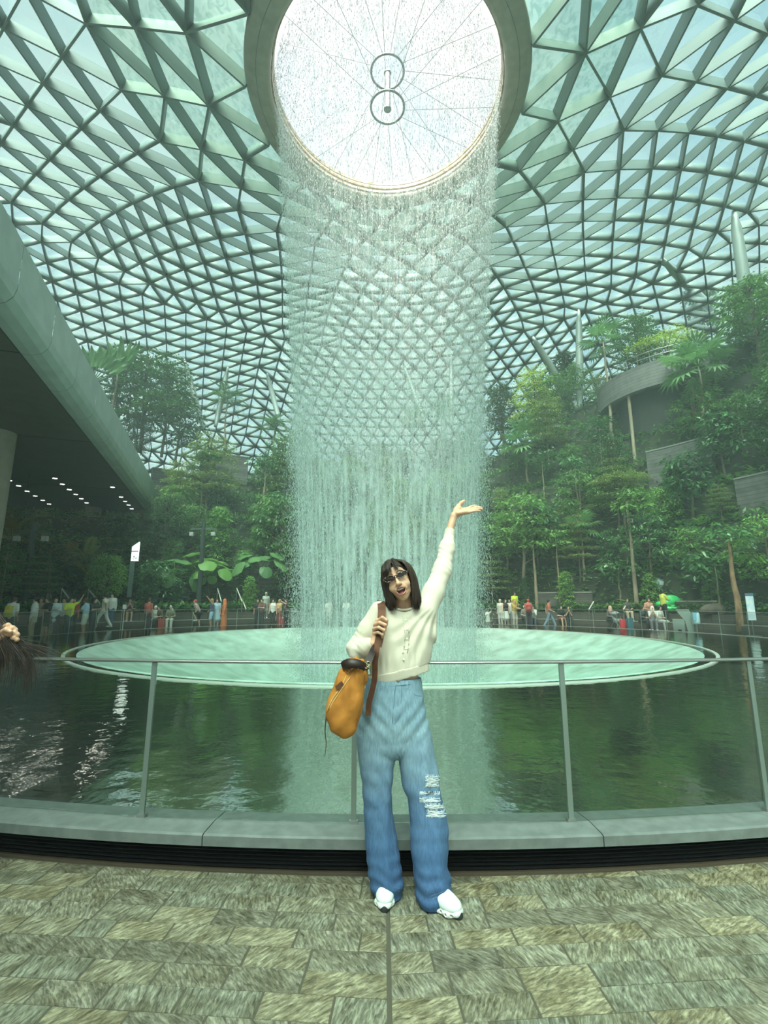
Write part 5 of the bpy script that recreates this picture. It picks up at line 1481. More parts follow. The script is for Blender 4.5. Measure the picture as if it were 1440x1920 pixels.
def seam(name, px, r=.0014, mat=M_SEAM, n=24, parent=None, back=.001):
    pts = [jn.hit(u, v, back=back) for u, v in px]; pts = [p for p in pts if p is not None]
    if len(pts) < 2: return
    add(name, make_mesh(name, *tube_geo(spline(pts, n) if len(pts) > 2 else pts, r, 5), True), mat, parent or jeans)
seam('fly_seam', [(742, 1285), (739.5, 1310), (737, 1340), (735.5, 1360), (738, 1386)], .0018)
seam('fly_stitch', [(753, 1286), (752.5, 1313), (749.5, 1340), (744, 1352), (736.5, 1359)], .0013)
seam('waistband_seam', [(694, 1284), (715, 1288), (742, 1286), (765, 1283.5), (788, 1281.5)], .0016)
seam('pocket_edge', [(768, 1284), (770, 1294), (775, 1301), (783, 1304.5), (790.5, 1305)], .0020)
seam('pocket_edge', [(715, 1288), (711, 1298), (703, 1306), (693, 1309)], .0018)
seam('inseam', [(746, 1412), (752, 1432), (758, 1455), (764, 1490), (767, 1530), (768, 1570), (772, 1620), (778, 1665)], .0014, M_SEAM)
seam('inseam', [(738, 1395), (738, 1430), (734, 1470), (731, 1500), (735, 1545), (742, 1600), (750, 1650)], .0014, M_SEAM)
for v0 in (1664, 1669):
    seam('hem_stitch', [(701, v0 + 1), (712, v0 - 1.5), (725, v0 - 2), (738, v0), (750, v0 + 2)], .0011, M_SEAM, 30)
for v0 in (0, 6):
    seam('hem_stitch', [(792, 1690 - v0), (806, 1687 - v0), (820, 1682 - v0), (834, 1677 - v0), (845, 1674 - v0)], .0011, M_SEAM, 30)
for u in (763, 716):
    p = [jn.hit(u, v, back=.003) for v in (1271, 1278, 1285, 1291)]
    if all(q is not None for q in p): add('belt_loop', make_mesh('belt_loop', *ribbon_geo(p, .011, .003)), M_DENIM, jeans)
p = jn.hit(746.5, 1277, back=.002)
if p is not None: add('jeans_button', MB().lathe([(0, .003), (.006, .003), (.0085, .001), (.0085, 0)], 16).mesh('jeans_button', True), solid((.35, .30, .22), .3, .8), jeans, loc=p, rot=(math.pi / 2, 0, 0))
def fray(px0, px1, v0, v1, n, seed, name='frayed_threads', edge=True):
    """loose white threads across a rip"""
    rng = np.random.default_rng(seed); m = MB(); got = 0
    for k in range(n):
        v = v0 + (v1 - v0) * (k + .5) / n; a = px0 + rng.uniform(-2, 3); b = px1 + rng.uniform(-3, 2); us = np.linspace(a, b, 7)
        pts = [jn.hit(u, v + rng.normal(0, .5) + 1.2 * math.sin((u - a) / (b - a) * 3.1), back=.003) for u in us]
        pts = [q for q in pts if q is not None]
        if len(pts) > 3: m.tube(pts, .0019, 4); got += 1
    if edge:
        for k in range(int((px1 - px0) * 1.3)):
            u = rng.uniform(px0 - 1, px1 + 1); e = v0 if k % 2 else v1; q = [jn.hit(u + rng.normal(0, .6) * j, e + (j - 1) * 2.6, back=.003) for j in range(3)]
            q = [x for x in q if x is not None]
            if len(q) == 3: m.tube(q, [.0014, .0012, .0004], 4); got += 1
    if got: add(name, m.mesh(name), M_FRAY, jeans)
fray(799, 823, 1455, 1474, 15, 1); fray(788, 824, 1486, 1489, 3, 2); fray(788, 826, 1497, 1503, 6, 3); fray(797, 836, 1509, 1515, 5, 4); fray(800, 838, 1520, 1531, 9, 5)

# ---- shoes
def shoe_build(parent, toe, direction, mirror=1):
    d = np.array([direction[0], direction[1], 0.0]); d /= np.linalg.norm(d); s = np.array([-d[1], d[0], 0]) * mirror
    R = np.stack([d, s, [0, 0, 1]], 1); L = .245; org = np.array([toe[0], toe[1], 0]) - d * L
    def w(V): return V @ R.T + org
    up_ = Field((-.02, -.07, .01), (.27, .07, .16), .0042)
    up_.ell((.055, 0, .055), (.062, .038, .05), k=0); up_.ell((.13, 0, .052), (.085, .044, .044), k=.03); up_.ell((.19, .002, .042), (.052, .043, .030), k=.02)
    up_.cap((.06, 0, .06), (.06, 0, .13), .034, .036, k=.02); up_.cap((.12, 0, .082), (.175, 0, .062), .022, .020, k=.02)
    up_.cut_plane((0, 0, .026), (0, 0, -1)); up_.cut_plane((0, 0, .115), (0, 0, 1))
    V, Q = up_.geo(2); sh = add('shoe', make_mesh('shoe', w(V), Q, True), solid((.70, .78, .72), .55, name='shoe_mesh'), parent)
    so = Field((-.02, -.07, -.002), (.27, .07, .06), .0038)
    so.tube([(.020, 0, .018), (.07, 0, .018), (.13, 0, .017), (.19, .001, .018), (.226, .002, .024)], [.030, .040, .041, .047, .034], [.024, .024, .023, .023, .020], depth=(0, 0, 1), k=.01)
    so.cut_plane((0, 0, .0), (0, 0, -1)); so.cut_plane((0, 0, .038), (0, 0, 1))
    for x in (.05, .085, .12, .152, .183, .208):
        so.cap((x, -.08, .017), (x + .004, .08, .017), .0058, k=.002, sub=True)
    V, Q = so.geo(1); add('sole', make_mesh('sole', w(V), Q, True), solid((.74, .76, .70), .6, name='shoe_sole'), sh)
    tc = Field((.20, -.03, -.002), (.27, .03, .05), .003); tc.ell((.233, .002, .012), (.016, .020, .026), k=0); tc.cut_plane((0, 0, 0), (0, 0, -1))
    V, Q = tc.geo(1); add('toe_bumper', make_mesh('toe_bumper', w(V), Q, True), solid((.02, .022, .024), .6), sh)
    for x, z in ((.138, .096), (.158, .087), (.120, .104)):
        pts = [w(np.array([[x + .004 * abs(y) / .02, y, z - 9 * y * y]]))[0] for y in np.linspace(-.024, .024, 7)]
        add('lace', make_mesh('lace', *tube_geo(pts, .0030, 6), True), solid((.10, .14, .13), .6) if x == .138 else solid((.66, .74, .70), .6), sh)
    return sh
shoe_build(woman, at_z(719.5, 1712, 0)[:2], (-.06, -1.0))
shoe_build(woman, at_z(866, 1724, 0)[:2], (.74, -.62), -1)

# ---- the bucket bag on her shoulder
bag = empty('bucket_bag', label='orange suede bucket bag with dark brown leather flap and shoulder strap', cat='bag')
BD_ = -.20
M_SUEDE = noise_mat('orange_suede', (.40, .145, .016), (.54, .205, .026), 16, 5, .85, .15)
M_LEATH = noise_mat('brown_leather', (.085, .027, .010), (.15, .050, .018), 30, 4, .75, .05)
M_LEATH_D = noise_mat('dark_leather', (.018, .008, .006), (.038, .017, .011), 30, 4, .5, .05)
bg = Field((-.42, Y0 + BD_ - .14, .66), (-.02, Y0 + BD_ + .14, 1.20), .0045)
br_ = [(1249, 648, 686, .040), (1262, 642, 688, .050), (1278, 633.5, 686, .058), (1292, 625.5, 684, .064), (1310, 617, 681, .068), (1326, 613, 677, .068), (1341, 612, 674, .064), (1355, 618, 670, .056), (1363, 628, 668, .046)]
bg.tube([W((a + b) / 2, v, BD_) for v, a, b, d in br_], [(b - a) / 2 * sc(v, BD_) for v, a, b, d in br_], [d for v, a, b, d in br_], k=.012, power=2.6)
def bagfold(X, Y, Z):
    t = np.clip((Z - .86) * 4.0, 0, 1)
    return .0045 * t * np.sin((X + .16) * 150 / (1 + 1.2 * (1.12 - Z) * 3) + 1.0) + .0025 * np.sin(X * 42 + Z * 30) + .0015 * np.sin(Z * 55 - X * 60)
bg.ripple(bagfold)
add('bag_body', bg.mesh('bag_body', 2), M_SUEDE, bag)
fl = [W(641.5, 1243, BD_ - .03), W(648, 1239, BD_ - .06), W(660, 1236.5, BD_ - .072), W(673, 1238, BD_ - .070), W(683, 1243, BD_ - .055), W(688, 1250, BD_ - .03)]
V, Fq = ribbon_geo(spline(fl, 20), np.interp(np.linspace(0, 1, 20), [0, .3, .7, 1], [.040, .050, .038, .028]), .004, (.1, -1, .25)); add('flap', make_mesh('flap', np.asarray(V) + np.array([0, 0, -.018]), Fq, True), M_LEATH_D, bag)
fb = [W(645, 1246, BD_ + .05), W(660, 1240, BD_ + .065), W(680, 1243, BD_ + .05)]
V, Fq = ribbon_geo(spline(fb, 12), .05, .004); add('flap', make_mesh('flap', np.asarray(V) + np.array([0, 0, -.01]), Fq, True), M_LEATH_D, bag)
M_BRASS = solid((.62, .47, .22), .25, .9, name='brass')
for cx, cy, rr in ((690, 1245, .012), (686.5, 1249, .010)):
    c = W(cx, cy, BD_ - .05); add('strap_ring', make_mesh('strap_ring', *tube_geo([c + np.array([rr * math.cos(a), 0, rr * math.sin(a)]) for a in np.linspace(0, 2 * math.pi, 21)], .0024, 6, False), True), M_BRASS, bag)
tail = [W(708, 1208, -.19), W(706, 1222, -.20), W(703.5, 1240, -.19), W(703, 1258, -.17), W(702, 1275, -.16), W(697.5, 1296, -.15), W(692, 1318, -.14), W(690, 1342, -.135)]
add('strap_tail', make_mesh('strap_tail', *ribbon_geo(spline(tail, 30), .028, .005)), M_LEATH, bag)
main_s = [W(714, 1130, .05), W(713.5, 1129, 0.0), W(715, 1133, -.05), W(716, 1142, -.085), W(715.5, 1155, -.11), W(714.5, 1170, -.150), W(713, 1185, -.172), W(711, 1200, -.180), W(708, 1212, -.190)]
add('shoulder_strap', make_mesh('shoulder_strap', *ribbon_geo(spline(main_s, 36), .042, .006, (0, -1, .15))), M_LEATH, bag)
lowr = [W(707, 1207, -.165), W(702, 1216, -.185), W(696, 1228, -.22), W(690, 1242, -.245)]
add('strap_lower', make_mesh('strap_lower', *ribbon_geo(spline(lowr, 16), .034, .006)), M_LEATH_D, bag)
def bag_line(px, r, mat, name, n=26):
    pts = [bg.hit(u, v, back=.003) for u, v in px]; pts = [p for p in pts if p is not None]
    if len(pts) > 2: add(name, make_mesh(name, *tube_geo(spline(pts, n), r, 6), True), mat, bag)
M_CORD = solid((.60, .36, .12), .7, name='tan_cord')
bag_line([(668, 1250), (655, 1258), (648, 1270), (642, 1283), (634, 1296), (624, 1310), (616, 1326), (613.5, 1334)], .0032, M_CORD, 'drawcord')
bag_line([(672, 1254), (660, 1264), (652, 1276), (645, 1286), (636, 1299), (626, 1314), (617, 1330)], .0030, M_CORD, 'drawcord')
bag_line([(684, 1262), (682, 1290), (677, 1320), (671, 1345), (667, 1362)], .0022, solid((.30, .11, .012), .8), 'side_seam')
for (u, v) in ((660, 1252), (667, 1249), (653, 1257), (674, 1247)):
    c = bg.hit(u, v, back=.004)
    if c is not None: add('cord_loop', make_mesh('cord_loop', *tube_geo([c + np.array([.011 * math.cos(a), -.004, .016 * math.sin(a)]) for a in np.linspace(0, 2 * math.pi, 15)], .0028, 5, False), True), solid((.34, .12, .03), .6), bag)
c = bg.hit(637.5, 1286.5, back=.006)
if c is not None:
    th = math.radians(38); Rm = np.array([[math.cos(th), 0, -math.sin(th)], [0, 1, 0], [math.sin(th), 0, math.cos(th)]])
    add('leather_tab', MB().box(c, (.040, .006, .028), Rm).mesh('leather_tab'), M_LEATH, bag)
tl = [W(613, 1334, BD_ - .03), W(611, 1350, BD_ - .03), W(609.5, 1372, BD_ - .03), W(611.5, 1392, BD_ - .03), W(610.5, 1408, BD_ - .03), W(609, 1418, BD_ - .03)]
add('cord_end', make_mesh('cord_end', *tube_geo(spline(tl, 20), np.linspace(.0035, .0012, 20), 6), True), solid((.06, .03, .018), .6), bag)
# ================================================================== PEOPLE AROUND THE POOL
def two_bone(a, b, l1, l2, pole):
    a, b, pole = np.asarray(a, float), np.asarray(b, float), np.asarray(pole, float)
    v = b - a; d = min(np.linalg.norm(v), (l1 + l2) * .995); v = v / (np.linalg.norm(v) + 1e-9); b = a + v * d
    x = (l1 * l1 - l2 * l2 + d * d) / (2 * d); h = math.sqrt(max(l1 * l1 - x * x, 0))
    p = pole - v * (pole @ v); p /= np.linalg.norm(p) + 1e-9
    return a + v * x + p * h, b
# local frame of a figure: faces -y, x to its own left hand in the picture's right, z up, 1.68 m tall
POSES = {
    'stand': dict(),
    'relaxed': dict(hl=(.24, -.02, .80), hr=(-.22, -.10, .86), fl=(.12, 0, 0), fr=(-.08, -.06, 0)),
    'phone': dict(hl=(.06, -.34, 1.16), hr=(-.06, -.34, 1.16), look=-.18),
    'photo': dict(hl=(.05, -.36, 1.50), hr=(-.08, -.36, 1.50)),
    'point': dict(hl=(.30, -.30, 1.78), hr=(-.20, -.10, 1.0)),
    'fist_up': dict(hl=(.42, -.08, 1.72), hr=(-.14, -.26, 1.15)),
    'walk': dict(fl=(.09, -.34, 0), fr=(-.09, .32, .03), hl=(.22, .18, .92), hr=(-.22, -.22, .96), hip=.86),
    'look_up': dict(look=.30, hl=(.20, -.04, .82), hr=(-.20, -.04, .82)),
    'sit': dict(hip=.52, fl=(.12, -.46, 0), fr=(-.10, -.44, 0), hl=(.12, -.32, .66), hr=(-.10, -.32, .66), sit=1, lean=.10),
    'sit_phone': dict(hip=.52, fl=(.10, -.46, 0), fr=(-.12, -.42, 0), hl=(.05, -.34, .92), hr=(-.06, -.34, .92), sit=1, lean=.14, look=-.2),
    'step': dict(fl=(.10, -.22, .40), fr=(-.08, .06, 0), hl=(.14, -.34, .86), hr=(-.24, -.06, .92), lean=.22),
    'fold': dict(hl=(-.12, -.24, 1.16), hr=(.12, -.25, 1.12)),
}
_PCACHE = {}
def figure(pose, top, bottom, hair, h=.021):
    key = (pose, top, bottom, hair, h)
    if key in _PCACHE: return _PCACHE[key]
    q = POSES[pose]; hip = q.get('hip', .90); lean = q.get('lean', 0.0); look = q.get('look', 0.0); sit = q.get('sit', 0)
    Hp = np.array([0, .02, hip]); dz = hip - .90
    ch = np.array([0, .02 - lean, 1.26 + dz - lean * .15]); nk = np.array([0, .02 - lean * 1.3, 1.42 + dz - lean * .2]); hd = nk + np.array([0, -.03 - max(0, -look) * .15 + max(0, look) * .1, .145])
    sh = [nk + np.array([s * .165, .005, -.055]) for s in (1, -1)]
    hands = [np.array(q.get('hl', (.22, -.02, .78))), np.array(q.get('hr', (-.22, -.02, .78)))]
    hands = [hh for hh in hands]
    feet = [np.array(q.get('fl', (.09, 0, 0))), np.array(q.get('fr', (-.09, 0, 0)))]
    el, kn, an = [], [], []
    for i, s in enumerate((1, -1)):
        e, hh = two_bone(sh[i], hands[i], .275, .25, (s * .6, .7, -.5)); el.append(e); hands[i] = hh
        k, a = two_bone(Hp + np.array([s * .085, 0, 0]), feet[i] + np.array([0, .02, .075]), .41, .42, (s * .1, -1, .35 if sit else .05)); kn.append(k); an.append(a)
    lo = np.array([-.62, -.72, -.03]); hi = np.array([.62, .55, 2.02])
    out = {}
    f = Field(lo, hi, h)
    f.ell(hd, (.072, .088, .108), k=0).cap(hd + [0, .01, -.06], nk + [0, 0, -.03], .047, .052, k=.02).ell(hd + [0, -.088, -.012], (.013, .016, .016), k=.012).ell(hd + [0, -.035, -.07], (.046, .05, .045), k=.02)
    f.tube([Hp + [0, 0, -.03], ch, nk + [0, 0, -.05]], [.145, .155, .12], [.095, .10, .07], k=.03)
    for i in (0, 1):
        f.chain([sh[i], el[i], hands[i]], [.050, .038, .027], k=.02); dirh = hands[i] - el[i]; dirh /= np.linalg.norm(dirh) + 1e-9
        f.chain([hands[i], hands[i] + dirh * .05, hands[i] + dirh * .11], [.027, .030, .018], k=.01)
        f.chain([Hp + [(.085, -.085)[i], 0, 0], kn[i], an[i]], [.085, .055, .038], k=.02); f.cap(an[i] + [0, .02, -.03], an[i] + [0, -.13, -.045], .036, .030, k=.02)
    out['body'] = f.mesh('body', 1)
    f = Field(lo, hi, h); g = .020
    if top == 'robe':
        f.tube([np.array([0, .02, .06]), np.array([0, .02, .5]), Hp, ch, nk + [0, 0, -.03]], [.25, .21, .19, .19, .14], [.20, .17, .14, .135, .09], k=.03)
    elif top == 'dress':
        f.tube([Hp + [0, 0, -.36], Hp, ch, nk + [0, 0, -.03]], [.25, .18, .175, .14], [.20, .13, .125, .09], k=.03)
    else:
        f.tube([Hp + [0, 0, -.05 if top != 'jacket' else -.16], ch, nk + [0, 0, -.045]], [.165, .178, .145], [.120, .124, .09], k=.03)
    for i in (0, 1):
        if top in ('long', 'jacket', 'robe'): f.chain([sh[i], el[i], el[i] * .12 + hands[i] * .88], [.068, .055, .045], k=.03)
        elif top != 'vest': f.chain([sh[i], sh[i] * .25 + el[i] * .75], [.068, .060], k=.03)
    f.cut_plane(nk + [0, -.05, .035], (0, -.4, 1))
    out['top'] = f.mesh('top', 1)
    if top not in ('robe',):
        f = Field(lo, hi, h)
        f.tube([Hp + [0, 0, .06], Hp + [0, 0, -.08]], [.158, .172], [.112, .122], k=.02)
        for i in (0, 1):
            hj = Hp + [(.085, -.085)[i], 0, -.02]
            if bottom == 'trousers': f.chain([hj, kn[i], an[i] + [0, 0, -.005]], [.100, .076, .066], k=.03)
            elif bottom == 'shorts': f.chain([hj, hj * .15 + kn[i] * .85], [.104, .086], k=.03)
        if bottom == 'skirt': f.tube([Hp + [0, 0, .03], Hp + [0, 0, -.36]], [.16, .24], [.12, .19], k=.02)
        out['bottom'] = f.mesh('bottom', 1)
    f = Field(lo, hi, h)
    if hair == 'scarf':
        f.ell(hd + [0, .015, .0], (.094, .105, .128), k=0).tube([hd + [0, .02, -.06], nk + [0, .01, -.12]], [.10, .17], [.10, .125], k=.03).ell(hd + [0, -.11, -.012], (.058, .06, .078), k=.01, sub=True)
    else:
        f.ell(hd + [0, .016, .022], (.087, .100, .108), k=0)
        if hair == 'long': f.tube([hd + [0, .05, 0], nk + [0, .075, -.14]], [.085, .085], [.055, .035], k=.03)
        f.ell(hd + [0, -.105, -.055], (.066, .085, .098), k=.01, sub=True)
        if hair == 'cap': f.ell(hd + [0, -.10, .055], (.07, .075, .014), k=.01)
    out['hair'] = f.mesh('hair', 1)
    for i, nme in enumerate(('shoe_l', 'shoe_r')):
        c = an[i]; f = Field(c - [.08, .22, .10], c + [.08, .12, .08], .012)
        f.chain([c + [0, .035, -.035], c + [0, -.06, -.042], c + [0, -.145, -.048]], [.046, .044, .036], k=.02); f.cut_plane(c + [0, 0, -.078], (0, 0, -1))
        out[nme] = f.mesh('shoe', 1)
    _PCACHE[key] = out
    return out
SKINS = [solid(c, .5, name='skin_tone') for c in ((.56, .33, .22), (.48, .27, .17), (.62, .40, .28))]
HAIRC = {'black': (.012, .010, .009), 'brown': (.05, .028, .016), 'grey': (.42, .40, .38), 'blond': (.34, .22, .10), 'pinkscarf': (.52, .33, .26), 'orange': (.58, .16, .055), 'white': (.7, .68, .62), 'red': (.42, .05, .04), 'dark': (.02, .02, .022)}
prn = random.Random(9)
def person(u, r, pose, face, top, bottom, hair, label, z=0.0, shoe=(.5, .5, .48), scale=1.0, bag=None, loc=None):
    """top/bottom: (type, colour); hair: (type, colour name); face: bearing in degrees, 0 looks at the camera"""
    xy = ring_loc(u, r) if loc is None else np.asarray(loc, float)[:2]
    o = empty('person', (xy[0], xy[1], z), math.radians(face), label=label, cat='person', group='visitors around the pool')
    o.scale = (scale,) * 3
    g = figure(pose, top[0], bottom[0] if bottom else 'none', hair[0])
    add('body', g['body'], SKINS[prn.randrange(3)], o)
    add('top', g['top'], solid(top[1], .8, name='cloth'), o)
    if bottom and 'bottom' in g: add({'trousers': 'trousers', 'shorts': 'shorts', 'skirt': 'skirt'}.get(bottom[0], 'trousers'), g['bottom'], solid(bottom[1], .8, name='cloth'), o)
    add({'scarf': 'headscarf', 'cap': 'cap'}.get(hair[0], 'hair'), g['hair'], solid(HAIRC[hair[1]], .6, name='hair_tone'), o)
    for k in ('shoe_l', 'shoe_r'): add('shoe', g[k], solid(shoe, .6, name='shoe_tone'), o)
    return o
_bp = {}
def backpack(owner_loc, face, col, label, z=1.12, scale=1.0, back=.21):
    if 'm' not in _bp:
        f = Field((-.25, -.16, -.3), (.25, .16, .3), .016); f.tube([(0, 0, -.15), (0, 0, .12)], [.15, .13], [.09, .08], k=.02, power=3); f.ell((0, .07, -.06), (.11, .06, .09), k=.03)
        _bp['m'] = f.mesh('pack_body', 1)
        _bp['s'] = [MB().tube([(s * .10, -.06, .15), (s * .12, -.20, .22), (s * .13, -.33, .08), (s * .12, -.22, -.12), (s * .10, -.08, -.16)], .018, 5).mesh('strap') for s in (-1, 1)]
    a = math.radians(face); off = np.array([-math.sin(a) * -back * -1, math.cos(a) * back])
    off = np.array([-math.sin(a), math.cos(a)]) * back
    o = empty('backpack', (owner_loc[0] + off[0], owner_loc[1] + off[1], z), a, label=label, cat='backpack'); o.scale = (scale,) * 3
    m = solid(col, .75, name='bag_cloth')
    add('pack_body', _bp['m'], m, o)
    for s in _bp['s']: add('strap', s, m, o)
WHT = (.62, .64, .60); BLK = (.018, .018, .020); JEAN = (.07, .12, .20); BEI = (.45, .36, .24); NVY = (.03, .04, .075); LBL = (.40, .55, .66); RED = (.42, .055, .045)
PPL = [
 (22, 14.35, 'stand', 175, ('short', WHT), ('trousers', BLK), ('short', 'brown'), 'person in a white top wearing a yellow backpack at the shaded end of the rail'),
 (61, 14.5, 'look_up', -70, ('jacket', (.55, .57, .55)), ('trousers', BEI), ('short', 'black'), 'person in loose white jacket and beige trousers looking up', 0, (.04, .03, .025)),
 (73, 15.3, 'phone', 30, ('short', (.30, .22, .16)), ('trousers', BLK), ('long', 'black'), 'person in brown top half hidden behind the white-jacketed one'),
 (86, 14.5, 'phone', -20, ('short', BLK), ('shorts', (.03, .032, .03)), ('short', 'black'), 'tall person in black t-shirt and dark shorts holding a phone'),
 (100, 14.45, 'phone', 40, ('jacket', (.50, .60, .62)), ('trousers', NVY), ('long', 'black'), 'person with long dark hair in pale blue jacket and navy trousers'),
 (116, 15.2, 'stand', 20, ('short', WHT), ('trousers', (.12, .10, .08)), ('short', 'black'), 'person in white t-shirt between the navy trousers and the neon shirt'),
 (129, 14.5, 'fist_up', 60, ('short', (.55, .70, .05)), ('trousers', NVY), ('short', 'black'), 'person in neon yellow shirt with one fist raised'),
 (135, 15.4, 'stand', 30, ('short', (.45, .07, .05)), ('trousers', BLK), ('short', 'black'), 'person in red shirt hidden behind the neon yellow one'),
 (158, 14.5, 'phone', -75, ('short', (.36, .52, .66)), ('shorts', (.58, .62, .58)), ('long', 'brown'), 'person in sky blue top and pale shorts with bare legs'),
 (174, 14.9, 'phone', 70, ('short', (.02, .03, .03)), ('trousers', (.02, .035, .04)), ('short', 'black'), 'person all in black with white shoes facing the sky blue top', 0, (.7, .72, .7)),
 (193, 15.6, 'walk', -85, ('short', (.60, .56, .46)), ('trousers', (.62, .62, .58)), ('short', 'black'), 'person in cream and white striding along the walkway', .25, (.7, .7, .68)),
 (206, 16.2, 'stand', 10, ('long', WHT), ('trousers', JEAN), ('short', 'black'), 'person in white long sleeves and jeans behind the striding one', .25),
 (238, 17.9, 'sit_phone', 40, ('short', (.10, .09, .08)), ('shorts', (.12, .08, .06)), ('short', 'black'), 'person in dark brown sitting on the upper ledge bent over a phone', .42),
 (247, 17.9, 'sit', -20, ('short', BLK), ('shorts', BLK), ('short', 'black'), 'person in black shorts sitting on the upper ledge with bare legs', .42),
 (277, 15.2, 'relaxed', 165, ('short', (.40, .10, .08)), ('trousers', (.05, .045, .05)), ('short', 'brown'), 'broad person in red striped shirt turned away'),
 (291, 17.2, 'sit', 10, ('short', WHT), ('trousers', (.3, .3, .28)), ('short', 'white'), 'white-haired person in white shirt sitting on the lower ledge'),
 (301, 16.9, 'sit', -30, ('short', (.14, .10, .08)), ('trousers', BLK), ('short', 'black'), 'person in brown sitting beside a red case'),
 (319, 16.9, 'sit', 15, ('short', (.20, .21, .15)), ('trousers', (.55, .55, .50)), ('short', 'grey'), 'person in olive shirt and white trousers sitting at the ledge end'),
 (373, 16.3, 'step', -50, ('short', (.52, .38, .36)), ('shorts', BLK), ('short', 'red'), 'person in pink top and black shorts stepping onto the ledge'),
 (395, 15.0, 'point', -65, ('vest', (.06, .09, .15)), ('shorts', (.34, .48, .64)), ('long', 'blond'), 'blond person in blue shorts pointing up at the water'),
 (405, 15.1, 'stand', 20, ('dress', (.36, .50, .60)), ('shorts', (.36, .50, .60)), ('short', 'brown'), 'person in pale blue dress beside the pointing one'),
 (419, 15.0, 'relaxed', -70, ('robe', (.55, .16, .06)), None, ('scarf', 'orange'), 'person in long orange robe and headscarf'),
 (482, 16.0, 'stand', 5, ('short', BLK), ('trousers', BLK), ('short', 'black'), 'person in black at the edge of the group of six'),
 (490, 15.4, 'phone', -10, ('short', (.12, .06, .05)), ('trousers', (.03, .03, .035)), ('short', 'brown'), 'person in maroon shirt holding a phone'),
 (497, 17.4, 'stand', 20, ('short', (.36, .42, .36)), ('trousers', (.2, .22, .2)), ('cap', 'grey'), 'person in grey-green shirt and cap standing on the ledge', .45),
 (511, 15.2, 'relaxed', 0, ('vest', WHT), ('trousers', BLK), ('short', 'black'), 'person in white vest and black trousers with bag straps'),
 (523, 15.8, 'fold', -30, ('short', (.50, .34, .16)), ('trousers', (.22, .06, .05)), ('long', 'blond'), 'person in tan top with folded arms'),
 (536, 15.8, 'photo', -40, ('short', (.06, .03, .03)), ('trousers', BLK), ('short', 'brown'), 'person in dark maroon lifting a camera'),
 (616, 15.3, 'relaxed', 0, ('short', WHT), ('shorts', (.4, .42, .42)), ('short', 'black'), 'person in white seen dimly through the falling water'),
 (649, 15.3, 'phone', 0, ('long', WHT), ('trousers', (.35, .38, .38)), ('long', 'black'), 'person in white long sleeves seen through the water'),
 (915, 14.2, 'fist_up', 10, ('dress', WHT), ('shorts', WHT), ('short', 'brown'), 'small child in white frock with arms up at the glass', 0, (.7, .7, .7), .62),
 (939, 16.6, 'stand', -40, ('short', (.60, .60, .52)), ('trousers', (.5, .5, .46)), ('short', 'grey'), 'grey-haired person in cream shirt and trousers'),
 (949, 15.2, 'relaxed', 10, ('vest', BLK), ('skirt', WHT), ('long', 'black'), 'person in black top and white skirt'),
 (957, 15.6, 'stand', -30, ('short', WHT), ('trousers', (.30, .36, .40)), ('long', 'black'), 'person in white top between the white skirt and the mustard hood'),
 (966, 15.2, 'fold', 20, ('long', (.42, .30, .08)), ('trousers', (.45, .42, .36)), ('scarf', 'blond'), 'person in mustard hooded top'),
 (967, 17.5, 'stand', 10, ('short', (.55, .70, .06)), ('trousers', BLK), ('short', 'black'), 'person in lime shirt standing on the ledge', .45),
 (984, 16.9, 'sit', 0, ('short', (.2, .2, .2)), ('trousers', BLK), ('cap', 'white'), 'person in dark clothes and white cap sitting at the ledge', 0, (.7, .7, .7)),
 (992, 15.8, 'relaxed', 170, ('short', (.45, .09, .07)), ('trousers', (.05, .05, .06)), ('short', 'red'), 'big person in red shirt and red cap turned away'),
 (1001, 16.9, 'sit_phone', -20, ('long', WHT), ('trousers', (.1, .1, .12)), ('long', 'black'), 'person in white sleeves sitting beside the red shirt'),
 (1031, 15.0, 'walk', 70, ('short', (.40, .12, .09)), ('trousers', (.18, .27, .36)), ('short', 'black'), 'person in rust shirt and pale jeans walking'),
 (1051, 16.9, 'sit', 10, ('short', BLK), ('shorts', (.25, .10, .07)), ('short', 'black'), 'person in black top and rust shorts sitting on the ledge'),
 (1066, 16.9, 'sit_phone', -10, ('short', (.03, .035, .035)), ('trousers', BLK), ('short', 'black'), 'person all in black sitting on the ledge'),
 (1143, 17.0, 'sit', 20, ('long', (.10, .09, .09)), ('trousers', BLK), ('scarf', 'pinkscarf'), 'person in beige headscarf sitting near the pushchair'),
 (1178, 17.6, 'sit', -10, ('short', (.06, .07, .05)), ('trousers', (.42, .33, .24)), ('short', 'black'), 'person in dark olive and tan trousers sitting on the upper ledge', .42),
 (1203, 17.0, 'sit', 30, ('long', (.05, .06, .055)), ('trousers', BLK), ('short', 'black'), 'person in dark jacket sitting beside the ringed trunk', 0, (.7, .7, .7)),
 (1217, 17.8, 'sit', 0, ('short', (.52, .25, .18)), ('trousers', (.1, .1, .1)), ('short', 'brown'), 'person in coral top sitting behind the ringed trunk', .42),
 (1224, 17.1, 'sit_phone', -20, ('short', (.56, .50, .52)), ('trousers', (.12, .12, .14)), ('scarf', 'white'), 'person in pale pink and white scarf sitting'),
 (1235, 17.1, 'sit', 25, ('short', WHT), ('trousers', (.35, .36, .36)), ('long', 'black'), 'person in white top sitting beside the yellow shirt'),
 (1248, 17.5, 'phone', 100, ('short', (.56, .58, .10)), ('trousers', BLK), ('short', 'black'), 'person in yellow shirt and black trousers standing on the ledge', .45),
]
for a in PPL: person(*a)
for u, r, fc, col, lb, z in ((22, 14.35, 175, (.45, .40, .03), 'yellow backpack on the person in the white top', 1.15), (116, 15.2, 20, BLK, 'black backpack worn behind the neon yellow shirt', 1.15), (992, 15.8, 170, (.30, .04, .04), 'dark red backpack on the big person in red', 1.15)):
    xy = ring_loc(u, r); backpack(xy, fc, col, lb, z)

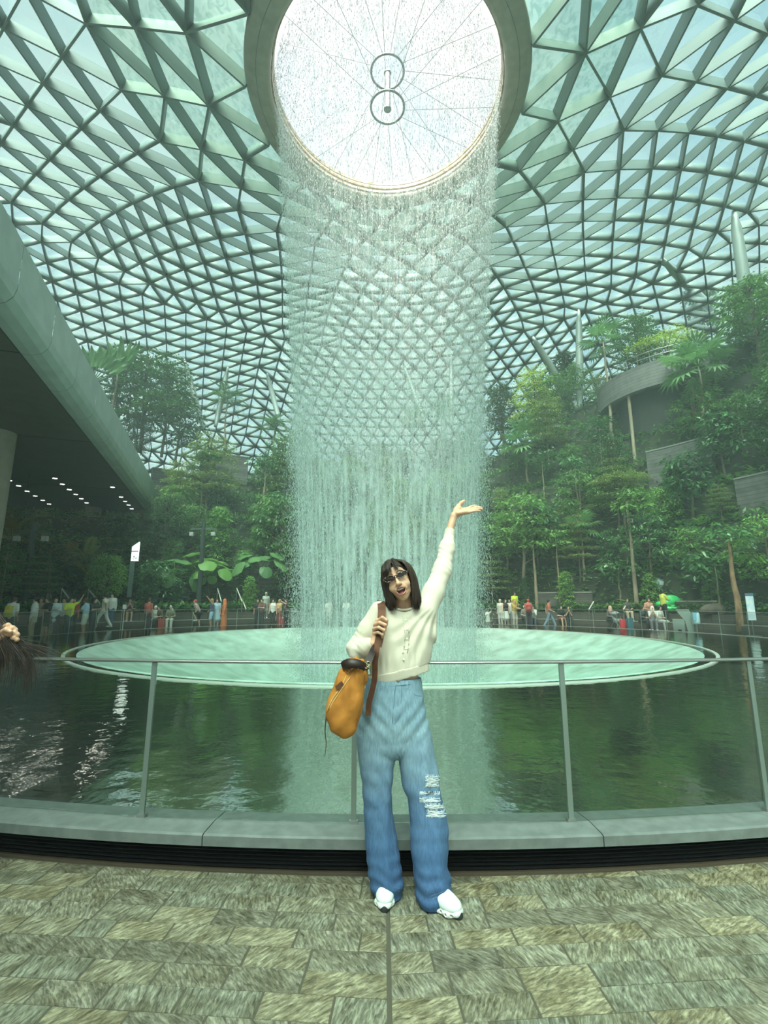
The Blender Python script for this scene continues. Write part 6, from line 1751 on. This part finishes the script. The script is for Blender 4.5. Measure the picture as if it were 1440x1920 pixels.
# ---- cases and a pushchair by the ledges
def suitcase(u, r, col, label, h=.55):
    xy = ring_loc(u, r); f = Field((-.22, -.14, 0), (.22, .14, h + .02), .014); f.tube([(0, 0, .10), (0, 0, h - .06)], [.18, .18], [.11, .11], k=.02, power=4)
    o = empty('suitcase', (xy[0], xy[1], .02), math.radians(15), label=label, cat='suitcase')
    add('shell', f.mesh('shell', 1), solid(col, .4, name='case_shell'), o)
    add('handle', MB().tube([(-.09, .05, h - .08), (-.09, .05, h + .22), (.09, .05, h + .22), (.09, .05, h - .08)], .011, 6).mesh('handle'), M_STEEL, o)
    for x in (-.13, .13):
        for y in (-.07, .07): add('wheel', MB().tube([(x - .012, y, .012), (x + .012, y, .012)], .028, 10).mesh('wheel'), M_DARK, o)
suitcase(303, 16.2, (.34, .06, .04), 'red suitcase standing by the lower ledge')
suitcase(527, 15.3, (.30, .05, .05), 'dark red suitcase beside the tan top')
suitcase(1168, 15.8, (.55, .04, .06), 'bright red suitcase beside the pushchair')
suitcase(1181, 15.9, (.05, .13, .17), 'teal suitcase beside the bright red one', .62)
xy = ring_loc(1158, 15.9); pc = empty('pushchair', (xy[0], xy[1], 0), .4, label='grey folding pushchair beside the red suitcase', cat='pushchair')
add('frame', MB().tube([(-.2, .35, .98), (-.2, 0, .5), (-.2, -.35, .1)], .014, 6).tube([(.2, .35, .98), (.2, 0, .5), (.2, -.35, .1)], .014, 6).tube([(-.2, .35, .98), (.2, .35, .98)], .016, 6).tube([(-.2, .05, .5), (-.2, .3, .1)], .012, 6).tube([(.2, .05, .5), (.2, .3, .1)], .012, 6).mesh('frame'), M_STEEL, pc)
fs = Field((-.25, -.3, .3), (.25, .35, 1.05), .02); fs.cap((0, -.15, .5), (0, .1, .5), .13, .13, k=0).cap((0, .12, .5), (0, .24, .82), .13, .12, k=.05).ell((0, .1, .86), (.20, .22, .13), k=.04).ell((0, -.05, .72), (.15, .2, .16), k=.03, sub=True)
add('seat', fs.mesh('seat', 1), solid((.25, .26, .27), .8), pc)
for x in (-.22, .22):
    for y, rr in ((-.35, .07), (.3, .09)): add('wheel', MB().tube([(x - .015, y, rr), (x + .015, y, rr)], rr, 14).mesh('wheel'), M_DARK, pc)

# ---- the long-haired person at the picture's edge, mostly out of frame
nb_loc = np.array([-2.33, 2.32])
nb = empty('person', (nb_loc[0], nb_loc[1], 0), math.radians(-150), label='long-haired person in dark clothes passing close by, blown brown hair and closed hand', cat='person')
g = figure('phone', 'long', 'trousers', 'short', .016)
add('body', g['body'], M_SKIN, nb); add('top', g['top'], solid((.05, .05, .055), .8), nb); add('trousers', g['bottom'], solid((.04, .045, .06), .8), nb); add('hair_cap', g['hair'], M_HAIR, nb)
for k in ('shoe_l', 'shoe_r'): add('shoe', g[k], solid((.3, .3, .3), .6), nb)
def N(u, v, dy=0.0): return P(u, v, 2.32 + dy)
nf = Field(N(8, 1188) - .16, N(22, 1188) + .16, .0024)
nf.cap(N(-42, 1208, .05), N(4, 1196, .02), .034, .026, k=0); nf.cap(N(4, 1196, .02), N(18, 1186, 0), .028, .027, k=.02)
for i, (u, v) in enumerate(((17, 1173), (26, 1178), (30, 1187), (29, 1196))):
    nf.chain([N(u - 10, v + 2, .01), N(u - 2, v - 1, -.025), N(u + 3, v + 3, -.02), N(u + 1, v + 8, .01)], [.0105, .0105, .0098, .0085], k=.004)
nf.chain([N(6, 1184, -.02), N(12, 1180, -.045), N(20, 1184, -.045)], [.013, .011, .0085], k=.006)
hand = add('hand', nf.mesh('hand', 2), M_SKIN, None)
hand.parent = nb; hand.matrix_parent_inverse = (Matrix.Translation(nb.location) @ Matrix.Rotation(math.radians(-150), 4, 'Z')).inverted()
M_HAIR2 = noise_mat('brown_hair', (.020, .012, .008), (.075, .045, .030), 40, 3, .5, 0, (1, 1, .2))
hd0 = np.array([nb_loc[0], nb_loc[1], 1.60])
def nb_strands(guides, n, seed, r=.0022, jit=.010):
    m = strand_set('loose_hair', guides, n, seed, r, jit, .62); o = add('loose_hair', m, M_HAIR2); o.parent = nb; o.matrix_parent_inverse = hand.matrix_parent_inverse.copy()
nb_strands([[hd0, N(-60, 1120), N(-25, 1165), N(0, 1200), N(12, 1240), N(4, 1290)], [hd0, N(-50, 1115), N(-15, 1160), N(14, 1205), N(34, 1250), N(30, 1300)], [hd0, N(-45, 1112), N(-8, 1160), N(26, 1205), N(56, 1255), N(52, 1308)], [hd0, N(-42, 1112), N(0, 1168), N(34, 1206), N(62, 1240), N(66, 1290)]], 420, 1, .0013, .016)
nb_strands([[hd0, N(-50, 1115), N(-6, 1170), N(28, 1206), N(56, 1222), N(84, 1250)], [hd0, N(-48, 1112), N(0, 1175), N(36, 1208), N(74, 1222), N(112, 1248)], [hd0, N(-48, 1112), N(4, 1182), N(44, 1210), N(90, 1216), N(136, 1236)]], 170, 2, .0010, .012)
nb_strands([[hd0, N(-60, 1115), N(-30, 1150), N(-6, 1190), N(-2, 1240), N(-10, 1320)], [hd0, N(-55, 1112), N(-20, 1140), N(3, 1170), N(8, 1215), N(4, 1270)]], 260, 3, .0014, .012)
# ================================================================== TERRACE WALLS, LOOKOUT, LAMPS, SIGNS
def wall_px(u0, v0, u1, v1, v0b, label, name='terrace_wall', mat=None, depth=None, n=10):
    """curved retaining wall: top edge between two pixels, its distance from the hillside behind it"""
    a, b = hit_hill(u0, v0b), hit_hill(u1, v0b + (v1 - v0))
    ra, pa_ = rphi(a[0], a[1]); rb, pb_ = rphi(b[0], b[1]); r = min(ra, rb) - .35
    za = None; z1 = []
    for (u, v) in ((u0, v0), (u1, v1)):
        d = ray(u, v); t = 5
        while t < 80 and math.hypot(d[0] * t - XC, d[1] * t - YC) < r or d[1] * t < YC: t += .02
        z1.append((HC + d[2] * t, rphi(d[0] * t, d[1] * t)[1], d[1] * t))
    zt = (z1[0][0] + z1[1][0]) / 2
    zb = zt - 2.6
    o = arc_obj(name, [(r, zb), (r, zt), (r + .45, zt), (r + .45, zb)], z1[0][1], z1[1][1], n, mat or M_COURSE, None, kind='structure', label=label)
    arc_obj('coping', [(r - .04, zt), (r - .04, zt + .08), (r + .5, zt + .08), (r + .5, zt)], z1[0][1], z1[1][1], n, solid((.22, .22, .20), .6), o)
    return o
wall_px(1210, 842, 1330, 826, 890, 'grey coursed terrace wall crossing the planted hillside below the tall fan palm')
wall_px(1375, 892, 1500, 880, 935, 'brown-grey coursed terrace wall with a dark opening beneath')
wall_px(378, 846, 466, 858, 885, 'pale grey terrace wall behind the thin stems')
wall_px(286, 880, 345, 884, 900, 'grey terrace wall with a slim railing near the viaduct end')
wall_px(470, 1052, 545, 1052, 1085, 'stone recess wall behind the elephant-ear plants', mat=M_COURSE_D)
wall_px(1008, 1112, 1110, 1112, 1128, 'low stone planter wall behind the seated visitors', mat=M_COURSE_D)
wall_px(1250, 1128, 1345, 1130, 1140, 'dark planter wall below the green sculpture', mat=M_COURSE_D)
# curved lookout
def lookout():
    c = P(1262, 752, 34.0); R0 = 5.2
    o = empty('lookout_balcony', (c[0], c[1], 0), label='curved grey lookout balcony with a pale railing high among the hillside trees', cat='balcony')
    def arc(prof, name, mat, a0=150, a1=300, n=26):
        V = []; m = len(prof)
        for i in range(n + 1):
            a = math.radians(a0 + (a1 - a0) * i / n); V += [(r * math.cos(a), r * math.sin(a), z) for r, z in prof]
        Fq = [(i * m + j, i * m + (j + 1) % m, (i + 1) * m + (j + 1) % m, (i + 1) * m + j) for i in range(n) for j in range(m)] + [tuple(range(m)), tuple(n * m + j for j in range(m))[::-1]]
        return add(name, make_mesh(name, V, Fq), mat, o)
    zt = P(1200, 694, 31.5)[2]
    arc([(R0, zt - 1.75), (R0, zt), (R0 - .35, zt), (R0 - .35, zt - 1.75)], 'parapet', M_COURSE)
    arc([(R0 - .3, zt - 1.6), (R0 - .3, zt - 1.35), (.2, zt - 1.35), (.2, zt - 1.6)], 'balcony_floor', M_SOFFIT)
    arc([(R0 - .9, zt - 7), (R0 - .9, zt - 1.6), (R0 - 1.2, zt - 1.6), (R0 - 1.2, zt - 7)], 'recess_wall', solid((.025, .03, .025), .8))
    for i in range(17):
        a = math.radians(152 + 146 * i / 16); x, y = (R0 - .2) * math.cos(a), (R0 - .2) * math.sin(a)
        add('baluster', MB().tube([(x, y, zt - .02), (x, y, zt + .85)], .022, 5).mesh('baluster'), M_STEEL, o)
    for zz in (.45, .85):
        add('rail', MB().tube([((R0 - .2) * math.cos(math.radians(a)), (R0 - .2) * math.sin(math.radians(a)), zt + zz) for a in np.linspace(151, 299, 30)], .028, 6).mesh('rail'), M_STEEL, o)
    for a in (158, 205, 250):
        x, y = (R0 - .3) * math.cos(math.radians(a)), (R0 - .3) * math.sin(math.radians(a))
        add('support_post', MB().tube([(x, y, zt - 8.5), (x, y, zt - 1.6)], .11, 8).mesh('support_post'), M_BARK_P, o)
lookout()
# dark lamp posts with floodlights
def lamp_post(u, vb, vt, depth, label, heads=2):
    b = P(u, vb, depth); t = P(u, vt, depth); o = empty('lamp_post', b, label=label, cat='lamp post'); H = t[2] - b[2]
    add('mast', MB().tube([(0, 0, -.5), (0, 0, H)], [.17, .13], 10).mesh('mast'), solid((.035, .05, .045), .5), o)
    add('crossbar', MB().box((0, 0, H - .5), (1.7, .08, .08)).mesh('crossbar'), solid((.09, .11, .10), .5), o)
    for s in (-1, 1):
        hd = add('floodlight', MB().box((s * .72, -.12, H - .85), (.26, .2, .26)).mesh('floodlight'), solid((.35, .37, .34), .5), o)
        add('lens', MB().box((s * .72, -.225, H - .85), (.2, .02, .2)).mesh('lens'), solid((.4, .42, .40), .3), hd)
r_, p_ = 18.9, None
lamp_post(373, 1118, 978, 31.5, 'dark lamp post with two boxy floodlights among the elephant-ear leaves')
lamp_post(1216, 1125, 952, 29.5, 'dark lamp post with boxy floodlights behind the pale ringed trunk')
lamp_post(45, 1128, 980, 24.5, 'dark unlit lamp post in the shade beneath the viaduct')
# lit sign on a post and exit sign
b = P(250, 1120, 29.0); sg = empty('lit_sign', b, label='tall lit white sign with a sloping top on a grey post beside the conical tree', cat='sign')
M_SIGN, _nt2, _b2 = new_mat('lit_sign'); _b2.inputs['Base Color'].default_value = (.8, .85, .82, 1); _b2.inputs['Emission Color'].default_value = (.85, .95, .92, 1); _b2.inputs['Emission Strength'].default_value = .55
w0, w1 = P(246, 1052, 29.0) - b, P(262, 1016, 29.0) - b
add('sign_face', make_mesh('sign_face', [(w0[0], -.06, w0[2]), (w1[0], -.06, w0[2]), (w1[0], -.06, w1[2]), (w0[0], -.06, w1[2] - .3), (w0[0], .06, w0[2]), (w1[0], .06, w0[2]), (w1[0], .06, w1[2]), (w0[0], .06, w1[2] - .3)], [(0, 1, 2, 3), (7, 6, 5, 4), (0, 4, 5, 1), (1, 5, 6, 2), (2, 6, 7, 3), (3, 7, 4, 0)]), M_SIGN, sg)
zm = (w0[2] + w1[2]) / 2
add('sign_divider', MB().box(((w0[0] + w1[0]) / 2, -.07, zm), (abs(w1[0] - w0[0]), .02, .05)).mesh('sign_divider'), solid((.25, .30, .29), .5), sg)
for i, (dx, dzz, ww, hh) in enumerate(((-.02, -.33, .12, .05), (.10, -.42, .16, .04), (-.06, -.46, .10, .03))):
    add('sign_mark', MB().box(((w0[0] + w1[0]) / 2 + dx, -.064, zm + dzz), (ww, .012, hh)).mesh('sign_mark'), solid((.10, .16, .15), .6), sg)
add('sign_post', MB().box(((w0[0] + w1[0]) / 2 - .12, 0, w0[2] / 2), (.22, .14, w0[2])).mesh('sign_post'), solid((.22, .30, .29), .4, .3), sg)
e = P(27, 1103, 27.5); ex_ = empty('exit_sign', e, label='small hanging green exit sign with white arrow and running figures', cat='sign')
M_EXIT, _n3, _b3 = new_mat('exit_green'); _b3.inputs['Base Color'].default_value = (.05, .30, .22, 1); _b3.inputs['Emission Color'].default_value = (.10, .42, .32, 1); _b3.inputs['Emission Strength'].default_value = .7
M_EXW, _n3, _b3 = new_mat('exit_white'); _b3.inputs['Base Color'].default_value = (.8, .9, .86, 1); _b3.inputs['Emission Color'].default_value = (.85, 1, .95, 1); _b3.inputs['Emission Strength'].default_value = 1.0
add('panel', MB().box((0, 0, 0), (.46, .06, .22)).mesh('panel'), M_EXIT, ex_)
add('hanger', MB().tube([(0, 0, .1), (0, 0, ZS - e[2])], .015, 5).mesh('hanger'), M_DARK, ex_)
add('arrow', MB().raw([(-.18, -.034, 0), (-.10, -.034, .07), (-.10, -.034, .02), (0, -.034, .02), (0, -.034, -.02), (-.10, -.034, -.02), (-.10, -.034, -.07)], [(0, 6, 5, 4, 3, 2, 1)]).mesh('arrow'), M_EXW, ex_)
for k in (0, 1):
    x = .07 + k * .10; add('running_figure', MB().box((x, -.034, 0), (.03, .006, .10)).box((x + .015, -.034, .065), (.03, .006, .03)).box((x - .02, -.034, -.05), (.05, .006, .025)).mesh('running_figure'), M_EXW, ex_)
# slanting handrails of the short stairs between the ledges
HR = [((20, 1131), (30, 1145), 18.2), ((116, 1104), (131, 1124), 18.2), ((166, 1105), (187, 1131), 18.2), ((320, 1135), (327, 1150), 17.4), ((367, 1135), (373, 1148), 17.4), ((408, 1103), (415, 1128), 18.5), ((444, 1103), (454, 1128), 18.5), ((455, 1125), (461, 1142), 18.2), ((1113, 1128), (1104, 1143), 17.4), ((1177, 1128), (1169, 1143), 17.4)]
for i, ((u0, v0), (u1, v1), r) in enumerate(HR):
    xy = ring_loc((u0 + u1) / 2, r); y = xy[1]; a, bb = P(u0, v0, y + .4), P(u1, v1, y - .4)
    o = empty('stair_handrail', bb * [1, 1, 0], label='slanting pale handrail of the short stairs up the seating ledges', cat='handrail', group='stair handrails along the ledges')
    o.location = (0, 0, 0)
    add('rail', MB().tube([a, bb], .035, 6).mesh('rail'), solid((.62, .60, .54), .4, .2), o)
    for q in (a, bb):
        add('upright', MB().tube([q, q * [1, 1, 0] + [0, 0, .3]], .022, 6).mesh('upright'), M_STEEL, o)
# information board, sanitiser, banner, rock, sculpture on the far side
xy = ring_loc(1290, 14.55); kb = empty('information_board', (xy[0], xy[1], 0), math.radians(-30), label='grey angled information board beside the far rail', cat='board')
add('panel', make_mesh('panel', [(-.42, -.05, 1.10), (.08, -.05, 1.12), (.34, -.05, .70), (.34, -.05, .02), (-.02, -.05, .02), (-.10, -.05, .62), (-.42, .05, 1.10), (.08, .05, 1.12), (.34, .05, .70), (.34, .05, .02), (-.02, .05, .02), (-.10, .05, .62)], [(0, 1, 2, 3, 4, 5)[::-1], (6, 7, 8, 9, 10, 11)] + [(i, (i + 1) % 6, 6 + (i + 1) % 6, 6 + i) for i in range(6)]), solid((.20, .25, .22), .5), kb)
add('top_edge', MB().box((-.17, 0, 1.13), (.52, .13, .04)).mesh('top_edge'), M_STEEL, kb)
xy = ring_loc(1272, 14.4); ab = empty('notice_stand', (xy[0], xy[1], 0), math.radians(-30), label='folding notice stand with dark printed marks beside the information board', cat='notice stand')
Rt = np.array([[1, 0, 0], [0, math.cos(.3), -math.sin(.3)], [0, math.sin(.3), math.cos(.3)]])
add('board', MB().box((0, 0, .36), (.46, .03, .74), Rt).mesh('board'), solid((.33, .38, .35), .5), ab)
add('leg', MB().box((0, .22, .34), (.44, .03, .72), Rt.T).mesh('leg'), solid((.25, .29, .27), .5), ab)
for k, zz in enumerate((.18, .50)): add('printed_mark', MB().box((.02, -.02 - zz * .0, zz), (.14, .05, .16), Rt).mesh('printed_mark'), solid((.03, .04, .035), .6), ab)
xy = ring_loc(1305, 14.6); sn = empty('sanitiser_dispenser', (xy[0], xy[1], 0), label='pale blue sanitiser dispenser on a slim stand by the information board', cat='dispenser')
add('stand', MB().tube([(0, 0, 0), (0, 0, .55)], .04, 8).lathe([(0, 0), (.2, 0), (.2, .03), (0, .03)], 16).mesh('stand'), M_STEEL, sn)
add('tank', MB().lathe([(0, .52), (.15, .52), (.16, .60), (.16, .95), (.13, 1.02), (0, 1.02)], 16).mesh('tank', True), solid((.42, .60, .68), .4), sn)
add('label_plate', MB().box((-.10, -.13, .85), (.18, .04, .34)).mesh('label_plate'), solid((.20, .42, .58), .5), sn)
xy = ring_loc(1411, 16.6); bn = empty('banner_stand', (xy[0], xy[1], 0), label='upright white banner with pale blue print near the orange-brown trunk', cat='banner')
M_BAN = noise_mat('banner_print', (.36, .55, .68), (.72, .76, .76), 3.2, 2, .6)
add('banner', MB().box((0, 0, 1.22), (.34, .03, 1.05)).mesh('banner'), M_BAN, bn)
add('header', MB().box((0, -.004, 1.80), (.36, .04, .12)).mesh('header'), solid((.08, .14, .22), .5), bn)
add('pole', MB().tube([(0, .03, 0), (0, .03, 1.8)], .02, 6).mesh('pole'), M_STEEL, bn); add('foot', MB().box((0, .03, .02), (.5, .3, .04)).mesh('foot'), M_STEEL, bn)
# bright green sculpture of rounded lobes, with smaller coloured pods behind it
base = hit_hill(1272, 1126); base = polar(rphi(base[0], base[1])[1], 19.0, .9)
gs_ = empty('green_sculpture', base, label='bright green glossy lobed sculpture lying in the planter behind the yellow shirt', cat='sculpture')
def lobes(lst, mat, name):
    f = Field((-2.0, -1.0, -.1), (2.0, 1.0, 2.4), .035)
    for c, r in lst: f.ell(c, r, k=.08)
    add(name, f.mesh(name, 1), mat, gs_)
lobes([((-.9, 0, .45), (.35, .3, .22)), ((-.35, 0, .62), (.45, .35, .34)), ((.25, 0, .50), (.5, .35, .30)), ((.8, 0, .42), (.45, .3, .24)), ((-.1, -.1, .22), (.9, .4, .22)), ((-.45, 0, .85), (.3, .25, .12))], solid((.03, .46, .12), .3, name='gloss_green'), 'lobed_body')
lobes([((-.2, -.42, .30), (.22, .08, .12)), ((.5, -.38, .32), (.2, .08, .1))], solid((.015, .16, .05), .4), 'dark_patch')
b2 = base + np.array([-.35, 1.0, .25]); gp = empty('grey_blue_pod', b2, label='rounded grey-blue pod sculpture behind the green one', cat='sculpture')
f = Field((-.6, -.6, -.1), (.6, .6, 1.9), .04); f.ell((0, 0, 1.35), (.36, .3, .36), k=0).cap((0, 0, 0), (0, 0, 1.1), .07, .07, k=.05); add('pod', f.mesh('pod', 1), solid((.22, .32, .34), .4), gp)
add('window', MB().box((0, -.28, 1.4), (.4, .06, .2)).mesh('window'), solid((.5, .6, .6), .2), gp)
b3 = base + np.array([.7, 1.0, .25]); gp = empty('violet_pod', b3, label='small violet pod sculpture behind the green one', cat='sculpture')
f = Field((-.6, -.6, -.1), (.6, .6, 1.9), .04); f.ell((0, 0, 1.15), (.42, .3, .30), k=0).cap((0, 0, 0), (0, 0, 1.0), .07, .07, k=.05); add('pod', f.mesh('pod', 1), solid((.08, .07, .22), .4), gp)
add('red_crest', MB().tube([(-.9, 0, 1.55), (-.4, 0, 1.72), (.1, 0, 1.62)], [.05, .12, .04], 8).mesh('red_crest'), solid((.32, .04, .03), .5), gp)
xy = polar(rphi(*ring_loc(1345, 18.2))[1], 17.9); f = Field((-1.2, -.8, -.1), (1.2, .8, 1.3), .05)
f.ell((0, 0, .25), (.62, .4, .28), k=0).ell((.2, -.1, .34), (.32, .3, .22), k=.15); f.ripple(lambda X, Y, Z: .035 * np.sin(X * 7 + Z * 5) * np.sin(Y * 6 + X * 3))
add('boulder', f.mesh('boulder', 1), noise_mat('boulder', (.06, .05, .036), (.13, .11, .08), 3, 6, .8, .4), None, loc=(xy[0], xy[1], .84), label='rounded brown boulder beside the dark planter wall', cat='boulder')
xy = ring_loc(553, 14.5); cs = empty('litter_bin', (xy[0], xy[1], 0), label='grey litter bin by the far rail next to the falling water', cat='bin')
add('body', MB().box((0, 0, .45), (.42, .42, .90)).mesh('body'), solid((.20, .25, .23), .5), cs); add('lid', MB().box((0, 0, .93), (.48, .48, .07)).mesh('lid'), solid((.30, .35, .33), .5), cs)
add('slot', MB().box((0, -.215, .74), (.28, .012, .12)).mesh('slot'), M_DARK, cs)
# a slim stand like the one by the walkway at the shaded side
xy = ring_loc(231, 15.2); st = empty('sign_stand', (xy[0], xy[1], 0), label='slim white stand with splayed feet beside the shaded walkway', cat='stand')
add('pole', MB().tube([(0, 0, .12), (0, 0, 1.15)], .018, 6).mesh('pole'), solid((.7, .7, .68), .5), st)
for a in (0, 2.1, 4.2): add('foot', MB().tube([(0, 0, .16), (.3 * math.cos(a), .3 * math.sin(a), .015)], .014, 5).mesh('foot'), solid((.7, .7, .68), .5), st)
add('head', MB().box((0, 0, 1.25), (.16, .05, .22)).mesh('head'), solid((.7, .72, .7), .5), st)
